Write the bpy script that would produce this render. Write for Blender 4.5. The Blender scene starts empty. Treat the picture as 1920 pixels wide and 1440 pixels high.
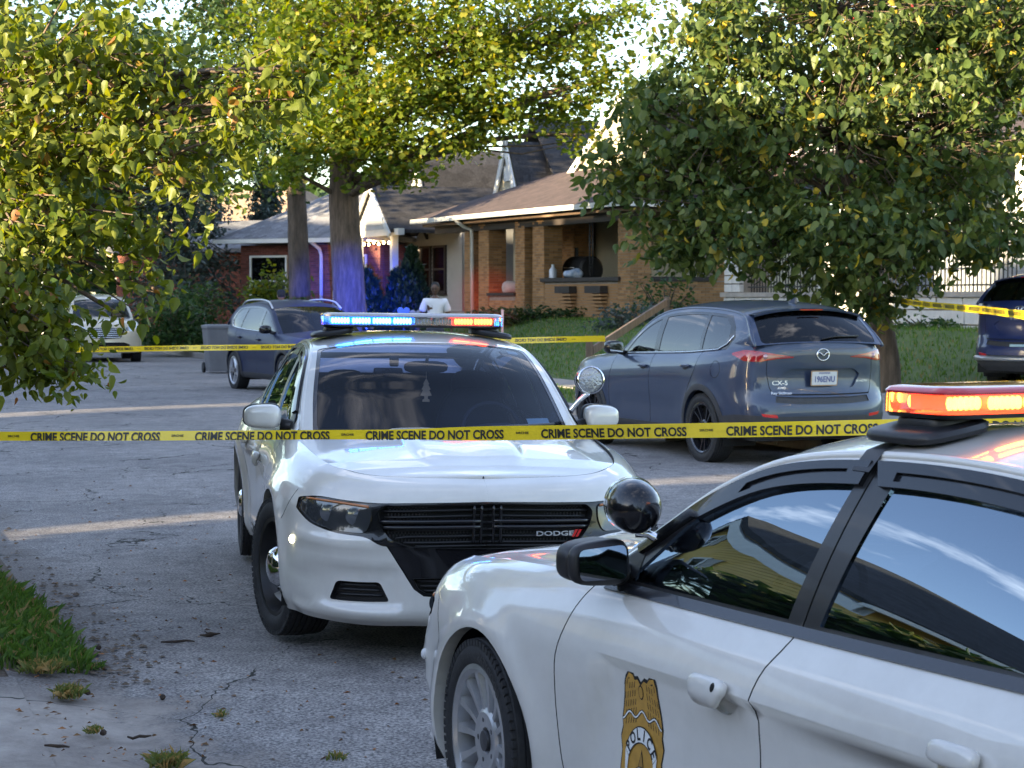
import bpy, bmesh, math, random
import numpy as np
from mathutils import Vector, Matrix, Euler
from mathutils.geometry import delaunay_2d_cdt

random.seed(7)
RNG = np.random.default_rng(7)
R = math.radians
SC = bpy.context.scene
COL = SC.collection

# ------------------------------------------------------------------ camera
CAM_H = 1.72
cam_d = bpy.data.cameras.new('camera')
cam = bpy.data.objects.new('camera', cam_d)
COL.objects.link(cam)
cam_d.sensor_width = 36.0
cam_d.lens = 69.4
cam_d.clip_start = 0.1
cam_d.clip_end = 2000
cam.location = (0, 0, CAM_H)
cam.rotation_euler = (R(90 - 2.52), 0, 0)
cam_d.dof.use_dof = True
cam_d.dof.focus_distance = 8.8
cam_d.dof.aperture_fstop = 11.0
SC.camera = cam

# ------------------------------------------------------------------ sky, sun, exposure
SUN_EL = 8.0
SUN_FROM = (-0.807, -0.59)                 # horizontal direction towards the sun
w = bpy.data.worlds.new('World')
SC.world = w
w.use_nodes = True
nt = w.node_tree
bg = nt.nodes['Background']
sky = nt.nodes.new('ShaderNodeTexSky')
sky.sky_type = 'NISHITA'
sky.sun_disc = False
sky.sun_elevation = R(SUN_EL)
sky.sun_rotation = math.atan2(SUN_FROM[0], SUN_FROM[1])
sky.air_density = 1.0
sky.dust_density = 0.4
sky.ozone_density = 2.2
# thin streaks of cloud, everywhere in the sky alike
tc = nt.nodes.new('ShaderNodeTexCoord')
mp = nt.nodes.new('ShaderNodeMapping')
mp.inputs['Scale'].default_value = (1.2, 2.6, 7.0)
mp.inputs['Rotation'].default_value = (0.15, 0.1, 0.5)
nz = nt.nodes.new('ShaderNodeTexNoise')
nz.inputs['Scale'].default_value = 2.2
nz.inputs['Detail'].default_value = 6
nz.inputs['Roughness'].default_value = 0.6
cr = nt.nodes.new('ShaderNodeValToRGB')
cr.color_ramp.elements[0].position = 0.56
cr.color_ramp.elements[1].position = 0.78
cr.color_ramp.elements[1].color = (0.55, 0.55, 0.55, 1)
mx = nt.nodes.new('ShaderNodeMixRGB')
mx.inputs['Color2'].default_value = (10.0, 9.6, 9.6, 1)
nt.links.new(tc.outputs['Generated'], mp.inputs['Vector'])
nt.links.new(mp.outputs[0], nz.inputs['Vector'])
nt.links.new(nz.outputs['Fac'], cr.inputs['Fac'])
nt.links.new(cr.outputs['Color'], mx.inputs['Fac'])
hs = nt.nodes.new('ShaderNodeHueSaturation'); hs.inputs['Saturation'].default_value = 0.84; hs.inputs['Hue'].default_value = 0.512
nt.links.new(sky.outputs['Color'], hs.inputs['Color'])
nt.links.new(hs.outputs['Color'], mx.inputs['Color1'])
nt.links.new(mx.outputs['Color'], bg.inputs['Color'])
bg.inputs['Strength'].default_value = 0.15

sun_d = bpy.data.lights.new('sun', 'SUN')
sun = bpy.data.objects.new('sun', sun_d)
COL.objects.link(sun)
sun_d.energy = 5.0
sun_d.angle = R(0.6)
sun_d.color = (1.0, 0.80, 0.50)
sdir = Vector((SUN_FROM[0] * math.cos(R(SUN_EL)), SUN_FROM[1] * math.cos(R(SUN_EL)), math.sin(R(SUN_EL))))
sun.rotation_euler = sdir.to_track_quat('Z', 'Y').to_euler()
sun.location = (-30, -20, 30)

vs = SC.view_settings
vs.view_transform = 'Standard'
vs.look = 'None'
vs.exposure = 2.4
vs.gamma = 1.0
vs.use_curve_mapping = False
SC.cycles.use_denoising = True
SC.cycles.max_bounces = 8
SC.cycles.diffuse_bounces = 3
SC.cycles.glossy_bounces = 4
SC.cycles.transmission_bounces = 6
SC.cycles.transparent_max_bounces = 12
SC.cycles.sample_clamp_indirect = 8
SC.cycles.caustics_reflective = False
SC.cycles.caustics_refractive = False

# ------------------------------------------------------------------ placing helpers
F_PX, Y_H = 3700.0, 557.0
def at(px, d):
    """world x of a photo column at depth d"""
    return (px - 960.0) / F_PX * d
def zat(py, d):
    return CAM_H - (py - Y_H) / F_PX * d
STREET = R(20)
U = np.array([-math.sin(STREET), math.cos(STREET)])   # along the street, away
N = np.array([math.cos(STREET), math.sin(STREET)])    # across the street, to the right
O = np.array([-2.07, 9.46])                           # a point on the left kerb
def st(a, b, z=0.0):
    p = O + a * U + b * N
    return (float(p[0]), float(p[1]), z)
def to_st(x, y):
    r = np.array([x, y]) - O
    return float(r @ U), float(r @ N)
KERB_R = 9.4
def ground_z(b):
    if b < 0: return 0.05 + 0.02 * min(1.0, -b)
    if b < KERB_R: return 0.0
    if b < 12.4: return 0.15
    if b < 16.6: return 0.15 + (b - 12.4) * 0.24
    return 1.158
# ------------------------------------------------------------------ mesh helpers
def mesh_np(name, verts, faces, normals=None, smooth=True):
    """verts Nx3, faces list/array of equal or mixed sizes"""
    me = bpy.data.meshes.new(name)
    verts = np.asarray(verts, dtype=np.float32)
    if isinstance(faces, np.ndarray) and faces.ndim == 2:
        k = faces.shape[1]; nf = len(faces)
        me.vertices.add(len(verts)); me.vertices.foreach_set('co', verts.ravel())
        me.loops.add(nf * k); me.loops.foreach_set('vertex_index', faces.astype(np.int32).ravel())
        me.polygons.add(nf)
        me.polygons.foreach_set('loop_start', np.arange(0, nf * k, k, dtype=np.int32))
        me.update(calc_edges=True)
    else:
        me.from_pydata([tuple(map(float, v)) for v in verts], [], [tuple(int(i) for i in f) for f in faces])
        me.update()
    if smooth:
        me.polygons.foreach_set('use_smooth', np.ones(len(me.polygons), dtype=bool))
    if normals is not None:
        me.normals_split_custom_set_from_vertices([tuple(map(float, n)) for n in normals])
    return me

def link(name, me, mat=None, parent=None, loc=None, rot=None):
    o = bpy.data.objects.new(name, me)
    COL.objects.link(o)
    if mat is not None and me is not None and len(me.materials) == 0:
        me.materials.append(mat)
    if parent is not None: o.parent = parent
    if loc is not None: o.location = loc
    if rot is not None: o.rotation_euler = rot
    return o

def tag(o, label=None, cat=None, group=None, kind=None):
    if label: o['label'] = label
    if cat: o['category'] = cat
    if group: o['group'] = group
    if kind: o['kind'] = kind
    return o

def thing(name, label, cat, loc=(0, 0, 0), rz=0.0, group=None):
    o = link(name, None, None, None, loc, (0, 0, rz))
    o.empty_display_size = 0.2
    return tag(o, label, cat, group)

class MB:
    """collects shapes into one mesh"""
    def __init__(self): self.v = []; self.f = []
    def add(self, v, f):
        n = len(self.v); self.v.extend([tuple(map(float, p)) for p in v]); self.f.extend([tuple(i + n for i in q) for q in f]); return self
    def box(self, c, s, M=None):
        x, y, z = s[0] / 2, s[1] / 2, s[2] / 2
        p = [(-x,-y,-z),(x,-y,-z),(x,y,-z),(-x,y,-z),(-x,-y,z),(x,-y,z),(x,y,z),(-x,y,z)]
        if M is not None: p = [M @ Vector(q) for q in p]
        p = [(q[0]+c[0], q[1]+c[1], q[2]+c[2]) for q in p]
        return self.add(p, [(0,3,2,1),(4,5,6,7),(0,1,5,4),(1,2,6,5),(2,3,7,6),(3,0,4,7)])
    def bevbox(self, c, s, b=0.01, M=None):
        bm = bmesh.new(); bmesh.ops.create_cube(bm, size=1.0)
        for v in bm.verts: v.co = Vector((v.co.x*s[0], v.co.y*s[1], v.co.z*s[2]))
        bmesh.ops.bevel(bm, geom=bm.edges[:], offset=b, segments=2, affect='EDGES', profile=0.5)
        bm.verts.ensure_lookup_table()
        p = [v.co.copy() for v in bm.verts]
        if M is not None: p = [M @ q for q in p]
        f = [[v.index for v in q.verts] for q in bm.faces]
        bm.verts.index_update(); f = [[v.index for v in q.verts] for q in bm.faces]
        bm.free()
        return self.add([(q[0]+c[0], q[1]+c[1], q[2]+c[2]) for q in p], f)
    def tube(self, pts, r, seg=8, cap=True):
        pts = [Vector(p) for p in pts]
        rr = r if hasattr(r, '__len__') else [r] * len(pts)
        rings = []; prev = None
        for i, p in enumerate(pts):
            d = (pts[min(i+1, len(pts)-1)] - pts[max(i-1, 0)])
            d = d.normalized() if d.length > 1e-9 else Vector((0, 0, 1))
            a = prev if prev is not None else (Vector((0, 0, 1)) if abs(d.z) < 0.9 else Vector((1, 0, 0)))
            a = (a - d * a.dot(d))
            a = a.normalized() if a.length > 1e-6 else d.orthogonal().normalized()
            prev = a; b = d.cross(a)
            rings.append([p + (a * math.cos(2*math.pi*k/seg) + b * math.sin(2*math.pi*k/seg)) * rr[i] for k in range(seg)])
        v = [q for ring in rings for q in ring]; f = []
        for i in range(len(rings) - 1):
            for k in range(seg):
                k2 = (k + 1) % seg
                f.append((i*seg+k, i*seg+k2, (i+1)*seg+k2, (i+1)*seg+k))
        if cap:
            f.append(tuple(range(seg))[::-1]); f.append(tuple((len(rings)-1)*seg + k for k in range(seg)))
        return self.add(v, f)
    def lathe(self, prof, seg=32, axis='Y', c=(0, 0, 0), ang=(0, 2*math.pi)):
        """prof: (radius, offset along axis)"""
        v = []; f = []; n = len(prof); full = abs(ang[1]-ang[0]-2*math.pi) < 1e-6
        cnt = seg if full else seg + 1
        for k in range(cnt):
            t = ang[0] + (ang[1]-ang[0]) * k / seg
            for (r, h) in prof:
                q = (r*math.cos(t), h, r*math.sin(t)) if axis == 'Y' else ((r*math.cos(t), r*math.sin(t), h) if axis == 'Z' else (h, r*math.cos(t), r*math.sin(t)))
                v.append((q[0]+c[0], q[1]+c[1], q[2]+c[2]))
        for k in range(seg):
            k2 = (k + 1) % cnt
            for i in range(n - 1):
                f.append((k*n+i, k2*n+i, k2*n+i+1, k*n+i+1))
        return self.add(v, f)
    def prism(self, poly, t, M=None, c=(0, 0, 0)):
        """poly in local XY, thickness t in Z, then matrix M"""
        n = len(poly)
        v = [Vector((p[0], p[1], 0)) for p in poly] + [Vector((p[0], p[1], t)) for p in poly]
        if M is not None: v = [M @ q for q in v]
        f = [tuple(range(n))[::-1], tuple(range(n, 2*n))] + [(i, (i+1) % n, n+(i+1) % n, n+i) for i in range(n)]
        return self.add([(q[0]+c[0], q[1]+c[1], q[2]+c[2]) for q in v], f)
    def mesh(self, name='mesh', smooth=False, angle=None):
        me = bpy.data.meshes.new(name); me.from_pydata(self.v, [], self.f); me.update()
        if smooth:
            me.polygons.foreach_set('use_smooth', np.ones(len(me.polygons), dtype=bool))
            if angle: me.set_sharp_from_angle(angle=R(angle))
        return me
    def build(self, name, mat, parent=None, smooth=False, angle=None, loc=None, rot=None):
        return link(name, self.mesh(name, smooth, angle), mat, parent, loc, rot)

def pchip(xq, x, y):
    """monotone cubic; y may be (n,) or (n,k)"""
    x = np.asarray(x, float); y = np.asarray(y, float)
    one = y.ndim == 1
    if one: y = y[:, None]
    h = np.diff(x)[:, None]; dl = np.diff(y, axis=0) / h
    m = np.zeros_like(y)
    if len(x) > 2:
        a, b = dl[:-1], dl[1:]
        w1 = 2*h[1:] + h[:-1]; w2 = h[1:] + 2*h[:-1]
        with np.errstate(divide='ignore', invalid='ignore'):
            t = (w1 + w2) / (w1 / a + w2 / b)
        m[1:-1] = np.where(a * b > 0, t, 0)
    m[0] = dl[0]; m[-1] = dl[-1]
    xq = np.clip(np.asarray(xq, float), x[0], x[-1])
    i = np.clip(np.searchsorted(x, xq, side='right') - 1, 0, len(x) - 2)
    hh = (x[i+1] - x[i])[:, None]; t = ((xq - x[i])[:, None]) / hh
    r = (2*t**3-3*t**2+1)*y[i] + (t**3-2*t**2+t)*hh*m[i] + (-2*t**3+3*t**2)*y[i+1] + (t**3-t**2)*hh*m[i+1]
    return r[:, 0] if one else r

def crom(xq, x, y):
    """smooth (Catmull-Rom) cubic through knots"""
    x = np.asarray(x, float); y = np.asarray(y, float)
    one = y.ndim == 1
    if one: y = y[:, None]
    m = np.zeros_like(y)
    m[1:-1] = (y[2:] - y[:-2]) / (x[2:] - x[:-2])[:, None]
    m[0] = (y[1]-y[0])/(x[1]-x[0]); m[-1] = (y[-1]-y[-2])/(x[-1]-x[-2])
    xq = np.clip(np.asarray(xq, float), x[0], x[-1])
    i = np.clip(np.searchsorted(x, xq, side='right') - 1, 0, len(x) - 2)
    hh = (x[i+1] - x[i])[:, None]; t = ((xq - x[i])[:, None]) / hh
    r = (2*t**3-3*t**2+1)*y[i] + (t**3-2*t**2+t)*hh*m[i] + (-2*t**3+3*t**2)*y[i+1] + (t**3-t**2)*hh*m[i+1]
    return r[:, 0] if one else r

def sstep(a, b, x):
    t = np.clip((np.asarray(x, float) - a) / (b - a), 0, 1)
    return t * t * (3 - 2 * t)

def pip(P, poly):
    P = np.asarray(P, float); poly = np.asarray(poly, float)
    inside = np.zeros(len(P), bool); x, y = P[:, 0], P[:, 1]
    j = len(poly) - 1
    for i in range(len(poly)):
        xi, yi = poly[i]; xj, yj = poly[j]
        if yi != yj:
            c = ((yi > y) != (yj > y)) & (x < (xj - xi) * (y - yi) / (yj - yi) + xi)
            inside ^= c
        j = i
    return inside

def rpoly(pts, r, n=4):
    """round the corners of a polygon"""
    out = []; m = len(pts)
    for i in range(m):
        a = np.array(pts[i-1], float); b = np.array(pts[i], float); c = np.array(pts[(i+1) % m], float)
        la, lc = np.linalg.norm(a-b), np.linalg.norm(c-b)
        rr = min(r if not hasattr(r, '__len__') else r[i], la*0.45, lc*0.45)
        p, q = b + (a-b)/la*rr, b + (c-b)/lc*rr
        for k in range(n + 1):
            t = k / n
            out.append((1-t)**2*p + 2*t*(1-t)*b + t*t*q)
    return np.array(out)

def resamp(pts, step, closed=False):
    pts = np.asarray(pts, float)
    if closed: pts = np.vstack([pts, pts[:1]])
    out = []
    for a, b in zip(pts[:-1], pts[1:]):
        k = max(1, int(math.ceil(np.linalg.norm(b - a) / step)))
        for i in range(k): out.append(a + (b - a) * i / k)
    if not closed: out.append(pts[-1])
    return np.array(out)

def ribbon(pts, wd):
    pts = np.asarray(pts, float)
    d = np.gradient(pts, axis=0); d /= np.linalg.norm(d, axis=1)[:, None] + 1e-12
    n = np.stack([-d[:, 1], d[:, 0]], 1) * wd / 2
    return np.vstack([pts + n, (pts - n)[::-1]])

def cdt_patch(outer, feats, step, fn, eps=1e-5, margin=None):
    """outer: Nx2, feats: list of dict(name, poly, depth=0, hole=False); fn: (Mx2)->(Mx3), normals.
    returns name -> dict(v, f, n)."""
    outer = np.asarray(outer, float)
    P = []; E = []
    def addloop(lp):
        s = len(P)
        for q in lp: P.append((float(q[0]), float(q[1])))
        k = len(lp)
        for i in range(k): E.append((s + i, s + (i + 1) % k))
    ol = resamp(outer, step, True); addloop(ol)
    polys = []
    for ft in feats:
        pl = resamp(ft['poly'], max(step, 0.02), True)
        polys.append(pl); addloop(pl)
    lo, hi = outer.min(0), outer.max(0)
    gx = np.arange(lo[0], hi[0], step); gy = np.arange(lo[1], hi[1], step)
    G = np.stack(np.meshgrid(gx, gy), -1).reshape(-1, 2)
    G = G + (np.array([0.5, 0.5]) + 0.0) * step
    G = G[pip(G, ol)]
    allp = np.array(P)
    # drop grid points too close to constraint points
    keep = np.ones(len(G), bool)
    cell = {}
    for q in allp: cell.setdefault((int(q[0]//step), int(q[1]//step)), []).append(q)
    mg = (margin or 0.35) * step
    for i, g in enumerate(G):
        cx, cy = int(g[0]//step), int(g[1]//step)
        for a in (-1, 0, 1):
            for b in (-1, 0, 1):
                for q in cell.get((cx+a, cy+b), ()):
                    if abs(q[0]-g[0]) < mg and abs(q[1]-g[1]) < mg: keep[i] = False
    for g in G[keep]: P.append((float(g[0]), float(g[1])))
    r = delaunay_2d_cdt([Vector(p) for p in P], E, [], 0, eps, False)
    V = np.array([(p[0], p[1]) for p in r[0]])
    T = []
    for f in r[2]:
        for k in range(1, len(f) - 1): T.append((f[0], f[k], f[k+1]))
    T = np.array(T)
    C = V[T].mean(1)
    # counter-clockwise
    a = V[T[:, 1]] - V[T[:, 0]]; b = V[T[:, 2]] - V[T[:, 0]]
    cr = a[:, 0]*b[:, 1] - a[:, 1]*b[:, 0]
    T[cr < 0] = T[cr < 0][:, ::-1]
    ok = pip(C, ol) & (np.abs(cr) > 1e-12)
    T, C = T[ok], C[ok]
    lab = np.full(len(T), -1)
    for i, pl in enumerate(polys):
        lab[pip(C, pl)] = i
    X, NN = fn(V)
    res = {}
    obset = set()
    names = ['base'] + [f['name'] for f in feats]
    for i in range(-1, len(feats)):
        sel = T[lab == i]
        if len(sel) == 0: continue
        ft = dict(depth=0) if i < 0 else feats[i]
        if ft.get('hole'):
            if not ft.get('lip'): continue
        nm = names[i + 1]
        d = res.setdefault(nm, dict(v=[], f=[], n=[]))
        used = np.unique(sel); base = len(d['v'])
        mp = -np.ones(len(V), int); mp[used] = np.arange(len(used)) + base
        dep = ft.get('depth', 0) if not ft.get('hole') else 0
        if not ft.get('hole'):
            d['v'].extend(X[used] + NN[used] * dep); d['n'].extend(NN[used]); d['f'].extend([tuple(mp[t]) for t in sel])
        wall = ft.get('lip', 0) if ft.get('hole') else dep
        if wall:
            cnt = {}
            for t in sel:
                for e in ((t[0], t[1]), (t[1], t[2]), (t[2], t[0])):
                    k = (min(e), max(e)); cnt.setdefault(k, []).append(e)
            for k, es in cnt.items():
                if len(es) == 1:
                    e = es[0]; s = len(d['v'])
                    if any(abs(V[e[0]][0] - q) < 1e-4 and abs(V[e[1]][0] - q) < 1e-4 for q in (lo[0], hi[0])): continue
                    A, B = X[e[0]], X[e[1]]; A2, B2 = A + NN[e[0]]*wall, B + NN[e[1]]*wall
                    wn = np.cross(B - A, A2 - A); wn /= np.linalg.norm(wn) + 1e-12
                    d['v'].extend([A, B, B2, A2]); d['n'].extend([wn]*4); d['f'].append((s, s+1, s+2, s+3))
    return res

def region_obj(name, parts, mat, parent=None, mirror=False, both=False):
    """make an object from cdt region(s)"""
    if isinstance(parts, dict): parts = [parts]
    v = []; n = []; f = []
    def put(d, my):
        s = len(v)
        for q, k in zip(d['v'], d['n']):
            v.append((q[0], -q[1] if my else q[1], q[2])); n.append((k[0], -k[1] if my else k[1], k[2]))
        for t in d['f']:
            t = tuple(int(i) + s for i in t); f.append(t[::-1] if my else t)
    for d in parts:
        if both: put(d, False); put(d, True)
        else: put(d, mirror)
    if not f: return None
    return link(name, mesh_np(name, v, f, n), mat, parent)

def text_geo(s, size=1.0, bold=0.0, xs=1.0, align='CENTER', extrude=0.0):
    cu = bpy.data.curves.new('t', 'FONT'); cu.body = s; cu.size = size
    cu.align_x = align; cu.align_y = 'CENTER'; cu.offset = bold; cu.extrude = extrude
    cu.resolution_u = 3
    ob = bpy.data.objects.new('t', cu)
    me = bpy.data.meshes.new_from_object(ob)
    v = np.array([p.co[:] for p in me.vertices]); f = [tuple(p.vertices) for p in me.polygons]
    bpy.data.objects.remove(ob); bpy.data.curves.remove(cu); bpy.data.meshes.remove(me)
    v[:, 0] *= xs
    return v, f

def mapped(name, v, f, fn, mat, parent=None):
    """map flat geometry through fn (Nx3->Nx3)"""
    return link(name, mesh_np(name, fn(np.asarray(v, float)), f, None, False), mat, parent)

def superell(c, s, e=2.6, nu=28, nv=16, warp=None):
    """rounded-box blob as (v, f)"""
    v = []; f = []
    def sp(t, k): return math.copysign(abs(t)**k, t)
    k = 2.0 / e
    for i in range(nv + 1):
        ph = -math.pi/2 + math.pi*i/nv
        for j in range(nu):
            th = 2*math.pi*j/nu
            p = [s[0]*sp(math.cos(ph), k)*sp(math.cos(th), k), s[1]*sp(math.cos(ph), k)*sp(math.sin(th), k), s[2]*sp(math.sin(ph), k)]
            if warp: p = warp(p)
            v.append((p[0]+c[0], p[1]+c[1], p[2]+c[2]))
    for i in range(nv):
        for j in range(nu):
            j2 = (j+1) % nu
            f.append((i*nu+j, i*nu+j2, (i+1)*nu+j2, (i+1)*nu+j))
    return v, f

# ------------------------------------------------------------------ materials
_M = {}
def nodes(m):
    return m.node_tree.nodes, m.node_tree.links
def mat(name, col=(0.5, 0.5, 0.5), rough=0.5, metal=0.0, coat=0.0, spec=0.5, var=0.0, vs=4.0, bump=0.0, bs=60.0,
        emit=None, es=0.0, island=0.0, transl=0.0, col2=None, detail=4.0, stretch=None, sub=0.0, coatr=0.03):
    if name in _M: return _M[name]
    m = bpy.data.materials.new(name); m.use_nodes = True
    nd, lk = nodes(m); b = nd['Principled BSDF']
    b.inputs['Base Color'].default_value = (*col, 1); b.inputs['Roughness'].default_value = rough
    b.inputs['Metallic'].default_value = metal; b.inputs['Coat Weight'].default_value = coat
    b.inputs['Coat Roughness'].default_value = coatr
    b.inputs['Specular IOR Level'].default_value = spec
    tcn = None
    def coords():
        nonlocal tcn
        if tcn is None:
            t = nd.new('ShaderNodeTexCoord')
            if stretch:
                mp = nd.new('ShaderNodeMapping'); mp.inputs['Scale'].default_value = stretch
                lk.new(t.outputs['Object'], mp.inputs['Vector']); tcn = mp.outputs[0]
            else: tcn = t.outputs['Object']
        return tcn
    src = None
    if var > 0 or col2 is not None:
        n = nd.new('ShaderNodeTexNoise'); n.inputs['Scale'].default_value = vs; n.inputs['Detail'].default_value = detail
        n.inputs['Roughness'].default_value = 0.65
        lk.new(coords(), n.inputs['Vector'])
        rp = nd.new('ShaderNodeValToRGB'); rp.color_ramp.elements[0].position = 0.32; rp.color_ramp.elements[1].position = 0.68
        c2 = col2 if col2 is not None else tuple(min(1, c * (1 + var)) for c in col)
        c1 = col if col2 is not None else tuple(c * (1 - var) for c in col)
        rp.color_ramp.elements[0].color = (*c1, 1); rp.color_ramp.elements[1].color = (*c2, 1)
        lk.new(n.outputs['Fac'], rp.inputs['Fac']); src = rp.outputs['Color']
    if island > 0:
        g = nd.new('ShaderNodeNewGeometry'); hs = nd.new('ShaderNodeHueSaturation')
        mr = nd.new('ShaderNodeMapRange'); mr.inputs['To Min'].default_value = 1 - island; mr.inputs['To Max'].default_value = 1 + island
        lk.new(g.outputs['Random Per Island'], mr.inputs['Value']); lk.new(mr.outputs[0], hs.inputs['Value'])
        if src is not None: lk.new(src, hs.inputs['Color'])
        else: hs.inputs['Color'].default_value = (*col, 1)
        src = hs.outputs['Color']
    if src is not None: lk.new(src, b.inputs['Base Color'])
    if bump > 0:
        n2 = nd.new('ShaderNodeTexNoise'); n2.inputs['Scale'].default_value = bs; n2.inputs['Detail'].default_value = 3
        lk.new(coords(), n2.inputs['Vector'])
        bp = nd.new('ShaderNodeBump'); bp.inputs['Strength'].default_value = bump; bp.inputs['Distance'].default_value = 0.02
        lk.new(n2.outputs['Fac'], bp.inputs['Height']); lk.new(bp.outputs[0], b.inputs['Normal'])
    if emit is not None:
        b.inputs['Emission Color'].default_value = (*emit, 1); b.inputs['Emission Strength'].default_value = es
    if transl > 0:
        out = nd['Material Output']; tr = nd.new('ShaderNodeBsdfTranslucent'); ms = nd.new('ShaderNodeMixShader')
        ms.inputs['Fac'].default_value = transl
        if src is not None:
            br = nd.new('ShaderNodeHueSaturation'); br.inputs['Saturation'].default_value = 1.1; br.inputs['Value'].default_value = 1.5
            lk.new(src, br.inputs['Color']); lk.new(br.outputs[0], tr.inputs['Color'])
        else: tr.inputs['Color'].default_value = (*[min(1, c*1.5) for c in col], 1)
        lk.new(b.outputs[0], ms.inputs[1]); lk.new(tr.outputs[0], ms.inputs[2]); lk.new(ms.outputs[0], out.inputs['Surface'])
    _M[name] = m
    return m

def leaf_mat(name, c1, c2, c3, p3=0.85, transl=0.35):
    """leaf colours picked per leaf: mostly c1..c2, a few c3"""
    if name in _M: return _M[name]
    m = bpy.data.materials.new(name); m.use_nodes = True
    nd, lk = nodes(m); b = nd['Principled BSDF']; out = nd['Material Output']
    g = nd.new('ShaderNodeNewGeometry'); rp = nd.new('ShaderNodeValToRGB')
    oi = nd.new('ShaderNodeObjectInfo'); ad = nd.new('ShaderNodeMath'); ad.operation = 'ADD'
    fr = nd.new('ShaderNodeMath'); fr.operation = 'FRACT'
    lk.new(g.outputs['Random Per Island'], ad.inputs[0]); lk.new(oi.outputs['Random'], ad.inputs[1]); lk.new(ad.outputs[0], fr.inputs[0])
    e = rp.color_ramp.elements
    e[0].position = 0.0; e[0].color = (*c1, 1); e[1].position = p3 - 0.03; e[1].color = (*c2, 1)
    x = e.new(min(0.995, p3 + 0.01)); x.color = (*c3, 1)
    lk.new(fr.outputs[0], rp.inputs['Fac']); lk.new(rp.outputs[0], b.inputs['Base Color'])
    b.inputs['Roughness'].default_value = 0.48; b.inputs['Specular IOR Level'].default_value = 0.35
    tr = nd.new('ShaderNodeBsdfTranslucent'); ms = nd.new('ShaderNodeMixShader'); ms.inputs['Fac'].default_value = transl
    hs = nd.new('ShaderNodeHueSaturation'); hs.inputs['Saturation'].default_value = 1.15; hs.inputs['Value'].default_value = 1.7
    hs.inputs['Hue'].default_value = 0.485
    lk.new(rp.outputs[0], hs.inputs['Color']); lk.new(hs.outputs[0], tr.inputs['Color'])
    lk.new(b.outputs[0], ms.inputs[1]); lk.new(tr.outputs[0], ms.inputs[2]); lk.new(ms.outputs[0], out.inputs['Surface'])
    _M[name] = m
    return m

def glass_mat(name, tint=(0.05, 0.06, 0.07), clear=0.5, refl=1.5, rough=0.0, hue=(0.95, 1.0, 1.0), gcol=(0.8, 0.8, 0.8)):
    """tinted pane: part see-through, coated surface"""
    if name in _M: return _M[name]
    m = bpy.data.materials.new(name); m.use_nodes = True
    nd, lk = nodes(m); nd.remove(nd['Principled BSDF']); out = nd['Material Output']
    t = nd.new('ShaderNodeBsdfTransparent'); t.inputs['Color'].default_value = (*[clear * (0.75 + 0.25 * k) for k in hue], 1)
    df = nd.new('ShaderNodeBsdfDiffuse'); df.inputs['Color'].default_value = (*tint, 1)
    m1 = nd.new('ShaderNodeMixShader'); m1.inputs['Fac'].default_value = 0.12
    g = nd.new('ShaderNodeBsdfGlossy'); g.inputs['Roughness'].default_value = rough; g.inputs['Color'].default_value = (*gcol, 1)
    fr = nd.new('ShaderNodeFresnel'); fr.inputs['IOR'].default_value = refl
    m2 = nd.new('ShaderNodeMixShader')
    lk.new(t.outputs[0], m1.inputs[1]); lk.new(df.outputs[0], m1.inputs[2])
    lk.new(fr.outputs[0], m2.inputs['Fac']); lk.new(m1.outputs[0], m2.inputs[1]); lk.new(g.outputs[0], m2.inputs[2])
    lk.new(m2.outputs[0], out.inputs['Surface'])
    _M[name] = m
    return m

def paint(name, col, metallic=0.0, rough=0.35, dirt=0.06, coat=1.0):
    """clear-coated car paint with a film of dust"""
    if name in _M: return _M[name]
    m = bpy.data.materials.new(name); m.use_nodes = True
    nd, lk = nodes(m); b = nd['Principled BSDF']
    b.inputs['Metallic'].default_value = metallic; b.inputs['Coat Weight'].default_value = coat
    b.inputs['Coat Roughness'].default_value = 0.02; b.inputs['Coat IOR'].default_value = 1.55
    t = nd.new('ShaderNodeTexCoord'); n = nd.new('ShaderNodeTexNoise'); n.inputs['Scale'].default_value = 2.5; n.inputs['Detail'].default_value = 8
    n.inputs['Roughness'].default_value = 0.7
    lk.new(t.outputs['Object'], n.inputs['Vector'])
    rp = nd.new('ShaderNodeValToRGB'); rp.color_ramp.elements[0].position = 0.4; rp.color_ramp.elements[1].position = 0.75
    rp.color_ramp.elements[0].color = (*col, 1)
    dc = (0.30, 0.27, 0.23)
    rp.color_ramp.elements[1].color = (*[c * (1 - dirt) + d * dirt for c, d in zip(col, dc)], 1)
    lk.new(n.outputs['Fac'], rp.inputs['Fac']); lk.new(rp.outputs[0], b.inputs['Base Color'])
    mr = nd.new('ShaderNodeMapRange'); mr.inputs['To Min'].default_value = 0.0; mr.inputs['To Max'].default_value = 0.06
    lk.new(n.outputs['Fac'], mr.inputs['Value']); lk.new(mr.outputs[0], b.inputs['Coat Roughness'])
    b.inputs['Roughness'].default_value = rough
    _M[name] = m
    return m

def tread_mat(name='tyre_rubber'):
    return mat(name, (0.018, 0.018, 0.019), 0.75, var=0.35, vs=25, bump=0.15, bs=90)

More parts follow.
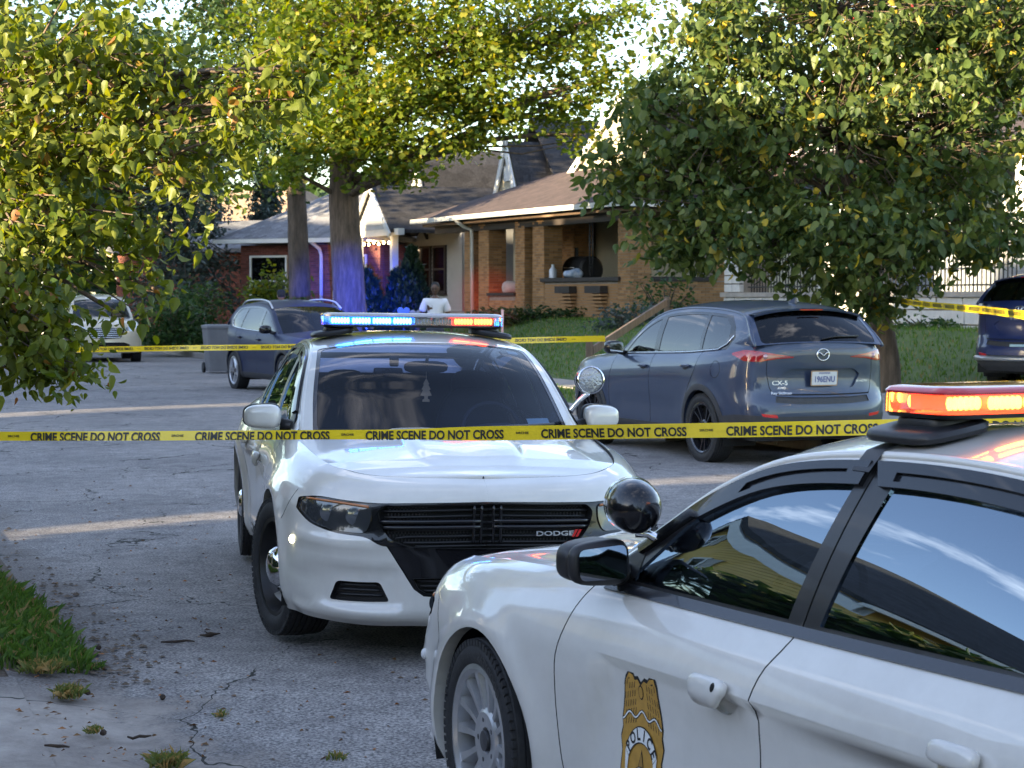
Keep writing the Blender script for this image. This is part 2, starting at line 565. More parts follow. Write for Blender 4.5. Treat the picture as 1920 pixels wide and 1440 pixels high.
BLACKPL = mat('black_plastic', (0.012, 0.012, 0.014), 0.45, var=0.2, vs=20)
GLOSSBLK = mat('gloss_black', (0.006, 0.006, 0.008), 0.22, coat=0.55, spec=0.3)
DARK = mat('dark_void', (0.006, 0.006, 0.006), 0.9)
CHROME = mat('chrome', (0.75, 0.76, 0.78), 0.08, metal=1.0)
SATIN = mat('satin_metal', (0.42, 0.42, 0.43), 0.32, metal=0.8, var=0.1, vs=12)
RUBBER = tread_mat()
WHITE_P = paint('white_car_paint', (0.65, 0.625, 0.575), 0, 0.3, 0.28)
SEAM = mat('panel_gap', (0.01, 0.01, 0.01), 0.8)
INTERIOR = mat('dark_upholstery', (0.012, 0.013, 0.017), 0.75, var=0.3, vs=9, bump=0.1, bs=120)
# ------------------------------------------------------------------ ground, road, pavements
def dip(a):
    return -0.108 * float(sstep(-0.6, -3.2, a))
def asphalt():
    m = bpy.data.materials.new('aged_asphalt'); m.use_nodes = True; nd, lk = nodes(m); b = nd['Principled BSDF']
    t = nd.new('ShaderNodeTexCoord')
    def noise(sc, det=5, ro=0.6, src=None):
        n = nd.new('ShaderNodeTexNoise'); n.inputs['Scale'].default_value = sc; n.inputs['Detail'].default_value = det; n.inputs['Roughness'].default_value = ro
        lk.new(src or t.outputs['Object'], n.inputs['Vector']); return n
    n1 = noise(0.45); n2 = noise(75, 2); n3 = noise(5, 6, 0.7)
    def ramp(fac, p0, c0, p1, c1):
        r = nd.new('ShaderNodeValToRGB'); r.color_ramp.elements[0].position = p0; r.color_ramp.elements[1].position = p1
        r.color_ramp.elements[0].color = (*c0, 1); r.color_ramp.elements[1].color = (*c1, 1); lk.new(fac, r.inputs['Fac']); return r.outputs[0]
    base = ramp(n1.outputs['Fac'], 0.35, (0.180, 0.172, 0.168), 0.62, (0.255, 0.242, 0.232))
    def mul(a, b_, f=1.0, mode='MULTIPLY'):
        x = nd.new('ShaderNodeMixRGB'); x.blend_type = mode; x.inputs['Fac'].default_value = f; lk.new(a, x.inputs['Color1']); lk.new(b_, x.inputs['Color2']); return x.outputs[0]
    c = mul(base, ramp(n2.outputs['Fac'], 0.34, (0.42, 0.42, 0.44), 0.66, (1.65, 1.62, 1.58)))
    c = mul(c, ramp(n3.outputs['Fac'], 0.3, (0.68, 0.67, 0.68), 0.7, (1.20, 1.20, 1.18)))
    # worn margin: street coordinates from the object coordinates
    sx = nd.new('ShaderNodeSeparateXYZ'); lk.new(t.outputs['Object'], sx.inputs[0])
    def lin(cx, cy, c0):
        a1 = nd.new('ShaderNodeMath'); a1.operation = 'MULTIPLY_ADD'; lk.new(sx.outputs['X'], a1.inputs[0]); a1.inputs[1].default_value = cx; a1.inputs[2].default_value = c0
        a2 = nd.new('ShaderNodeMath'); a2.operation = 'MULTIPLY_ADD'; lk.new(sx.outputs['Y'], a2.inputs[0]); a2.inputs[1].default_value = cy; lk.new(a1.outputs[0], a2.inputs[2]); return a2.outputs[0]
    bb = lin(float(N[0]), float(N[1]), float(-O @ N)); aa = lin(float(U[0]), float(U[1]), float(-O @ U))
    def mrange(v, f0, f1, t0=0.0, t1=1.0):
        r = nd.new('ShaderNodeMapRange'); r.interpolation_type = 'SMOOTHSTEP'; r.inputs['From Min'].default_value = f0; r.inputs['From Max'].default_value = f1; r.inputs['To Min'].default_value = t0; r.inputs['To Max'].default_value = t1; lk.new(v, r.inputs['Value']); return r.outputs[0]
    def math2(op, a_, b_):
        x = nd.new('ShaderNodeMath'); x.operation = op
        for k_, q in enumerate((a_, b_)):
            if isinstance(q, float): x.inputs[k_].default_value = q
            else: lk.new(q, x.inputs[k_])
        return x.outputs[0]
    nm = noise(2.2, 7, 0.7)
    wob = math2('MULTIPLY', math2('SUBTRACT', nm.outputs['Fac'], 0.5), 1.7)
    bw = math2('ADD', bb, wob)
    dirt = math2('MULTIPLY', mrange(bw, 0.45, 0.0), mrange(aa, 30.0, -1.0, 0.2, 1.0))
    x1 = nd.new('ShaderNodeMixRGB'); lk.new(math2('MULTIPLY', dirt, 0.5), x1.inputs['Fac']); lk.new(c, x1.inputs['Color1']); x1.inputs['Color2'].default_value = (0.085, 0.066, 0.052, 1)
    conc = math2('MULTIPLY', mrange(bw, 0.30, -0.05), mrange(aa, -0.75, -1.3))
    x2 = nd.new('ShaderNodeMixRGB'); lk.new(conc, x2.inputs['Fac']); lk.new(x1.outputs[0], x2.inputs['Color1']); lk.new(ramp(noise(1.7, 9, 0.75).outputs['Fac'], 0.36, (0.20, 0.172, 0.15), 0.64, (0.39, 0.345, 0.30)), x2.inputs['Color2']); c = x2.outputs[0]
    # cracks along warped cell borders
    wp = nd.new('ShaderNodeMixRGB'); wp.blend_type = 'ADD'; wp.inputs['Fac'].default_value = 0.9
    nw = noise(1.3, 4); lk.new(t.outputs['Object'], wp.inputs['Color1']); lk.new(nw.outputs['Color'], wp.inputs['Color2'])
    vo = nd.new('ShaderNodeTexVoronoi'); vo.feature = 'DISTANCE_TO_EDGE'; vo.inputs['Scale'].default_value = 0.42; lk.new(wp.outputs[0], vo.inputs['Vector'])
    nb = noise(0.8, 2)
    thr = nd.new('ShaderNodeMapRange'); thr.inputs['From Min'].default_value = 0.38; thr.inputs['From Max'].default_value = 0.68
    thr.inputs['To Min'].default_value = 0.0; thr.inputs['To Max'].default_value = 0.008; lk.new(nb.outputs['Fac'], thr.inputs['Value'])
    lt = nd.new('ShaderNodeMath'); lt.operation = 'LESS_THAN'; lk.new(vo.outputs['Distance'], lt.inputs[0]); lk.new(thr.outputs[0], lt.inputs[1])
    cm = nd.new('ShaderNodeMixRGB'); cm.inputs['Color2'].default_value = (0.028, 0.027, 0.022, 1); lk.new(lt.outputs[0], cm.inputs['Fac']); lk.new(c, cm.inputs['Color1'])
    lk.new(cm.outputs[0], b.inputs['Base Color']); b.inputs['Roughness'].default_value = 0.88; b.inputs['Specular IOR Level'].default_value = 0.3
    bp = nd.new('ShaderNodeBump'); bp.inputs['Strength'].default_value = 0.55; bp.inputs['Distance'].default_value = 0.006; lk.new(n2.outputs['Fac'], bp.inputs['Height']); lk.new(bp.outputs[0], b.inputs['Normal'])
    return m
ASPH = asphalt()
CONC = mat('old_concrete', (0.30, 0.27, 0.24), 0.9, var=0.22, vs=3.0, bump=0.2, bs=70, detail=9)
GRASS_G = mat('grass_soil', (0.055, 0.095, 0.020), 0.95, col2=(0.10, 0.135, 0.035), vs=2.2, bump=0.6, bs=40)
SOIL = mat('bare_soil', (0.10, 0.074, 0.052), 0.95, var=0.35, vs=6, bump=0.5, bs=50)

def strip_grid(name, alist, blist, zf, m_, kind='structure'):
    v = []; f = []
    for a in alist:
        for b in blist: v.append(st(a, b, zf(a, b)))
    n = len(blist)
    for i in range(len(alist)-1):
        for j in range(n-1): f.append((i*n+j, i*n+j+1, (i+1)*n+j+1, (i+1)*n+j))
    o = link(name, mesh_np(name, v, f), m_)
    return tag(o, kind=kind)
AL = list(np.linspace(-30, -6, 7)) + list(np.arange(-5.5, 3, 0.25)) + list(np.linspace(3, 140, 40))
strip_grid('road', AL, [-0.42] + list(np.linspace(-0.05, KERB_R + 0.02, 12)), lambda a, b: dip(a) + (0.05*(1 - ((b - 4.7)/4.7)**2) if b > -.2 else .046), ASPH)
# wide base ground, everything else lies over it
gm = MB(); gm.box((0, 150, -0.9), (900, 900, 0.5)); tag(gm.build('ground', GRASS_G), kind='structure')
# left verge: lawn beyond the driveway, old concrete apron nearer the camera
def left_z(a, b):
    return dip(a) + 0.004 + 0.05*float(sstep(0, -0.5, b)) + 0.1*float(sstep(-3, -9, b))
strip_grid('driveway_apron', list(np.arange(-12, -0.55, 0.25)), list(np.linspace(-9.5, -0.40, 30)), lambda a, b: left_z(a, b) + 0.006, ASPH)
strip_grid('left_verge', list(np.arange(-1.4, 3, 0.2)) + list(np.linspace(3, 140, 40)), list(np.linspace(-60, -6, 8)) + list(np.linspace(-5, -0.0, 14)), lambda a, b: left_z(a, b) - 0.014 + .044*float(sstep(-.75 + .15*math.sin(b*6), .2, a))*float(sstep(.05, -.3, b)), SOIL)
strip_grid('left_lawn', list(np.linspace(-60, -12.0, 8)), list(np.linspace(-60, 0, 10)), lambda a, b: left_z(a, b) + 0.02, GRASS_G)
# right side: kerb, verge, pavement, rising lawn
strip_grid('right_verge', np.linspace(-40, 140, 60), [KERB_R + 0.15, 10.2, 11.0, 11.30], lambda a, b: 0.145, GRASS_G)
strip_grid('right_lawn', np.linspace(-40, 140, 90), list(np.linspace(12.42, 16.6, 8)) + [18, 22, 40, 90], lambda a, b: ground_z(b), GRASS_G)
def slab_row(name, b0, b1, z0, z1, step, m_, a0, a1):
    me = None
    root = link(name, None); tag(root, kind='structure')
    L = step - 0.012
    m = MB(); m.bevbox((0, 0, (z1 - z0)/2), (b1 - b0, L, z1 - z0), 0.012)
    me = m.mesh('paving_slab'); me.materials.append(m_)
    for k in range(int((a1 - a0)/step)):
        o = bpy.data.objects.new('paving_slab' if 'pave' in name else 'kerb_stone', me); COL.objects.link(o); o.parent = root
        o.location = st(a0 + (k + .5)*step, (b0 + b1)/2, z0 + RNG.normal(0, 0.003)); o.rotation_euler = (0, 0, STREET)
slab_row('pavement', 11.30, 12.42, 0.0, 0.165, 1.5, CONC, 2, 80)
slab_row('kerb', KERB_R, KERB_R + 0.15, -0.1, 0.15, 2.4, CONC, -6, 90)

# grass blades
def blades(name, n, afun, h, m_, wd=0.006, seed=1, kind='stuff', label=None, lean=0.5):
    r = np.random.default_rng(seed); P = afun(r, n)                # n x 3 roots
    n = len(P); hh = h * r.uniform(0.45, 1.25, n); an = r.uniform(0, 2*np.pi, n); ln = r.uniform(0, lean, n) * hh
    d = np.stack([np.cos(an), np.sin(an), np.zeros(n)], 1); s_ = np.stack([-np.sin(an), np.cos(an), np.zeros(n)], 1)
    a2 = r.uniform(0, 2*np.pi, n); d2 = np.stack([np.cos(a2), np.sin(a2), np.zeros(n)], 1)
    w_ = wd * r.uniform(0.6, 1.4, n)
    V = np.empty((n, 4, 3)); V[:, 0] = P - s_*w_[:, None]; V[:, 1] = P + s_*w_[:, None]
    mid = P + d2*(ln*0.35)[:, None]; mid[:, 2] += hh*0.6
    V[:, 2] = mid + s_*(w_*0.7)[:, None]
    V[:, 3] = P + d2*ln[:, None]; V[:, 3, 2] += hh*np.sqrt(np.maximum(0.15, 1 - (ln/hh)**2*0.6))
    i = np.arange(n)*4
    F = np.concatenate([np.stack([i, i+1, i+2], 1), np.stack([i, i+2, i+3], 1)])
    o = link(name, mesh_np(name, V.reshape(-1, 3), F), m_)
    tag(o, label, 'grass', kind=kind); return o
GRASS = leaf_mat('grass_blade', (0.050, 0.115, 0.016), (0.115, 0.205, 0.030), (0.25, 0.21, 0.08), 0.90, 0.3)
GRASS2 = leaf_mat('grass_blade_near', (0.04, 0.09, 0.015), (0.09, 0.16, 0.028), (0.25, 0.18, 0.07), 0.86, 0.3)
def rlawn(r, n):
    a = r.uniform(6, 52, n); b = 9.6 + 9.5*r.random(n)
    ok = (b < 11.25) | (b > 12.5); a, b = a[ok], b[ok]
    pt = np.array([st(x, y, 0.14 if y < 11.3 else ground_z(y) - 0.01) for x, y in zip(a, b)]); return pt
blades('lawn_grass', 62000, rlawn, 0.085, GRASS, 0.011, 3, label='mown green grass on the bank in front of the houses')
def tuft_near(r, n):
    a = r.uniform(-0.55, 2.9, n); b = -np.abs(r.normal(0, 0.55, n)) - 0.10*r.random(n) - .12*np.maximum(0, a-1)
    keep = (a + b*0.3 > -0.75 + 0.3*np.sin(a*5)); a, b = a[keep], b[keep]
    return np.array([st(x, y, left_z(x, y) - .004 + .03*float(sstep(-.6, .2, x))) for x, y in zip(a, b)])
blades('verge_grass', 7500, tuft_near, 0.095, GRASS2, 0.0045, 5, label='tall ragged grass at the road edge, lower left', lean=0.9)
def soil_edge():
    r = np.random.default_rng(4); V = []; F = []
    for k in range(600):
        a = r.uniform(-0.9, 2.6) if k % 3 else r.uniform(-0.9, 7); b = r.normal(0.0, 0.12) + 0.10*math.exp(-((a-.1)/.7)**2)
        s_ = .004 + .022*r.random()**2.5; z = dip(a) + (0.012 if b > -.1 else left_z(a, b) + .03); x, y, z = st(a, b, z); n = len(V); an = r.uniform(0, 6.28)
        for q in range(5): V.append((x + s_*math.cos(an + q*1.2566)*r.uniform(.6, 1.2), y + s_*math.sin(an + q*1.2566)*r.uniform(.6, 1.2), z))
        V.append((x, y, z + s_*r.uniform(.3, .7))); F += [(n+q, n+(q+1) % 5, n+5) for q in range(5)]
    tag(link('soil_crumbs', mesh_np('soil_crumbs', V, np.array(F), None, False), SOIL), 'dark crumbs of soil along the ragged road edge', 'soil', kind='stuff')
soil_edge()
# single weed tufts growing from the cracks
def weed(px, py, h, n, spread, mat_, label):
    d = F_PX*(CAM_H - dip(-1.5))/(py - Y_H); x = at(px, d); a, b = to_st(x, d); z = (left_z(a, b) + 0.016 if b < 0.1 else dip(a) + 0.01)
    o = blades('weed_tuft', n, lambda r, k: np.c_[x + np.clip(r.normal(0, spread*.8, k), -spread*1.3, spread*1.3), d + np.clip(r.normal(0, spread, k), -spread*1.5, spread*1.5), np.full(k, z)], h, mat_, 0.003, int(px), kind=None, label=label, lean=1.1)
    o['category'] = 'weed'; o['group'] = 'weed tufts in the cracked pavement'; return o
DRYW = leaf_mat('weed_dry', (0.09, 0.13, 0.03), (0.16, 0.17, 0.05), (0.35, 0.24, 0.09), 0.7, 0.3)
weed(75, 1292, 0.055, 420, 0.065, DRYW, 'widest green weed tuft on the concrete, above the dry one')
weed(122, 1336, 0.055, 300, 0.042, DRYW, 'half dry brownish weed tuft on the concrete apron')
weed(172, 1278, 0.035, 150, 0.028, GRASS2, 'small green weed tuft right of the widest tuft')
weed(147, 1251, 0.035, 130, 0.026, GRASS2, 'small green weed tuft just below the road edge grass')
weed(310, 1432, 0.06, 260, 0.045, DRYW, 'green weed tuft on the asphalt at the bottom edge of the picture')
weed(170, 1390, 0.03, 90, 0.022, DRYW, 'tiny straw coloured weed tuft on the concrete')
weed(412, 1352, 0.03, 60, 0.018, DRYW, 'straw wisp growing in the long asphalt crack')
weed(627, 1412, 0.03, 70, 0.025, DRYW, 'straw wisp in the crack by the near front wheel')
# twigs and litter on the asphalt
TWIG = mat('twig_bark', (0.045, 0.03, 0.02), 0.9, var=0.3, vs=30); LITTER = leaf_mat('litter_leaf', (0.10, 0.055, 0.025), (0.2, 0.11, 0.04), (0.3, 0.13, 0.04), 0.8, 0.2)
def road_pt(px, py):
    d = F_PX*CAM_H/(py - Y_H)
    for _ in range(4):
        a, b = to_st(at(px, d), d); z = (left_z(a, b) + 0.016 if b < 0.1 else dip(a) + 0.05*(1 - ((b-4.7)/4.7)**2)); d = F_PX*(CAM_H - z)/(py - Y_H)
    return at(px, d), d, z
for i, (px, py, L, an, lab) in enumerate([(390, 1197, 0.10, 0.3, 'broken dark twig with bark lying on the road in front of the tyre'), (330, 1210, 0.16, 0.15, 'thin bent twig lying left of the broken one'), (255, 1393, 0.09, 0.2, 'short straight twig on the asphalt, bottom left'), (100, 1410, 0.10, -0.1, 'thin twig lying on the concrete apron')]):
    x, y, z = road_pt(px, py); r = random.Random(i)
    m = MB(); pts = [(x + (t-.5)*L*math.cos(an), y + (t-.5)*L*math.sin(an)*2 + r.uniform(-.01, .01), z + 0.008 + r.uniform(0, .006)) for t in (0, .25, .5, .75, 1)]
    m.tube(pts, [0.004, 0.006, 0.007 if i else 0.016, 0.006, 0.003], 6)
    if i == 0: m.tube([pts[2], (pts[2][0]-0.03, pts[2][1], z+0.03)], [0.005, 0.002], 5)
    tag(m.build('twig', TWIG, None, True), lab, 'twig', 'twigs on the road')
def litter():
    r = np.random.default_rng(11); V = []; F = []
    for k in range(420):
        px, py = r.uniform(0, 900), 900 + 540*r.random()**0.8
        if r.random() < 0.5: px = r.uniform(60, 420)
        x, y, z = road_pt(px, py); s_ = r.uniform(0.006, 0.022); an = r.uniform(0, 6.28); c, sn = math.cos(an), math.sin(an)
        b = len(V); up = r.uniform(0, 0.008)
        for (u, v_, h) in ((-1, 0, 0.001), (0, -.45, 0.004 + up), (1, 0, 0.002), (0, .45, 0.003)): V.append((x + s_*(u*c - v_*sn), y + s_*(u*sn + v_*c), z + h))
        F += [(b, b+1, b+2), (b, b+2, b+3)]
    o = link('leaf_litter', mesh_np('leaf_litter', V, np.array(F), None, False), LITTER); tag(o, 'scattered dry leaf scraps on the asphalt', 'litter', kind='stuff')
litter()
for i, (px, py, lab) in enumerate([(158, 1308, 'dark round seed ball beside the widest weed tuft'), (667, 1318, 'x'), (300, 1317, 'dark seed ball lying alone on the asphalt, lower left'), (180, 1222, 'dark seed ball at the soil edge'), (187, 1385, 'dark seed ball next to the tiny straw weed')]):
    if lab == 'x': continue
    x, y, z = road_pt(px, py)
    m = MB(); v, f = superell((x, y, z + 0.011), (0.013, 0.013, 0.012), 2, 12, 8); rr = random.Random(i)
    m.add([(p[0]+rr.uniform(-.002, .002), p[1]+rr.uniform(-.002, .002), p[2]+rr.uniform(-.001, .002)) for p in v], f)
    tag(m.build('seed_ball', TWIG), lab, 'seed ball', 'seed balls on the road')
# ------------------------------------------------------------------ houses
BRICK_Y = mat('yellow_brick', (0.36, 0.195, 0.085), 0.9, island=0.28, bump=0.15, bs=60)
BRICK_R = mat('red_brick', (0.17, 0.055, 0.04), 0.9, island=0.3, bump=0.15, bs=60)
MORTAR = mat('mortar', (0.27, 0.23, 0.19), 0.95, var=0.15, vs=8)
MORTAR_D = mat('mortar_dark', (0.13, 0.10, 0.09), 0.95, var=0.15, vs=8)
CREAM = mat('cream_siding', (0.44, 0.39, 0.28), 0.6, var=0.06, vs=2)
WHITE_T = mat('white_trim', (0.66, 0.65, 0.62), 0.5, var=0.06, vs=4)
WHITE_S = mat('white_siding', (0.42, 0.42, 0.42), 0.6, var=0.06, vs=2)
BROWN_D = mat('dark_brown_trim', (0.035, 0.026, 0.022), 0.6, var=0.2, vs=5)
PANE = glass_mat('house_glass', (0.03, 0.035, 0.045), 0.25, 1.6)
IRON = mat('black_iron', (0.012, 0.012, 0.013), 0.5)
def shingle(name, c, c2):
    if name in _M: return _M[name]
    m = mat(name, c, 0.95, col2=c2, vs=14, bump=0.0); nd, lk = nodes(m)
    b = nd['Principled BSDF']; t = nd.new('ShaderNodeTexCoord'); wv = nd.new('ShaderNodeTexWave'); wv.bands_direction = 'Z'; wv.wave_profile = 'SAW'
    wv.inputs['Scale'].default_value = 1.75; wv.inputs['Distortion'].default_value = 0.35; wv.inputs['Detail Scale'].default_value = 6
    lk.new(t.outputs['Object'], wv.inputs['Vector'])
    vo = nd.new('ShaderNodeTexVoronoi'); vo.inputs['Scale'].default_value = 4.5; lk.new(t.outputs['Object'], vo.inputs['Vector'])
    hs = nd.new('ShaderNodeHueSaturation'); mr = nd.new('ShaderNodeMapRange'); mr.inputs['To Min'].default_value = 0.65; mr.inputs['To Max'].default_value = 1.35
    lk.new(vo.outputs['Color'], mr.inputs['Value']); lk.new(mr.outputs[0], hs.inputs['Value'])
    src = b.inputs['Base Color'].links[0].from_socket; lk.new(src, hs.inputs['Color']); lk.new(hs.outputs[0], b.inputs['Base Color'])
    bp = nd.new('ShaderNodeBump'); bp.inputs['Strength'].default_value = 0.8; bp.inputs['Distance'].default_value = 0.03; lk.new(wv.outputs['Fac'], bp.inputs['Height']); lk.new(bp.outputs[0], b.inputs['Normal'])
    return m
SH_BROWN = shingle('brown_shingle', (0.040, 0.028, 0.028), (0.070, 0.047, 0.045))
SH_DARK = shingle('dark_shingle', (0.030, 0.029, 0.032), (0.055, 0.052, 0.055))
SH_GREY = shingle('grey_shingle', (0.13, 0.135, 0.15), (0.20, 0.20, 0.215))
SH_TAN = shingle('tan_shingle', (0.22, 0.15, 0.10), (0.31, 0.22, 0.15))

def house(name, label, corner, ang, z0):
    """local x: along the front towards the far end, local y: into the plot, z up"""
    e1 = (-math.sin(ang), math.cos(ang))
    o = thing(name, label, 'house', (corner[0], corner[1], z0), 0)
    # x along e1, y along e2 = (cos, sin): left-handed plan, so mirror y through a matrix
    o.rotation_euler = (0, 0, math.atan2(e1[1], e1[0]))
    return o
# in the rotated frame local +y points left of e1, i.e. towards the street; plot depth is -y
def wallbox(m, x0, x1, y0, y1, z0, z1):
    m.box(((x0+x1)/2, -(y0+y1)/2, (z0+z1)/2), (abs(x1-x0), abs(y1-y0), abs(z1-z0))); return m
def gable_roof(par, x0, x1, y0, y1, ze, zr, axis, m_, th=0.12, ov=0.3, name='roof'):
    """axis 'x': ridge along x; 'y': ridge along depth"""
    m = MB()
    if axis == 'x':
        ym = (y0+y1)/2; k = (zr-ze)/((y1-y0)/2)
        for s_, ya in ((1, y0-ov), (-1, y1+ov)):
            zb = ze - k*ov
            p = [(x0-ov, -ya, zb), (x1+ov, -ya, zb), (x1+ov, -ym, zr), (x0-ov, -ym, zr)]
            m.add(p + [(q[0], q[1], q[2]+th) for q in p], [(0, 1, 2, 3), (4, 5, 6, 7), (0, 1, 5, 4), (1, 2, 6, 5), (2, 3, 7, 6), (3, 0, 4, 7)])
    else:
        xm = (x0+x1)/2; k = (zr-ze)/((x1-x0)/2)
        for xa in (x0-ov, x1+ov):
            zb = ze - k*ov
            p = [(xa, -(y0-ov), zb), (xm, -(y0-ov), zr), (xm, -(y1+ov), zr), (xa, -(y1+ov), zb)]
            m.add(p + [(q[0], q[1], q[2]+th) for q in p], [(0, 1, 2, 3), (4, 5, 6, 7), (0, 1, 5, 4), (1, 2, 6, 5), (2, 3, 7, 6), (3, 0, 4, 7)])
    return m.build(name, m_, par)
def hip_roof(par, x0, x1, y0, y1, ze, zr, inset, m_, th=0.1, name='roof', yr=None):
    m = MB(); ym = (y0+y1)/2
    ya, yb_ = (yr if yr else (ym, ym))
    b = [(x0, -y0, ze), (x1, -y0, ze), (x1, -y1, ze), (x0, -y1, ze)]; t = [(x0+inset, -ya, zr), (x1-inset, -ya, zr), (x1-inset, -yb_, zr), (x0+inset, -yb_, zr)]
    m.add([(p[0], p[1], p[2]-th) for p in b] + b + t, [(0, 1, 5, 4), (1, 2, 6, 5), (2, 3, 7, 6), (3, 0, 4, 7), (4, 5, 9, 8), (5, 6, 10, 9), (6, 7, 11, 10), (7, 4, 8, 11), (8, 9, 10, 11), (3, 2, 1, 0)])
    return m.build(name, m_, par)
def gable_wall(par, x0, x1, y, ze, zr, m_, board=0.14, name='gable_siding'):
    """lap boards filling a street-facing triangle"""
    m = MB(); n = int((zr-ze)/board); xm = (x0+x1)/2
    for i in range(n):
        z = ze + i*board; f0 = 1 - (z-ze)/(zr-ze); f1 = 1 - (z+board-ze)/(zr-ze); h0, h1 = (x1-x0)/2*f0, (x1-x0)/2*max(0, f1)
        p = [(xm-h0, -(y-0.022), z), (xm+h0, -(y-0.022), z), (xm+h1, -(y-0.004), z+board), (xm-h1, -(y-0.004), z+board)]
        m.add(p + [(q[0], -(y+0.03), q[2]) for q in p], [(0, 1, 2, 3), (0, 4, 5, 1), (1, 5, 6, 2), (3, 7, 4, 0)])
    o = m.build(name, m_, par); return tag(o, kind='stuff')
def siding(par, x0, x1, y, z0, z1, m_, board=0.13, name='siding', side=None):
    m = MB(); n = int((z1-z0)/board)
    for i in range(n):
        z = z0 + i*board
        if side is None: p = [(x0, -(y-0.022), z), (x1, -(y-0.022), z), (x1, -(y-0.004), z+board), (x0, -(y-0.004), z+board)]
        else: p = [(side-0.022, -x0, z), (side-0.022, -x1, z), (side-0.004, -x1, z+board), (side-0.004, -x0, z+board)]
        q = [(a[0] + (0.03 if side is not None else 0), a[1] - (0 if side is not None else 0.05), a[2]) for a in p]
        m.add(p + q, [(0, 1, 2, 3), (0, 4, 5, 1)])
    o = m.build(name, m_, par); return tag(o, kind='stuff')
def rake(par, x0, x1, y, ze, zr, w_, m_, th=0.06, ov=0.0, name='bargeboard'):
    xm = (x0+x1)/2
    for xa in (x0, x1):
        d = Vector((xm-xa, 0, zr-ze)); L = d.length; d.normalize(); nrm = Vector((-d.z, 0, d.x)); 
        if nrm.z > 0: nrm = -nrm
        p = [Vector((xa, -y, ze)), Vector((xm, -y, zr)), Vector((xm, -y, zr)) + nrm*w_, Vector((xa, -y, ze)) + nrm*w_]
        m = MB(); m.add(p + [q + Vector((0, th, 0)) for q in p], [(0, 1, 2, 3), (7, 6, 5, 4), (0, 4, 5, 1), (1, 5, 6, 2), (2, 6, 7, 3), (3, 7, 4, 0)]); m.build(name, m_, par)
def window(par, x0, x1, z0, z1, y, frame=WHITE_T, side=None, bars=1, name='window'):
    """street-facing (or side-facing when side is given: x range is then depth)"""
    w_ = link(name, None, None, par); t = 0.07
    def bx(mm, a0, a1, c0, c1, d0, d1):
        if side is None: mm.box(((a0+a1)/2, -(y - (d0+d1)/2), (c0+c1)/2), (a1-a0, d1-d0, c1-c0))
        else: mm.box((side - (d0+d1)/2, -(a0+a1)/2, (c0+c1)/2), (d1-d0, a1-a0, c1-c0))
    m = MB(); bx(m, x0, x1, z0, z0+t, 0, .06); bx(m, x0, x1, z1-t, z1, 0, .06); bx(m, x0, x0+t, z0+t, z1-t, 0, .06); bx(m, x1-t, x1, z0+t, z1-t, 0, .06)
    for k in range(bars): zz = z0 + (z1-z0)*(k+1)/(bars+1); bx(m, x0+t, x1-t, zz-.03, zz+.03, 0, .05)
    m.build('window_frame', frame, w_)
    for k in range(bars + 1):
        za, zb_ = z0+t + (z1-z0-2*t)*k/(bars+1), z0+t + (z1-z0-2*t)*(k+1)/(bars+1)
        m = MB(); bx(m, x0+t, x1-t, za, zb_, .012, .022); m.build('pane', PANE, w_)
    m = MB(); bx(m, x0, x1, z0, z1, -.02, .005); m.build('blind', mat('curtain_dark', (0.05, 0.055, 0.07), 0.9, var=0.3, vs=6), w_)
    m = MB(); bx(m, x0-.05, x1+.05, z0-.06, z0-.002, 0, .10); m.build('sill', frame, w_)
    return w_
def brickwork(par, faces, m_, mort, as_parts=0, hgt=0.0705, lg=0.215, name='brick', joint=0.011, skip=None):
    """faces: list of (origin, du, length, height, outward) in local coordinates; bricks proud of a mortar core"""
    me0 = None; rest = MB(); cnt = 0; r = random.Random(5)
    for (o_, du, L, H, nrm) in faces:
        o_, du, nrm = Vector(o_), Vector(du), Vector(nrm)
        rows = int(H/hgt); cols = max(1, round(L/lg)); lw = L/cols
        Mx = Matrix((du, nrm, Vector((0, 0, 1)))).transposed()
        for i in range(rows):
            off = 0.5*lw if i % 2 else 0.0
            for j in range(cols + (1 if i % 2 else 0)):
                a = max(0, j*lw - off); b = min(L, (j+1)*lw - off)
                if b - a < 0.02: continue
                c = o_ + du*((a+b)/2) + Vector((0, 0, (i+.5)*hgt)) + nrm*(0.004 + r.uniform(-.002, .003))
                s_ = (b - a - joint, 0.03, hgt - joint)
                if cnt < as_parts and b - a > lw*0.9:
                    if me0 is None:
                        q = MB(); q.box((0, 0, 0), (lw - joint, 0.03, hgt - joint)); me0 = q.mesh('brick'); me0.materials.append(m_)
                    ob = bpy.data.objects.new(name, me0); COL.objects.link(ob); ob.parent = par; ob.matrix_local = Matrix.Translation(c) @ Mx.to_4x4(); cnt += 1
                else:
                    rest.box(c, s_, Mx)
    if rest.v: tag(rest.build('brickwork', m_, par), kind='stuff')

# ---- house A: yellow brick porch
A = house('porch_house', 'yellow brick bungalow with deep brick porch under a brown hip roof', (2.85, 48.0), R(25), 1.10)
FZ = 0.0
m = MB()
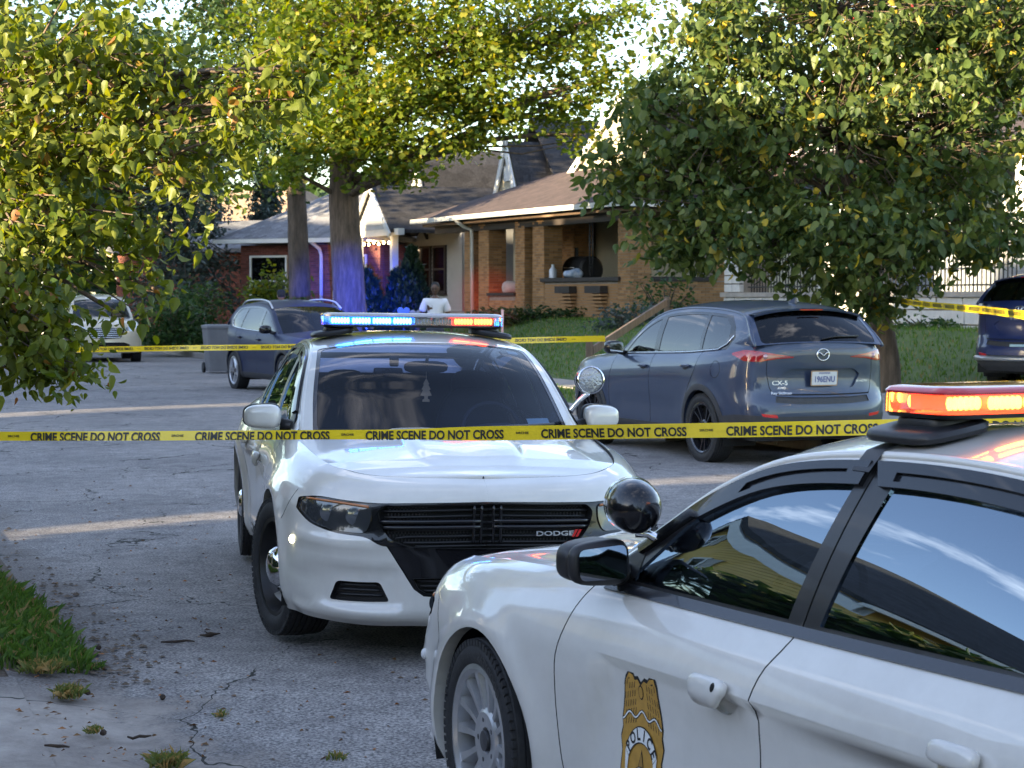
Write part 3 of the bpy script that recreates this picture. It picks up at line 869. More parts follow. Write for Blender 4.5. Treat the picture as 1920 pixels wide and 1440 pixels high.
# porch slab, parapet cores, piers
m_core = MB()
wallbox(m_core, 0.60, 4.75, 0.03, 0.25, -0.2, 1.02); wallbox(m_core, 6.55, 8.3, 0.03, 0.25, -0.2, 0.66)
m_core.build('parapet_core', MORTAR, A)
for (x0, x1, y1) in ((-0.02, 0.60, 0.60), (4.75, 5.45, 0.55), (5.95, 6.55, 0.55), (8.3, 9.0, 0.55), (9.5, 10.0, 0.55)):
    q = MB(); wallbox(q, x0+.02, x1-.02, 0.02, y1, -0.2, 2.72); q.build('pier_core', MORTAR, A)
faces = [((0.60, -0.03, -0.1), (1, 0, 0), 4.15, 1.08, (0, 1, 0))]
brickwork(A, faces, BRICK_Y, MORTAR, as_parts=290)
piers = []
for (x0, x1, y1) in ((-0.02, 0.60, 0.60), (4.75, 5.45, 0.55), (5.95, 6.55, 0.55), (8.3, 9.0, 0.55), (9.5, 10.0, 0.55)):
    piers += [((x0, -0.02, -0.2), (1, 0, 0), x1-x0, 2.9, (0, 1, 0)), ((x0+.02, -y1, -0.2), (0, 1, 0), y1-.02, 2.9, (-1, 0, 0)), ((x1-.02, -0.02, -0.2), (0, -1, 0), y1-.02, 2.9, (1, 0, 0))]
piers += [((6.55, -0.03, -0.1), (1, 0, 0), 1.75, 0.70, (0, 1, 0))]
# near side of the porch, facing the camera, parapet
q = MB(); wallbox(q, 0.0, 0.25, 0.6, 3.0, -0.2, 1.02); wallbox(q, 0.02, 0.6, 2.4, 3.0, -.2, 2.72); q.build('side_parapet_core', MORTAR, A)
piers += [((0.0, -3.0, -0.2), (0, 1, 0), 2.4, 1.22, (-1, 0, 0)), ((0.02, -3.0, 1.02), (0, 1, 0), 0.6, 1.7, (-1, 0, 0))]
brickwork(A, piers, BRICK_Y, MORTAR)
# stepped brick ledges and flower boxes under the rail
for xb in (1.55, 3.25):
    q = MB(); wallbox(q, xb-.42, xb+.42, -0.22, 0.0, 0.72, 0.90); q.build('flower_box', BROWN_D, A)
    for k in range(6):
        q = MB(); wallbox(q, xb-.42+.02*k, xb+.42-.05*k, -0.19+.028*k, 0.0, 0.65-.09*k, 0.70-.09*k); q.build('brick_ledge', BRICK_Y, A)
q = MB(); wallbox(q, 0.45, 4.85, -0.07, 0.32, 1.02, 1.12); q.build('parapet_cap', BROWN_D, A)
q = MB(); wallbox(q, 6.5, 8.35, -0.05, 0.30, 0.66, 0.74); q.build('parapet_cap', BROWN_D, A)
q = MB(); wallbox(q, -0.07, 0.32, 0.62, 2.4, 1.02, 1.12); q.build('parapet_cap', BROWN_D, A)
q = MB(); wallbox(q, 0.26, 12.2, 0.26, 2.55, 0.05, 0.2); q.build('porch_floor', CONC, A)
q = MB(); wallbox(q, -0.3, 12.3, -0.35, 2.55, 2.70, 2.78); q.build('porch_ceiling', mat('porch_board', (0.20, 0.13, 0.085), 0.7, var=0.2, vs=6), A)
# frieze beams
q = MB(); wallbox(q, -0.02, 12.2, 0.0, 0.25, 2.50, 2.70); q.build('porch_beam', BROWN_D, A)
hip_roof(A, -0.55, 12.5, -0.55, 4.6, 2.95, 4.25, 2.6, SH_BROWN, 0.10, 'porch_roof', (2.9, 4.2))
# gutter with a down pipe
q = MB(); q.box((5.97, 0.60, 2.86), (13.2, 0.10, 0.13)); q.build('gutter', WHITE_T, A)
q = MB(); q.box((-0.60, -1.9, 2.86), (0.10, 5.0, 0.13)); q.build('gutter', WHITE_T, A)
q = MB(); q.tube([(9.3, 0.58, 2.80), (9.25, 0.35, 2.62), (9.2, 0.12, 2.52), (9.2, 0.10, 0.0)], 0.055, 8); q.build('down_pipe', WHITE_T, A, True)
# house wall behind the porch
q = MB(); wallbox(q, 0.5, 12.2, 2.6, 10.5, -0.3, 3.0); q.build('wall', CREAM, A)
siding(A, 0.5, 12.2, 2.6, 0.2, 2.68, CREAM, 0.115)
window(A, 9.9, 10.8, 0.75, 2.4, 2.57, BROWN_D); window(A, 11.0, 11.8, 0.75, 2.4, 2.57, BROWN_D); window(A, 8.6, 9.4, 1.05, 2.4, 2.57, WHITE_T)
q = MB(); wallbox(q, 6.72, 7.58, 1.92, 2.5, 0.2, 2.7); q.build('inner_pier_core', MORTAR, A); brickwork(A, [((6.7, -1.90, 0.2), (1, 0, 0), .9, 2.5, (0, 1, 0)), ((6.7, -2.5, 0.2), (0, 1, 0), .6, 2.5, (-1, 0, 0))], BRICK_Y, MORTAR)
q = MB(); wallbox(q, 0.52, 1.3, 0.62, 0.70, 1.2, 2.5); q.build('porch_shutter', BROWN_D, A)
# scrolled iron post on the rail
q = MB()
for dx in (-.09, .09): q.tube([(2.25+dx, -.12, 1.12), (2.25+dx, -.12, 2.55)], 0.016, 6)
for k in range(5):
    zc = 1.28 + k*.27; q.tube([(2.25 + .075*math.sin(t), -.12, zc + .11*math.cos(t)*(1 if k % 2 else -1)) for t in np.linspace(0.3, 5.6, 12)], 0.010, 5)
q.build('iron_post', IRON, A, True)
# cross gable of cream boards, and the steep dark roof and entry gable at the far end
gable_wall(A, 0.8, 10.6, 2.9, 3.1, 6.1, CREAM); gable_roof(A, 0.8, 10.6, 2.95, 11.0, 3.1, 6.1, 'y', SH_DARK, 0.12, 0.10, 'roof'); rake(A, 0.6, 10.8, 2.82, 3.0, 6.25, 0.24, WHITE_T)
gable_roof(A, 9.7, 14.7, 3.3, 12.0, 3.0, 5.95, 'y', SH_DARK, 0.12, 0.1, 'rear_roof')
gable_wall(A, 10.6, 12.8, 2.2, 3.0, 5.2, CREAM); gable_roof(A, 10.6, 12.8, 2.25, 6.5, 3.0, 5.2, 'y', SH_DARK, 0.1, 0.08, 'entry_gable_roof'); rake(A, 10.45, 12.95, 2.1, 2.8, 5.4, 0.20, WHITE_T)
q = MB(); wallbox(q, 11.5, 11.9, 2.13, 2.18, 4.1, 4.55); q.build('gable_vent', WHITE_T, A)
# ---- house C: white gabled porch with string lights
Cc = np.array([2.85, 48.0]) + np.array([-math.sin(R(25)), math.cos(R(25))])*13.2
C_ = house('gable_porch_house', 'white house with small gabled porch and string of lights', (Cc[0] - 0.7, Cc[1] - 0.3), R(25), 1.05)
q = MB(); wallbox(q, 0.2, 9.2, 2.2, 9.5, -0.4, 2.9); q.build('wall', WHITE_S, C_); siding(C_, 0.2, 9.2, 2.2, 0.1, 2.7, WHITE_S)
gable_roof(C_, 3.2, 8.8, 2.4, 10.5, 2.8, 5.5, 'y', SH_DARK)
gable_wall(C_, 0.5, 3.7, 0.0, 2.75, 4.05, WHITE_S); gable_roof(C_, 0.5, 3.7, 0.05, 4.5, 2.75, 4.05, 'y', SH_DARK, 0.1, 0.15, 'porch_roof'); rake(C_, 0.3, 3.9, -0.12, 2.6, 4.22, 0.16, WHITE_T)
for x in (0.6, 3.6, 7.3):
    q = MB(); wallbox(q, x-.1, x+.1, 0.0, 0.2, -.3, 2.7); q.build('porch_post', WHITE_T, C_)
q = MB(); wallbox(q, 0.0, 7.5, 0.0, 0.2, 2.55, 2.75); q.build('porch_beam', WHITE_T, C_)
q = MB(); wallbox(q, 4.6, 6.0, 2.1, 2.2, 0.2, 2.4); q.build('brick_panel_core', MORTAR, C_); brickwork(C_, [((4.6, -2.08, 0.2), (1, 0, 0), 1.4, 2.2, (0, 1, 0))], mat('orange_brick', (0.33, 0.14, 0.07), 0.9, island=0.3), MORTAR)
window(C_, 1.4, 2.4, 0.8, 2.3, 2.17, BROWN_D); window(C_, 2.6, 3.5, 0.8, 2.3, 2.17, BROWN_D)
gable_wall(C_, 2.7, 4.5, 2.2, 2.9, 4.9, WHITE_S); gable_roof(C_, 2.7, 4.5, 2.25, 5.5, 2.9, 4.9, 'y', SH_DARK, 0.1, 0.08, 'entry_gable_roof'); rake(C_, 2.55, 4.65, 2.1, 2.75, 5.05, 0.18, WHITE_T)
# ---- house B: red brick with grey hip roof
B_ = house('red_brick_house', 'red brick house with pale grey hip roof behind the two big trunks', (-5.0, 64.0), R(25), 0.9)
B_.rotation_euler[2] = R(90 + 62)
q = MB(); wallbox(q, -1.0, 4.6, 0.0, 9.0, -0.5, 2.55); q.build('wall_core', MORTAR_D, B_)
brickwork(B_, [((-1.0, 0.01, -0.3), (1, 0, 0), 5.6, 2.85, (0, 1, 0))], BRICK_R, MORTAR_D, as_parts=0)
brickwork(B_, [((-1.01, -9.0, -0.3), (0, 1, 0), 9.0, 2.85, (-1, 0, 0))], BRICK_R, MORTAR_D)
hip_roof(B_, -1.6, 5.2, -0.6, 9.6, 2.75, 4.5, 2.6, SH_GREY, 0.14, 'roof', (3.0, 6.0))
q = MB(); q.box((1.8, 0.66, 2.66), (6.9, 0.10, 0.14)); q.build('gutter', WHITE_T, B_)
q = MB(); q.tube([(1.4, 0.6, 2.6), (1.35, 0.2, 2.4), (1.35, 0.08, 2.2), (1.35, 0.08, 0)], 0.06, 8); q.build('down_pipe', WHITE_T, B_, True)
window(B_, 2.7, 4.2, 0.5, 2.2, -0.03, WHITE_T, bars=1); window(B_, -0.4, 0.9, 0.5, 2.2, -0.03, WHITE_T)
# ---- low red brick building and tan-roofed house further left
E_ = house('low_brick_house', 'low dark red brick house behind the green bushes', (-7.9, 70.0), R(25), 0.7); E_.rotation_euler[2] = R(90 + 70)
q = MB(); wallbox(q, -1.0, 7.0, 0.0, 7.0, -0.5, 2.6); q.build('wall_core', MORTAR_D, E_)
brickwork(E_, [((-1.0, 0.01, -0.3), (1, 0, 0), 8.0, 2.9, (0, 1, 0))], BRICK_R, MORTAR_D)
window(E_, 0.2, 1.6, 1.7, 2.5, -0.03, WHITE_T, bars=0); hip_roof(E_, -1.5, 7.5, -0.5, 7.5, 2.75, 3.9, 2.5, SH_GREY, 0.14, 'roof')
T_ = house('tan_roof_house', 'distant house with broad tan shingle roof', (-12.5, 92.0), R(25), 0.8); T_.rotation_euler[2] = R(90 + 60)
q = MB(); wallbox(q, -3.0, 7.0, 0.0, 8.0, -0.5, 2.9); q.build('wall', mat('tan_wall', (0.4, 0.32, 0.24), .8), T_); hip_roof(T_, -3.8, 7.8, -0.8, 9.0, 3.0, 6.2, 3.4, SH_TAN, 0.15, 'roof'); window(T_, 0, 1.2, 1.0, 2.3, -.03)
# ---- house D: pale stone porch at the right, mostly behind the tree
D_ = house('stone_porch_house', 'pale house with stone block porch and black railing behind right tree', (7.2, 36.6), R(20), 1.02)
STONE = mat('pale_stone', (0.52, 0.50, 0.47), 0.9, island=0.14, var=0.12, vs=3, bump=0.5, bs=9)
q = MB(); wallbox(q, -3.5, 7.4, 0.05, 0.5, -0.6, 0.70); q.build('porch_core', MORTAR, D_)
r_ = random.Random(9); z = -0.25; k = 0
while z < 0.66:
    h = r_.choice((0.13, 0.20, 0.26)); h = min(h, 0.70 - z); x = -3.5
    while x < 7.35:
        L = min(r_.uniform(0.35, 0.85), 7.4 - x)
        if L > 0.06:
            q = MB(); q.bevbox((0, 0, 0), (L - .022, 0.10, h - .022), 0.012); o = q.build('stone', STONE, D_); o.location = (x + L/2, -0.04 + r_.uniform(-.012, .012), z + h/2)
        x += L
    z += h
q = MB(); wallbox(q, -3.6, 7.5, -0.05, 2.6, 0.70, 0.80); q.build('porch_slab', CONC, D_)
for x0 in (6.65, 2.4):
    q = MB(); wallbox(q, x0+.03, x0+.72, 0.08, 0.7, 0.8, 1.72); q.build('pier_core', MORTAR, D_)
    for i in range(5):
        for j in range(2):
            L = .75/2; q = MB(); q.bevbox((0, 0, 0), (L - .02, .12, .185 - .02), .012); o = q.build('stone', STONE, D_); o.location = (x0 + L*(j+.5), -0.06, 0.8 + .185*(i+.5))
    q = MB(); wallbox(q, x0-.04, x0+.79, -.02, .76, 1.73, 1.82); q.build('pier_cap', STONE, D_)
for (xa, xb) in ((3.2, 6.6), (-3.4, 2.35)):
    q = MB(); wallbox(q, xa, xb, .18, .215, 1.60, 1.64); wallbox(q, xa, xb, .18, .215, 0.90, 0.93)
    q.build('rail', IRON, D_)
    for k in range(int((xb-xa)/.13)):
        q = MB(); wallbox(q, xa+.13*k, xa+.13*k+.018, .19, .208, 0.80, 1.62); q.build('baluster', IRON, D_)
q = MB(); wallbox(q, -4.0, 7.2, 2.6, 10, -0.5, 3.6); q.build('wall', mat('pale_grey_wall', (0.30, 0.31, 0.33), .7, var=.06), D_); siding(D_, -4.0, 7.2, 2.6, .8, 3.5, mat('pale_blue_siding', (0.30, 0.32, 0.35), .6))
window(D_, 0.4, 1.7, 1.4, 3.0, 2.57); window(D_, 4.4, 5.5, 1.2, 3.0, 2.57, BROWN_D)
gable_wall(D_, -1.2, 7.4, 1.6, 3.4, 7.2, mat('grey_gable', (0.34, 0.33, 0.35), .7)); gable_roof(D_, -1.2, 7.4, 1.65, 10.5, 3.4, 7.2, 'y', SH_DARK, .12, .15); rake(D_, -1.4, 7.6, 1.46, 3.25, 7.35, .20, WHITE_T); rake(D_, -1.52, 7.72, 1.40, 3.22, 7.52, .10, mat('red_trim', (0.35, 0.03, 0.03), .5), name='red_trim')
hip_roof(D_, -4.2, 7.6, -.3, 3.0, 3.3, 4.0, .6, SH_BROWN, .12, 'porch_roof', (2.2, 2.9))
for x in (-3.3, 2.75, 7.0):
    q = MB(); wallbox(q, x-.13, x+.13, .3, .56, 1.82, 3.2); q.build('porch_post', WHITE_T, D_)
# ---- left side of the street, seen only in reflections and by the shade it throws
Y_ = thing('yellow_house', 'yellow clapboard gabled house mirrored in the near car windows', 'house', st(9.0, -8.6, 0.25), 0)
Y_.scale = (1, 0.82, 1); Y_.rotation_euler = (0, 0, STREET)          # local x to the right (b), y along the street (a)
YEL = mat('yellow_clapboard', (0.66, 0.44, 0.11), .6, var=.05, vs=2)
def yb(m, a0, a1, b0, b1, z0, z1): m.box(((b0+b1)/2, (a0+a1)/2, (z0+z1)/2), (abs(b1-b0), abs(a1-a0), abs(z1-z0))); return m
yb(MB(), -4.2, 4.2, -12.5, 0.0, -.3, 4.4).build('wall', YEL, Y_)
m = MB()
for i in range(26):
    z = 0.2 + i*.16; m.add([(0.035, -4.2, z), (0.035, 4.2, z), (0.006, 4.2, z+.16), (0.006, -4.2, z+.16), (0, -4.2, z), (0, 4.2, z)], [(0, 1, 2, 3), (4, 5, 1, 0)])
n = 16
for i in range(n):
    z = 4.36 + i*.16; h0, h1 = 4.2*(1 - i/n), 4.2*(1 - (i+1)/n); m.add([(0.035, -h0, z), (0.035, h0, z), (0.006, h1, z+.16), (0.006, -h1, z+.16), (0, -h0, z), (0, h0, z)], [(0, 1, 2, 3), (4, 5, 1, 0)])
tag(m.build('clapboard', YEL, Y_), kind='stuff')
m = MB()
for s_ in (-1, 1):
    p = [(0.55, s_*4.75, 3.98), (0.55, 0, 7.05), (-13, 0, 7.05), (-13, s_*4.75, 3.98)]; m.add(p + [(q[0], q[1], q[2]+.14) for q in p], [(0, 1, 2, 3), (4, 5, 6, 7), (0, 1, 5, 4), (1, 2, 6, 5), (2, 3, 7, 6), (3, 0, 4, 7)])
m.build('roof', SH_DARK, Y_)
for s_ in (-1, 1):
    p = [(0.57, s_*4.8, 3.86), (0.57, 0, 7.0), (0.57, 0, 6.65), (0.57, s_*4.8, 3.52)]
    m = MB(); m.add(p + [(q[0]-.12, q[1], q[2]) for q in p], [(0, 1, 2, 3), (0, 4, 5, 1), (2, 6, 7, 3), (7, 6, 5, 4)]); m.build('bargeboard', WHITE_T, Y_)
    MB().box((-6.2, s_*4.82, 3.95), (13.6, .14, .14)).build('gutter', WHITE_T, Y_)
def ywin(a, z, w_, h_, par=Y_):
    o = link('window', None, None, par); m = MB()
    for (da, dz, sa, sz) in ((0, h_/2, w_+.2, .12), (0, -h_/2, w_+.2, .12), (-w_/2, 0, .12, h_), (w_/2, 0, .12, h_), (0, 0, w_, .06)): m.box((0.07, a+da, z+dz), (.07, sa, sz))
    m.build('window_frame', WHITE_T, o); MB().box((0.045, a, z), (.02, w_, h_)).build('pane', PANE, o)
    for s_ in (-1, 1): MB().box((0.055, a+s_*(w_/2+.28), z), (.04, .36, h_)).build('shutter', mat('grey_shutter', (0.4, 0.38, 0.34), .6), o)
ywin(-1.5, 3.6, .9, 1.4); ywin(1.6, 3.6, .9, 1.4); ywin(0, 5.7, .7, .7); ywin(-2.2, 1.3, 1.0, 1.5)
m = MB(); p = [(2.6, -4.9, 2.35), (2.6, 4.9, 2.35), (0, 4.3, 3.05), (0, -4.3, 3.05)]; m.add(p + [(q[0], q[1], q[2]+.12) for q in p], [(0, 1, 2, 3), (4, 5, 6, 7), (0, 1, 5, 4), (1, 2, 6, 5), (2, 3, 7, 6), (3, 0, 4, 7)]); m.build('porch_roof', SH_DARK, Y_)
for a in (-4.4, -1.5, 1.5, 4.4): MB().box((2.3, a, 1.1), (.14, .14, 2.4)).build('porch_post', WHITE_T, Y_)
MB().box((2.64, 0, 2.36), (.12, 9.9, .13)).build('gutter', WHITE_T, Y_)
def plain_house(nm, lab, a, b, w_, dp, he, hr, wm, rm, side=False):
    h = thing(nm, lab, 'house', st(a, b, .25), 0); h.rotation_euler = (0, 0, STREET)
    MB().box((-dp/2, 0, he/2 - .3), (dp, w_, he + .6)).build('wall', wm, h)
    m = MB()
    for s_ in (-1, 1):
        p = [(.5, s_*(w_/2+.4), he-.25), (.5, 0, hr), (-dp-.5, 0, hr), (-dp-.5, s_*(w_/2+.4), he-.25)]; m.add(p + [(q[0], q[1], q[2]+.14) for q in p], [(0, 1, 2, 3), (4, 5, 6, 7), (0, 1, 5, 4), (1, 2, 6, 5), (2, 3, 7, 6), (3, 0, 4, 7)])
    m.add([(0.0, -w_/2, he), (0, w_/2, he), (0, 0, hr), (-dp, -w_/2, he), (-dp, w_/2, he), (-dp, 0, hr)], [(0, 1, 2), (3, 5, 4)])
    if side:
        m = MB()
        for xa in (.5, -dp-.5):
            p = [(xa, -w_/2-.3, he-.25), (xa, w_/2+.3, he-.25), (-dp/2, w_/2+.3, hr), (-dp/2, -w_/2-.3, hr)]; m.add(p + [(q[0], q[1], q[2]+.14) for q in p], [(0, 1, 2, 3), (4, 5, 6, 7), (0, 1, 5, 4), (1, 2, 6, 5), (2, 3, 7, 6), (3, 0, 4, 7)])
        for s_ in (-1, 1): m.add([(0, s_*w_/2, he-.3), (-dp, s_*w_/2, he-.3), (-dp/2, s_*w_/2, hr)], [(0, 1, 2)])
    m.build('roof', rm, h)
    for a_ in (-w_/4, w_/4): ywin(a_, he*.45, 1.0, 1.5, h)
    return h
plain_house('white_house', 'white gabled house next along the left kerb beyond the yellow one', 22.6, -9.5, 11.6, 11, 4.6, 8.2, WHITE_S, SH_GREY, True)
plain_house('brick_house', 'brick gabled house third along the left kerb', 35.4, -9.5, 11.6, 11, 4.6, 8.2, mat('plain_brick', (0.2, .08, .06), .9, var=.2, vs=20), SH_DARK, True)
plain_house('cream_house', 'cream gabled house furthest along the left kerb', 49.2, -9.5, 11.5, 11, 4.6, 8.2, CREAM, SH_DARK, True)
plain_house('grey_house', 'grey gabled house behind the camera on the left', -16.5, -9.5, 9, 11, 3.8, 7.4, mat('grey_siding', (0.35, .36, .37), .7), SH_DARK)
plain_house('added_back_house', 'dark roofed house added in the back row to shade the parked car', 4.1, -21.0, 10.0, 11, 5.2, 9.0, mat('grey_siding'), SH_DARK, True)  # added house, placed so its roof shades the parked car
# ------------------------------------------------------------------ trees and plants
BARK = mat('bark', (0.085, 0.065, 0.05), 0.95, var=0.45, vs=9, bump=1.0, bs=13, stretch=(1, 1, 0.22))
BARK2 = mat('bark_warm', (0.11, 0.078, 0.055), 0.95, var=0.45, vs=12, bump=1.0, bs=18, stretch=(1, 1, 0.2))
LEAF_HEART = (np.array([(0, 0, 0), (.27, .08, .06), (.38, .36, .09), (.23, .74, .03), (0, 1.14, -.16), (-.23, .74, .03), (-.38, .36, .09), (-.27, .08, .06)]),
              np.array([(0, 1, 2), (0, 2, 3), (0, 3, 4), (0, 4, 5), (0, 5, 6), (0, 6, 7)]))
LEAF_OVAL = (np.array([(0, 0, 0), (.30, .38, .05), (.16, .78, .02), (0, 1.06, -.08), (-.16, .78, .02), (-.30, .38, .05)]), np.array([(0, 1, 2), (0, 2, 3), (0, 3, 4), (0, 4, 5)]))
LEAF_MAPLE = (np.array([(0, 0, 0), (.52, .18, .06), (.30, .42, .02), (.42, .78, .05), (0, 1.1, -.06), (-.42, .78, .05), (-.30, .42, .02), (-.52, .18, .06)]),
              np.array([(0, 1, 2), (0, 2, 4), (2, 3, 4), (0, 4, 6), (4, 5, 6), (0, 6, 7)]))
def leaf_frames(P, r, droop=0.5, size=0.1, sv=0.36):
    n = len(P); an = r.uniform(0, 2*np.pi, n); el = r.normal(-droop, 0.45, n)
    y = np.stack([np.cos(an)*np.cos(el), np.sin(an)*np.cos(el), np.sin(el)], 1)           # along the leaf
    t = np.stack([-np.sin(an), np.cos(an), np.zeros(n)], 1)
    roll = r.normal(0, 0.7, n)[:, None]; u = np.cross(t, y)
    x = t*np.cos(roll) + u*np.sin(roll); z = np.cross(x, y); s_ = size*np.clip(r.normal(1, sv, n), .45, 1.7)
    return x, y, z, s_
def leaf_mesh(P, shape, r, size, droop=0.5, sv=0.36):
    x, y, z, s_ = leaf_frames(P, r, droop, size, sv); V0, F0 = shape; k = len(V0)
    V = P[:, None, :] + s_[:, None, None]*(V0[None, :, 0:1]*x[:, None, :] + V0[None, :, 1:2]*y[:, None, :] + V0[None, :, 2:3]*z[:, None, :])
    F = (np.arange(len(P))*k)[:, None, None] + F0[None]
    return V, F, (x, y, z, s_)
def px_blob(px, py, d, rx, ry, rd, n):
    s_ = F_PX/d
    return (at(px, d), d, zat(py, d), rx/s_, rd, ry/s_, n)
def tree(name, label, trunk, tr, blobs, shape, size, lmat, bark, seed, clump=0.35, per=14, droop=0.5, parts=0, group=None, fill=0.55, branch=0.5, cat='tree', limb_r=0.06, clip=None):
    """trunk: list of points; tr radii; blobs: ellipsoids (x,y,z,rx,ry,rz,clumps)"""
    r = np.random.default_rng(seed); base = trunk[0]
    root = thing(name, label, cat, base, 0, group); B = np.array(base)
    m = MB(); T = [np.array(p, float) for p in trunk]
    # gently wandering trunk with a flared foot
    tt = np.r_[0, np.cumsum([np.linalg.norm(b-a) for a, b in zip(T[:-1], T[1:])])]; q = np.linspace(0, tt[-1], 9*len(T))
    C = crom(q, tt, np.array(T)); rr = np.interp(q, tt, tr); rr[0] *= 1.35; rr[1] *= 1.12
    m.tube([tuple(p - B) for p in C], list(rr), 30)
    ph = r.uniform(0, 6.28, 4)
    for i, q_ in enumerate(m.v):                     # furrowed bark
        k_, j_ = i % 30, min(i // 30, len(C) - 1); ax = C[j_] - B; dx = np.array(q_) - ax; an_ = 2*math.pi*k_/30
        f_ = .035*math.sin(an_*5 + ph[0] + .8*math.sin(ax[2]*1.3)) + .05*(1 if (k_ + int(3*math.sin(ax[2]*2 + ph[1]))) % 2 else -1)*.6 + .02*math.sin(an_*11 + ax[2]*5)
        m.v[i] = tuple(ax + dx*(1 + f_))
    trunk_o = m.build('trunk', bark, root, True)
    limbs = MB(); twigs = MB(); L = []
    for (x, y, z, rx, ry, rz, n) in blobs:
        c = np.array([x, y, z])
        # limb from the trunk to the blob
        j = np.argmin(np.abs(C[:, 2] - (c[2] - 0.55*np.linalg.norm(c[:2] - C[-1, :2])))); j = max(j, int(len(C)*0.45))
        s0 = C[j]; mid = s0*0.45 + c*0.55 + np.array([0, 0, 0.12*np.linalg.norm(c - s0)])*0.6 + r.normal(0, 0.04*np.linalg.norm(c-s0), 3)
        qs = np.linspace(0, 1, 7)[:, None]; path = (1-qs)**2*s0 + 2*qs*(1-qs)*mid + qs**2*c
        r0 = min(rr[j]*0.7, limb_r*(0.6 + 0.12*np.linalg.norm(c-s0))); limbs.tube([tuple(p - B) for p in path], list(np.linspace(r0, r0*0.3, 7)), 7)
        for k in range(n):
            dv = r.normal(0, 1, 3); dv /= np.linalg.norm(dv); rad = r.random()**fill
            cc = c + dv*rad*np.array([rx, ry, rz])
            if clip is not None and not clip(cc): continue
            if r.random() < branch:
                a0 = path[r.integers(3, 7)]; mm = (a0 + cc)/2 + r.normal(0, .06*np.linalg.norm(cc-a0), 3)
                twigs.tube([tuple(p - B) for p in (a0, mm, cc)], [r0*.22 + .004, r0*.13 + .003, .003], 4, False)
            m_ = max(3, int(r.normal(per, per*.3)))
            off = r.normal(0, 1, (m_, 3)); off *= clump*(0.25 + 0.75*r.random((m_, 1)))/np.maximum(1, np.linalg.norm(off, axis=1)[:, None]*0.8)
            L.append(cc + off*np.array([1, 1, .75]))
    if limbs.v: limbs.build('limb', bark, root, True)
    if twigs.v: tag(twigs.build('twig', bark, root, True), kind='stuff')
    P = np.vstack(L)
    V, F, fr = leaf_mesh(P, shape, r, size, droop)
    sel = np.zeros(len(P), bool)
    if parts:
        s_ = F_PX/np.maximum(P[:, 1], 1); px = 960 + P[:, 0]*s_; py = Y_H - (P[:, 2]-CAM_H)*s_
        vis = (px > 5) & (px < 1915) & (py > 5) & (py < 1435)
        order = np.argsort(np.where(vis, P[:, 1] - fr[3]*3, 1e9)); sel[order[:parts]] = True
        lm = mesh_np('leaf', shape[0], shape[1]); lm.materials.append(lmat)
        for i in np.where(sel)[0]:
            o = bpy.data.objects.new('leaf', lm); COL.objects.link(o); o.parent = root
            Mx = Matrix(np.array([fr[0][i], fr[1][i], fr[2][i]]).T.tolist()).to_4x4()
            o.matrix_local = Matrix.Translation(Vector(P[i] - B)) @ Mx @ Matrix.Scale(float(fr[3][i]), 4)
    Vk = (V[~sel] - B).reshape(-1, 3); k = len(shape[0]); Fk = ((np.arange((~sel).sum())*k)[:, None, None] + shape[1][None]).reshape(-1, 3)
    tag(link('crown', mesh_np('crown', Vk, Fk), lmat, root), kind='stuff')
    return root
def bush(name, label, c, rad, n, shape, size, lmat, seed, group=None, stems=7, cat='bush', shell=0.5):
    r = np.random.default_rng(seed); root = thing(name, label, cat, c, 0, group)
    dv = r.normal(0, 1, (n, 3)); dv[:, 2] = np.abs(dv[:, 2]); dv /= np.linalg.norm(dv, axis=1)[:, None]
    lump = 1 + .18*np.sin(dv[:, 0]*6 + seed) * np.cos(dv[:, 1]*5) + .12*np.sin(dv[:, 2]*9 + seed)
    P = dv*(r.random((n, 1))**shell)*np.array(rad)*lump[:, None]
    V, F, _ = leaf_mesh(P, shape, r, size, 0.2)
    tag(link('foliage', mesh_np('foliage', V.reshape(-1, 3), F.reshape(-1, 3)), lmat, root), kind='stuff')
    m = MB()
    for k in range(stems):
        t = r.normal(0, .4, 2); m.tube([(t[0]*.2, t[1]*.2, -.1), (t[0]*rad[0]*.5, t[1]*rad[1]*.5, rad[2]*.45), (t[0]*rad[0], t[1]*rad[1], rad[2]*.8)], [.03, .02, .008], 5)
    m.build('stem', BARK, root); return root

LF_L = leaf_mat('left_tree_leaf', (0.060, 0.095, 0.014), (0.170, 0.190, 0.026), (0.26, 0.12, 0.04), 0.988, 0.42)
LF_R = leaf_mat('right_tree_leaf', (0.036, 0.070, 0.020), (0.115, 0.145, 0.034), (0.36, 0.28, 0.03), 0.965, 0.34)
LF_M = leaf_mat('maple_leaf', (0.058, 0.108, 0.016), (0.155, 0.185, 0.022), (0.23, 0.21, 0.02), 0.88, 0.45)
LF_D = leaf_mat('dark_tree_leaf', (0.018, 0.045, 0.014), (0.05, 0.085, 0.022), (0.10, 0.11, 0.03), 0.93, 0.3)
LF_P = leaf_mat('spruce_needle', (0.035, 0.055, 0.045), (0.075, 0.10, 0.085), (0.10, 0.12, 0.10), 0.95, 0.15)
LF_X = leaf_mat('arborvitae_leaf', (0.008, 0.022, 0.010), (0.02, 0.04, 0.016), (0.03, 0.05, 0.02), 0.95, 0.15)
LF_B = leaf_mat('bush_leaf', (0.02, 0.06, 0.015), (0.06, 0.11, 0.03), (0.12, 0.15, 0.04), 0.93, 0.3)

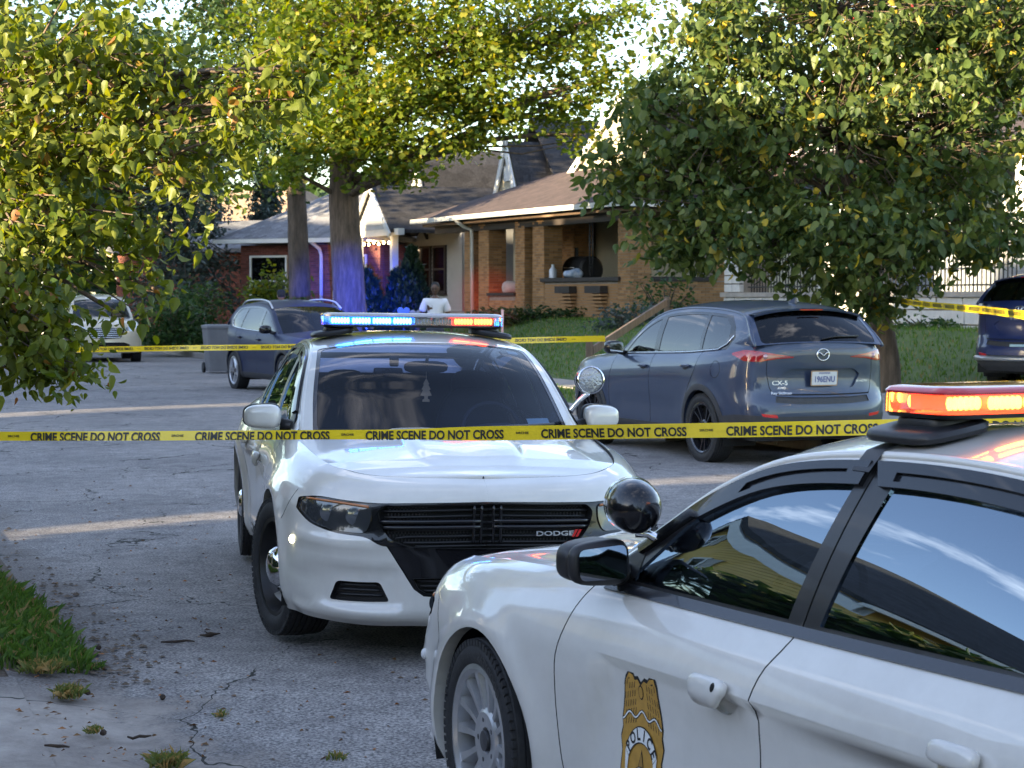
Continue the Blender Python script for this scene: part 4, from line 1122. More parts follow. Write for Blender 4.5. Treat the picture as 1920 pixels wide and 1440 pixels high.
# near tree on the left verge: only its right fringe reaches into view
D1 = 10.2
bl = [px_blob(*q) for q in [
    (-420, 60, D1+2.6, 330, 330, 1.3, 90), (-350, 380, D1+2.4, 300, 200, 1.2, 40), (-150, -200, D1+2.0, 330, 170, 1.1, 50), (150, -150, D1+1.2, 230, 100, .7, 24),
    (-60, 90, D1+.5, 210, 170, .5, 52), (130, 100, D1+.1, 190, 130, .5, 50), (40, 280, D1+.2, 230, 150, .5, 62), (190, 260, D1+.3, 150, 120, .55, 32),
    (320, 140, D1+.3, 130, 70, .45, 20), (420, 190, D1+.2, 120, 60, .35, 18), (540, 130, D1+.1, 60, 75, .28, 11), (560, 200, D1, 45, 45, .2, 5),
    (330, 290, D1, 130, 70, .4, 24), (440, 270, D1, 70, 50, .3, 11), (30, 430, D1-.2, 210, 100, .6, 44), (190, 430, D1, 140, 62, .5, 19), (320, 440, D1+.1, 60, 40, .3, 5),
    (-100, 560, D1-.3, 150, 80, .5, 22), (50, 540, D1-.3, 90, 45, .4, 11), (200, 505, D1, 80, 22, .3, 4), (70, 655, D1-.4, 110, 60, .35, 26), (120, 690, D1-.4, 60, 40, .25, 10), (130, 625, D1-.3, 40, 25, .2, 3), (225, 590, D1-.2, 40, 22, .2, 3), (10, 610, D1-.3, 90, 60, .3, 13), (300, 545, D1, 30, 30, .15, 2)]]
tree('near_left_tree', 'sunlit yellow-green tree overhanging the road from the left edge', [(-4.5, 12.2, 0.05), (-4.45, 12.1, 1.2), (-4.3, 11.9, 2.2), (-4.0, 11.5, 3.4), (-3.6, 11.2, 4.6)], [.17, .14, .125, .10, .05], bl, LEAF_HEART, 0.049, LF_L, BARK2, 21, clump=.17, per=20, droop=.85, branch=.8, parts=290, fill=.5, limb_r=.035)

# small street tree at the right, in front of the stone porch house
D2 = 26.5
bl = [px_blob(*q) for q in [
    (1560, 250, D2, 330, 230, 2.2, 260), (1350, 250, D2-.3, 210, 190, 1.5, 160), (1780, 250, D2, 230, 230, 1.7, 230), (1560, 20, D2, 330, 130, 1.6, 190), (1330, 90, D2, 130, 95, .9, 34),
    (1240, 330, D2-.3, 140, 95, 1.0, 46), (1140, 320, D2-.3, 70, 45, .5, 10), (1300, 430, D2-.6, 120, 70, .9, 40), (1430, 440, D2-1.0, 150, 80, 1.0, 60), (1600, 440, D2-1.2, 170, 90, 1.1, 72), (1760, 440, D2-.9, 130, 60, .9, 40),
    (1870, 420, D2-.2, 110, 70, .8, 32), (1560, 540, D2-.6, 90, 40, .7, 14), (1640, 570, D2-.4, 45, 36, .5, 9), (1720, 530, D2-.8, 60, 28, .5, 8), (1230, 210, D2, 60, 80, .5, 12), (1900, 60, D2, 160, 150, 1.2, 100), (1760, 60, D2+.4, 200, 140, 1.2, 90), (1290, 480, D2-.5, 60, 30, .4, 7), (1260, 150, D2, 60, 60, .4, 7)]]
xt = at(1663, 27.0)
tree('street_tree', 'dense dark green street tree with a few yellow leaves, beside the parked hatchback', [(xt+.02, 27.0, .15), (xt, 27.0, .9), (at(1640, 27), 27.0, 1.75), (at(1600, 26.8), 26.8, 2.8), (at(1575, 26.6), 26.6, 4.2), (at(1570, 26.5), 26.5, 5.6)], [.19, .165, .15, .11, .07, .03], bl, LEAF_HEART, 0.102, LF_R, BARK2, 5, clump=.31, per=22, droop=.85, branch=.8, parts=290, fill=.45, limb_r=.05)
bpy.data.objects['street_tree']['label'] = 'dense dark green street tree with a few yellow leaves, right of the blue-grey car'

# tall maple with its trunk behind the light bar
D3 = 45.0
bl = [px_blob(*q) for q in [
    (700, 60, D3, 250, 150, 2.6, 170), (900, 80, D3-.5, 210, 130, 2.2, 120), (560, 90, D3+.5, 150, 150, 2.2, 80), (1060, 60, D3, 130, 90, 1.6, 40), (1110, 160, D3-.4, 80, 60, 1.0, 20), (1050, 200, D3-.2, 60, 45, .8, 14),
    (840, 180, D3-1.2, 120, 58, 1.4, 46), (960, 215, D3-.8, 55, 40, .8, 14), (690, 200, D3-1.4, 130, 75, 1.5, 58), (600, 250, D3-1.3, 100, 55, 1.2, 30), (690, 270, D3-1.6, 95, 32, 1.1, 24), (780, 322, D3-1.8, 45, 14, .6, 6), (815, 255, D3-1.4, 80, 34, .9, 15),
    (890, 262, D3-1.0, 40, 20, .6, 5), (545, 318, D3-.9, 60, 30, .9, 11), (715, 325, D3-1.5, 60, 16, .8, 6), (700, -150, D3, 400, 130, 3, 130), (1150, 30, D3, 75, 60, 1.0, 10), (1090, 255, D3-.3, 45, 25, .5, 5)]]
xm = at(652, D3)
tree('tall_maple', 'tall maple with thick trunk behind the blue flashing light bar, sunlit crown', [(xm+.1, D3, .14), (at(655, D3), D3, 1.8), (at(645, D3), D3, 4.0), (at(650, D3), D3, 6.0), (at(680, D3), D3, 8.5)], [.42, .36, .33, .27, .12], bl, LEAF_MAPLE, 0.105, LF_M, BARK2, 8, clump=.58, per=44, droop=.35, fill=.55, limb_r=.09)
D4 = 55.0
bl = [px_blob(*q) for q in [(520, 120, D4, 180, 130, 3, 110), (420, 40, D4+1, 160, 120, 3, 90), (540, 260, D4-.6, 110, 70, 1.8, 50), (450, 200, D4, 120, 80, 2, 55), (545, 320, D4-.8, 70, 36, 1.2, 18), (380, 230, D4+1, 110, 90, 2, 45), (500, -60, D4, 250, 110, 3, 60), (600, 30, D4, 100, 100, 2, 30)]]
x4 = at(562, D4)
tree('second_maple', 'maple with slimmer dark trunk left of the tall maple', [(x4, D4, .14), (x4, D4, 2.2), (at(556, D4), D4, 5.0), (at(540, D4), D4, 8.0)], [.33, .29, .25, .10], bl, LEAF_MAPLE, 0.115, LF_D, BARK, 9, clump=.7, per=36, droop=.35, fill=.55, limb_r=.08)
# dark backdrop trees at the left
for i, (px, d, bls, lab) in enumerate([
    (240, 74, [(230, 120, 200, 170, 4, 150), (120, 300, 160, 120, 3, 90), (330, 270, 110, 110, 3, 70), (250, 390, 110, 60, 2.4, 45), (60, 120, 170, 160, 4, 90)], 'broad dark shade tree far down the left of the street'),
    (-60, 62, [(-40, 200, 200, 200, 4, 130), (60, 400, 140, 80, 2.5, 50), (-60, 420, 150, 90, 3, 60)], 'dark leafy tree at the left edge behind the near tree'),
    (395, 84, [(400, 320, 70, 60, 2, 40), (440, 290, 60, 50, 2, 26), (340, 380, 60, 45, 1.6, 24)], 'loose green tree in front of the pale sky gap')]):
    x = at(px, d); bl = [px_blob(a, b, d, c, e, f, n) for (a, b, c, e, f, n) in bls]
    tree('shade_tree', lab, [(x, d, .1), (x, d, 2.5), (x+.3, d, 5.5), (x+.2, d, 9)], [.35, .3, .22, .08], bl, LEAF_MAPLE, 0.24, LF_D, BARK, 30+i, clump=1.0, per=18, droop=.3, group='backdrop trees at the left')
# spruce with hanging boughs
def spruce(name, label, x, y, z0, h, rb, seed):
    r = np.random.default_rng(seed); root = thing(name, label, 'tree', (x, y, z0)); MB().tube([(0, 0, 0), (0, 0, h*.6), (0, 0, h)], [.2, .12, .02], 10).build('trunk', BARK, root, True)
    P = []; m = MB()
    for i in range(int(h/.32)):
        z = 1.5 + i*.32; R_ = rb*(1 - (z-1.5)/(h-1.4))**.8
        if R_ < .15: break
        for k in range(9):
            a = r.uniform(0, 6.28); e = np.array([math.cos(a), math.sin(a), 0]); rr = R_*r.uniform(.75, 1.1)
            m.tube([(0, 0, z), tuple(e*rr*.5 + [0, 0, z+.02]), tuple(e*rr + [0, 0, z-.28*rr])], [.03, .02, .006], 4, False)
            t = r.uniform(.25, 1, 46)[:, None]; P.append(e*rr*t + np.array([0, 0, z]) + np.array([0, 0, -.28])*rr*t**2 + r.normal(0, .13, (46, 3)))
    tag(m.build('bough', BARK, root), kind='stuff'); P = np.vstack(P); V, F, _ = leaf_mesh(P, LEAF_OVAL, r, .17, .5); V = V
    tag(link('needles', mesh_np('needles', V.reshape(-1, 3), F.reshape(-1, 3)), LF_P, root), kind='stuff')
spruce('blue_spruce', 'grey-green spruce with drooping boughs left of the red brick houses', at(345, 66), 66, .4, 9.0, 2.3, 3)
spruce('blue_spruce', 'dark spruce top showing between the maple trunks and tan roof', at(500, 78), 78, .6, 6.6, 1.5, 4)
# bushes
bush('shrub', 'rounded green shrub behind the grey bin', (at(325, 57), 57, .3), (1.3, 1.0, 1.5), 3200, LEAF_OVAL, .12, LF_B, 1)
bush('shrub', 'taller lit green shrub right of the spruce trunk', (at(365, 59), 59, .4), (1.1, 1.0, 2.0), 3200, LEAF_OVAL, .12, LF_B, 2)
bush('shrub', 'pale yellow-green shrub in front of the brick house window', (at(515, 60), 60, .9), (1.1, .8, 1.9), 2200, LEAF_OVAL, .14, LF_M, 3)
for i, (px, d, rx, h, lab) in enumerate([(772, 50, .62, 2.55, 'dark pointed evergreen beside the gabled porch, nearest the man'), (742, 51, .45, 2.0, 'shorter dark evergreen left of the pointed one'), (690, 50, .7, 2.2, 'dark blue-lit evergreen right of the thick trunk')]):
    x = at(px, d); z0 = ground_z(to_st(x, d)[1]) - .1; r = np.random.default_rng(40+i); n = 2600
    t = r.random(n)**.75; an = r.uniform(0, 6.28, n); rad = rx*(1-t)**.6*(.6+.4*r.random(n)**.4)*(1 + .12*np.sin(an*3))
    P = np.stack([rad*np.cos(an), rad*np.sin(an), t*h + .05], 1); V, F, _ = leaf_mesh(P, LEAF_OVAL, r, .13, -1.0)
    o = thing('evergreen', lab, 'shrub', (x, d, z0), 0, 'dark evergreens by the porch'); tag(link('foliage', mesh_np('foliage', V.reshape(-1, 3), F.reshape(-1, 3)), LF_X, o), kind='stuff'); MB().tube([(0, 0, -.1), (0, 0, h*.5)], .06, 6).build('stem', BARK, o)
bush('weedy_bush', 'straggly weeds against the near end of the brick porch', (at(1245, 46.5), 46.5, 1.0), (1.2, .7, 1.25), 1300, LEAF_OVAL, .11, LF_B, 6, shell=.8)
bush('weedy_bush', 'low grey-green bush below the porch corner', (at(1185, 44), 44, 1.0), (1.0, .6, .6), 900, LEAF_OVAL, .09, LF_P, 7)
bush('foundation_plant', 'dark low plants along the foot of the porch wall', (at(1010, 50.5), 50.5, 1.02), (2.2, .6, .5), 2200, LEAF_OVAL, .10, LF_D, 8)
bush('foundation_plant', 'leafy weeds along the foot of the stone wall', (at(1745, 35.0), 35.0, 1.0), (2.0, .5, .42), 1800, LEAF_OVAL, .08, LF_B, 9)
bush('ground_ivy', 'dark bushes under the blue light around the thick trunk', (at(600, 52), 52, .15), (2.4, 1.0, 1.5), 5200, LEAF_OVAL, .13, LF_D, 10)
# clipped hedging added out of view to shade the road, with a sun gap
def shade_hedge(far=False):
    r = np.random.default_rng(77); n = 26000; a = r.uniform(-14, 3.4, n) if not far else r.uniform(5.0, 14, n); b = -4.2 + r.uniform(-.55, .55, n); z = (2.25 if not far else 1.15)*r.random(n)**.7 + .15
    P = np.array([st(x, y, zz) for x, y, zz in zip(a, b, z)]); V, F, _ = leaf_mesh(P, LEAF_OVAL, r, .16, .2)
    o = thing('shade_hedge', 'tall clipped hedging added along the left plot to shade the near road' if not far else 'tall clipped hedging added in front of the yellow house to edge the sun strip', 'shade_hedge', st(-5.3 if not far else 9.5, -4.2, 0)); B = np.array(o.location)
    MB().box((0, 0, 1.15 if not far else .6), (.75, 17.0 if not far else 8.8, 2.1 if not far else 1.0)).build('core', mat('hedge_shade_core', (.012, .02, .008), .95), o).rotation_euler = (0, 0, STREET)  # solid box added inside to stop sun between the leaves
    tag(link('foliage', mesh_np('foliage', V.reshape(-1, 3) - B, F.reshape(-1, 3)), LF_D, o), kind='stuff')
shade_hedge(); shade_hedge(True)
# trees behind the camera and beyond the roofs, far wood closing the horizon
bl = [(4.5, -9, 4.2, 2.8, 2.5, 2.2, 150), (2.0, -8, 3.0, 2.0, 2.0, 1.6, 80), (0, -10, 4.5, 2.0, 2, 2, 80)]
tree('rear_tree', 'leafy tree standing behind the camera, mirrored in the door mirror', [(3, -9, 0), (3, -9, 2), (3, -9, 5)], [.25, .2, .08], bl, LEAF_MAPLE, .2, LF_D, BARK, 50, clump=.8, per=18)
def far_wood():
    r = np.random.default_rng(5); P = []
    for k in range(150):
        an = r.uniform(-62, 52); d = r.uniform(120, 165); c = np.array([d*math.sin(R(an)), d*math.cos(R(an)), 0]); h = r.uniform(7, 12)
        dv = r.normal(0, 1, (190, 3)); dv /= np.linalg.norm(dv, axis=1)[:, None]; P.append(c + [0, 0, h*.55] + dv*np.array([4.5, 4.5, h*.5])*r.random((190, 1))**.4)
    P = np.vstack(P); V, F, _ = leaf_mesh(P, LEAF_MAPLE, r, 1.1, .3); o = link('far_wood', mesh_np('far_wood', V.reshape(-1, 3), F.reshape(-1, 3)), LF_D)
    tag(o, 'far belt of dark trees beyond the street', 'trees', kind='stuff')
far_wood()
# ------------------------------------------------------------------ car surfaces
VS = 0.1
class Shell:
    """car surfaces from a plan outline, upright sections and a roof rail"""
    def __init__(s, outline, secs, rail, bx, bz, bump=None, hood_bz=(0.0, 0.035), hood_bx=0.27, ridge=None):
        o = np.array(outline, float)
        ext = np.vstack([[o[1][0], -o[1][1]], o, [o[-2][0], -o[-2][1]]])
        d = np.r_[0, np.cumsum(np.linalg.norm(np.diff(ext, axis=0), axis=1))]
        s.pk = d - d[1]; s.ext = ext; s.L = s.pk[-2]
        s.pidx = s.pk[1:-1]
        ks = sorted(secs)
        s.sp = np.array([np.interp(k, np.arange(len(o)), s.pidx) for k in ks])
        s.sz = np.array([[q[0] for q in secs[k]] for k in ks]); s.si = np.array([[q[1] for q in secs[k]] for k in ks])
        s.K = s.sz.shape[1]; s.bump = bump
        s.rail = np.array(rail, float)
        s.rt = np.r_[0, np.cumsum(np.linalg.norm(np.diff(s.rail, axis=0), axis=1))]
        s.bx, s.bz = np.array(bx, float), np.array(bz, float)     # knots per rail point
        s.glass_bulge = 0.085
        s.hood_bz, s.hood_bx, s.ridge = hood_bz, hood_bx, ridge
        g = np.linspace(0, s.L, 260); v = np.linspace(0, s.K - 1, 90)
        PP, VV = np.meshgrid(g, v, indexing='ij')
        s.tab_uv = np.stack([PP.ravel(), VV.ravel() * VS], 1)
        s.tab = s.lower(s.tab_uv)
        s.top_p = g
        s.top = s.lower(np.stack([g, np.full_like(g, (s.K - 1) * VS)], 1))
    def lower(s, UV):
        p = np.asarray(UV)[:, 0]; v = np.clip(np.asarray(UV)[:, 1] / VS, 0, s.K - 1)
        pc = np.clip(p, s.pk[0], s.pk[-1])
        xy = crom(pc, s.pk, s.ext)
        e = 0.01
        tg = crom(pc + e, s.pk, s.ext) - crom(pc - e, s.pk, s.ext)
        tg /= np.linalg.norm(tg, axis=1)[:, None] + 1e-12
        nin = np.stack([-tg[:, 1], tg[:, 0]], 1)
        pa = np.abs(pc); pa = np.where(pa > s.L, 2 * s.L - pa, pa)
        Z = pchip(pa, s.sp, s.sz); I = pchip(pa, s.sp, s.si)
        i = np.clip(v.astype(int), 0, s.K - 2); t = v - i
        r = np.arange(len(p))
        def cub(A):
            a = A[r, np.clip(i-1, 0, s.K-1)]; b = A[r, i]; c = A[r, i+1]; d = A[r, np.clip(i+2, 0, s.K-1)]
            m0 = (c - a) / 2; m1 = (d - b) / 2
            return (2*t**3-3*t**2+1)*b + (t**3-2*t**2+t)*m0 + (-2*t**3+3*t**2)*c + (t**3-t**2)*m1
        z = cub(Z); ins = cub(I)
        x = xy[:, 0] + nin[:, 0] * ins; y = xy[:, 1] + nin[:, 1] * ins
        if s.bump is not None:
            k = s.bump(x, y, z)
            x = x + nin[:, 0] * k; y = y + nin[:, 1] * k
        return np.stack([x, y, z], 1)
    @staticmethod
    def nrm(f, e=0.004):
        def g(UV):
            UV = np.asarray(UV, float)
            X = f(UV)
            du = f(UV + [e, 0]) - f(UV - [e, 0]); dv = f(UV + [0, e]) - f(UV - [0, e])
            n = np.cross(du, dv); l = np.linalg.norm(n, axis=1)[:, None]
            return X, n / np.maximum(l, 1e-12)
        return g
    def inv(s, A, B, ax, prange):
        """find (p, v) where coordinates ax of the shell equal (A,B)"""
        A = np.atleast_1d(np.asarray(A, float)); B = np.atleast_1d(np.asarray(B, float))
        ok = (s.tab_uv[:, 0] >= prange[0]) & (s.tab_uv[:, 0] <= prange[1])
        tb, tu = s.tab[ok], s.tab_uv[ok]
        out = np.zeros((len(A), 2))
        for i in range(len(A)):
            out[i] = tu[np.argmin((tb[:, ax[0]] - A[i])**2 + (tb[:, ax[1]] - B[i])**2)]
        e = 0.004
        for _ in range(4):
            X = s.lower(out); Xu = s.lower(out + [e, 0]); Xv = s.lower(out + [0, e])
            ju = (Xu - X) / e; jv = (Xv - X) / e
            a, b, c, d = ju[:, ax[0]], jv[:, ax[0]], ju[:, ax[1]], jv[:, ax[1]]
            ra, rb = A - X[:, ax[0]], B - X[:, ax[1]]
            det = a * d - b * c; det = np.where(np.abs(det) < 1e-4, 1e-4, det)
            out = out + np.clip(np.stack([(d*ra - b*rb) / det, (-c*ra + a*rb) / det], 1), -0.05, 0.05)
            out[:, 1] = np.clip(out[:, 1], 0, (s.K - 1) * VS); out[:, 0] = np.clip(out[:, 0], prange[0], prange[1])
        return out
    def side(s, pts):
        pts = np.asarray(pts, float); k = np.argmax(s.ext[:, 1])
        return s.inv(pts[:, 0], pts[:, 1], (0, 2), (s.pidx[2], s.pidx[-3]))
    def front(s, pts):
        pts = np.asarray(pts, float); return s.inv(pts[:, 0], pts[:, 1], (1, 2), (0, s.pidx[4]))
    def rear(s, pts):
        pts = np.asarray(pts, float); return s.inv(pts[:, 0], pts[:, 1], (1, 2), (s.pidx[-5], s.L))
    def arch(s, xc, zc, r, zb):
        a0 = math.asin(max(-1, (zb - zc) / r))
        an = np.linspace(a0, math.pi - a0, 30)
        uv = s.side(np.stack([xc + r*np.cos(an), zc + r*np.sin(an)], 1))
        return np.vstack([[(uv[0, 0], -0.05)], uv, [(uv[-1, 0], -0.05)]])
    # greenhouse
    def belt(s, x):
        o = np.argsort(s.top[:, 0]); sel = o[(s.top_p[o] > s.pidx[3]) & (s.top_p[o] < s.pidx[-4])]
        return np.interp(x, s.top[sel, 0], s.top[sel, 1]), np.interp(x, s.top[sel, 0], s.top[sel, 2])
    def railx(s, x):
        t = np.linspace(0, s.rt[-1], 300); c = crom(t, s.rt, s.rail); o = np.argsort(c[:, 0])
        return np.interp(x, c[o, 0], c[o, 1]), np.interp(x, c[o, 0], c[o, 2])
    def gside(s, UV):
        x = -np.asarray(UV)[:, 0]; z = np.asarray(UV)[:, 1]
        yb, zb = s.belt(x); yr, zr = s.railx(x)
        f = np.clip((z - zb) / np.maximum(zr - zb, 0.03), -0.3, 1.2)
        y = yb + (yr - yb) * f + s.glass_bulge * np.clip(f, 0, 1) * (1 - np.clip(f, 0, 1)) * np.clip((zr - zb) / 0.3, 0, 1)
        return np.stack([x, y, z], 1)
    def strip(s, UV):
        w = np.asarray(UV)[:, 0]; t = np.clip(np.asarray(UV)[:, 1], 0, s.rt[-1])
        c = crom(t, s.rt, s.rail); bx = crom(t, s.rt, s.bx); bz = crom(t, s.rt, s.bz)
        k = 1 - w**2; kz = 1 - np.abs(w)**2.6
        return np.stack([c[:, 0] + bx*k, c[:, 1]*w, c[:, 2] + bz*kz], 1)
    def hoodfn(s, pend):
        def f(UV):
            w = np.asarray(UV)[:, 0]; p = np.clip(np.asarray(UV)[:, 1], 0.003, pend)
            e = s.lower(np.stack([p, np.full_like(p, (s.K-1)*VS)], 1))
            q = sstep(0.35 * pend, pend, p)
            q2 = sstep(0.0, pend, p)
            x = e[:, 0] + s.hood_bx * q * (1 - w**2); y = e[:, 1] * w
            z = e[:, 2] + (s.hood_bz[0] + (s.hood_bz[1] - s.hood_bz[0]) * q2) * (1 - w**2)
            if s.ridge is not None: z = z + s.ridge(x, y)
            return np.stack([x, y, z], 1)
        return f

def rail_t(sh, x, hi=False):
    t = np.linspace(0, sh.rt[-1], 400); c = crom(t, sh.rt, sh.rail)
    return float(np.interp(-x, -c[:, 0], t))

def wheel(parent, x, y, side, r=0.345, wd=0.235, style='steel', rr=0.245, steer=0.0, name='wheel'):
    """side=+1: outer face to +y"""
    w_ = link(name, None, None, parent, (x, y, r), (0, 0, steer if side > 0 else math.pi + steer))
    w_.empty_display_size = 0.1
    h = wd / 2
    prof = [(rr, -h*0.8), (rr+0.02, -h*0.95), ((r+rr)/2, -h), (r-0.03, -h*0.93), (r-0.012, -h*0.85)]
    for k in range(-3, 4):
        c = k * h * 0.23
        prof += [(r-0.001*abs(k), c - h*0.085), (r-0.001*abs(k), c + h*0.085), (r-0.011, c + h*0.10), (r-0.011, c + h*0.13)]
    prof = prof[:-2] + [(r-0.012, h*0.85), (r-0.03, h*0.93), ((r+rr)/2, h), (rr+0.02, h*0.95), (rr, h*0.8)]
    m = MB(); m.lathe(prof, 64)
    # shoulder tread blocks
    for k in range(72):
        a = 2*math.pi*k/72
        Mx = Matrix.Rotation(-a, 3, 'Y')
        for sg in (-1, 1):
            m.box(Mx @ Vector((r-0.017, sg*h*0.885, 0)), (0.022, h*0.10, 0.021), Mx)
    m.build('tyre', RUBBER, w_, True, 40)
    m = MB()
    if style == 'steel':
        rm = mat('black_steel_wheel', (0.012, 0.012, 0.013), 0.4, var=0.3, vs=14)
        m.lathe([(rr+0.008, h*0.80), (rr+0.008, h*0.88), (rr-0.012, h*0.86), (rr-0.022, h*0.55), (rr-0.035, h*0.2), (rr-0.05, h*0.1), (0.16, h*0.35), (0.11, h*0.55), (0.08, h*0.5), (0.0, h*0.5)], 48)
        for k in range(10):
            a = 2*math.pi*k/10
            m.lathe([(0.0, 0), (0.018, 0), (0.024, 0.006)], 10, 'Y', (0.19*math.cos(a), h*0.24, 0.19*math.sin(a)))
        m.build('rim', rm, w_, True, 35)
        c = MB(); c.lathe([(0.105, h*0.48), (0.108, h*0.6), (0.10, h*0.78), (0.075, h*1.0), (0.045, h*1.08), (0.0, h*1.1)], 32)
        c.build('hub_cap', CHROME, w_, True, 40)
    else:
        if style == 'police': rm = mat('grey_alloy', (0.52, 0.52, 0.53), 0.30, metal=0.7, var=0.12, vs=10); ns = 14
        elif style == 'black': rm = mat('black_alloy', (0.015, 0.015, 0.018), 0.22, coat=0.7); ns = 10
        else: rm = mat('silver_alloy', (0.5, 0.5, 0.52), 0.3, metal=0.8); ns = 5
        m.lathe([(rr+0.012, h*0.78), (rr+0.012, h*0.92), (rr-0.004, h*0.94), (rr-0.018, h*0.84), (rr-0.022, h*0.3), (rr-0.03, -h*0.3), (rr-0.03, -h*0.7)], 64)
        hub = 0.095 if style == 'police' else 0.07
        m.lathe([(hub+0.02, h*0.1), (hub+0.015, h*0.62), (hub, h*0.70), (0.045, h*0.66), (0.04, h*0.55), (0.0, h*0.55)], 40)
        for k in range(ns):
            a = 2*math.pi*k/ns
            w0, w1 = (0.030, 0.052) if style == 'police' else ((0.022, 0.03) if style == 'black' else (0.075, 0.10))
            if style == 'black': a += (0.13 if k % 2 else -0.13)
            Mx = Matrix.Rotation(-a, 3, 'Y')
            L0, L1 = hub - 0.01, rr - 0.012
            q = []
            for (rad, wv, f, b_) in ((L0, w0, h*0.64, h*0.3), ((L0+L1)/2, (w0+w1)/2*0.82, h*0.70, h*0.36), (L1, w1, h*0.82, h*0.42)):
                q.append([Mx @ Vector((rad, b_, -wv/2)), Mx @ Vector((rad, f, -wv*0.30)), Mx @ Vector((rad, f, wv*0.30)), Mx @ Vector((rad, b_, wv/2))])
            v = [p for row in q for p in row]; fc = []
            for i in range(2):
                for j in range(3): fc.append((i*4+j, i*4+j+1, (i+1)*4+j+1, (i+1)*4+j))
            m.add(v, fc)
        m.build('rim', rm, w_, True, 30)
        d = MB(); d.lathe([(rr-0.021, h*0.12), (0.0, h*0.12)], 32)
        d.build('spoke_gap_disc', mat('spoke_gap_shade', (0.012, 0.012, 0.012), 0.7), w_)  # near-black disc behind the spokes, paints the shade in their gaps
        c = MB()
        for k in range(5):
            a = 2*math.pi*k/5
            c.lathe([(0.012, h*0.5), (0.012, h*0.68), (0.0, h*0.69)], 8, 'Y', (0.062*math.cos(a)*(hub/0.08), 0, 0.062*math.sin(a)*(hub/0.08)))
        c.lathe([(0.036, h*0.5), (0.034, h*0.74), (0.0, h*0.76)], 24)
        c.build('hub_cap', DARK if style == 'black' else mat('hub_dark', (0.08, 0.08, 0.085), 0.35, metal=0.6), w_, True, 30)
    return w_

def off_surf(sh, UV, off):
    X, n = Shell.nrm(sh.lower)(UV)
    return X + n * off

def wells(parent, sh, axles, r, yo, yi=0.50):
    for x in axles:
        for sg in (1, -1):
            m = MB(); m.lathe([(r, sg*yo), (r, sg*yi), (0.0, sg*yi)], 20, 'Y', (x, 0, 0.345), (-0.35, math.pi+0.35)); m.build('wheel_well', DARK, parent)

def seats(parent, xs=(-1.35,), zb=0.32, ys=(0.38, -0.38), top=1.18):
    for x in xs:
        for y in ys:
            m = MB()
            m.add(*superell((x + 0.28, y, zb + 0.16), (0.28, 0.25, 0.10), 3.5, 20, 10))
            m.add(*superell((x, y, zb + 0.45), (0.09, 0.25, 0.36), 3.2, 20, 12, lambda p: [p[0] - 0.18*p[2], p[1]*(1 - 0.18*max(0, p[2])/0.36), p[2]]))
            m.add(*superell((x - 0.10, y, top - 0.06), (0.05, 0.125, 0.095), 3.0, 16, 10))
            m.tube([(x-0.09, y-0.05, top-0.3), (x-0.10, y-0.05, top-0.05)], 0.008, 6); m.tube([(x-0.09, y+0.05, top-0.3), (x-0.10, y+0.05, top-0.05)], 0.008, 6)
            m.build('seat', INTERIOR, parent, True)
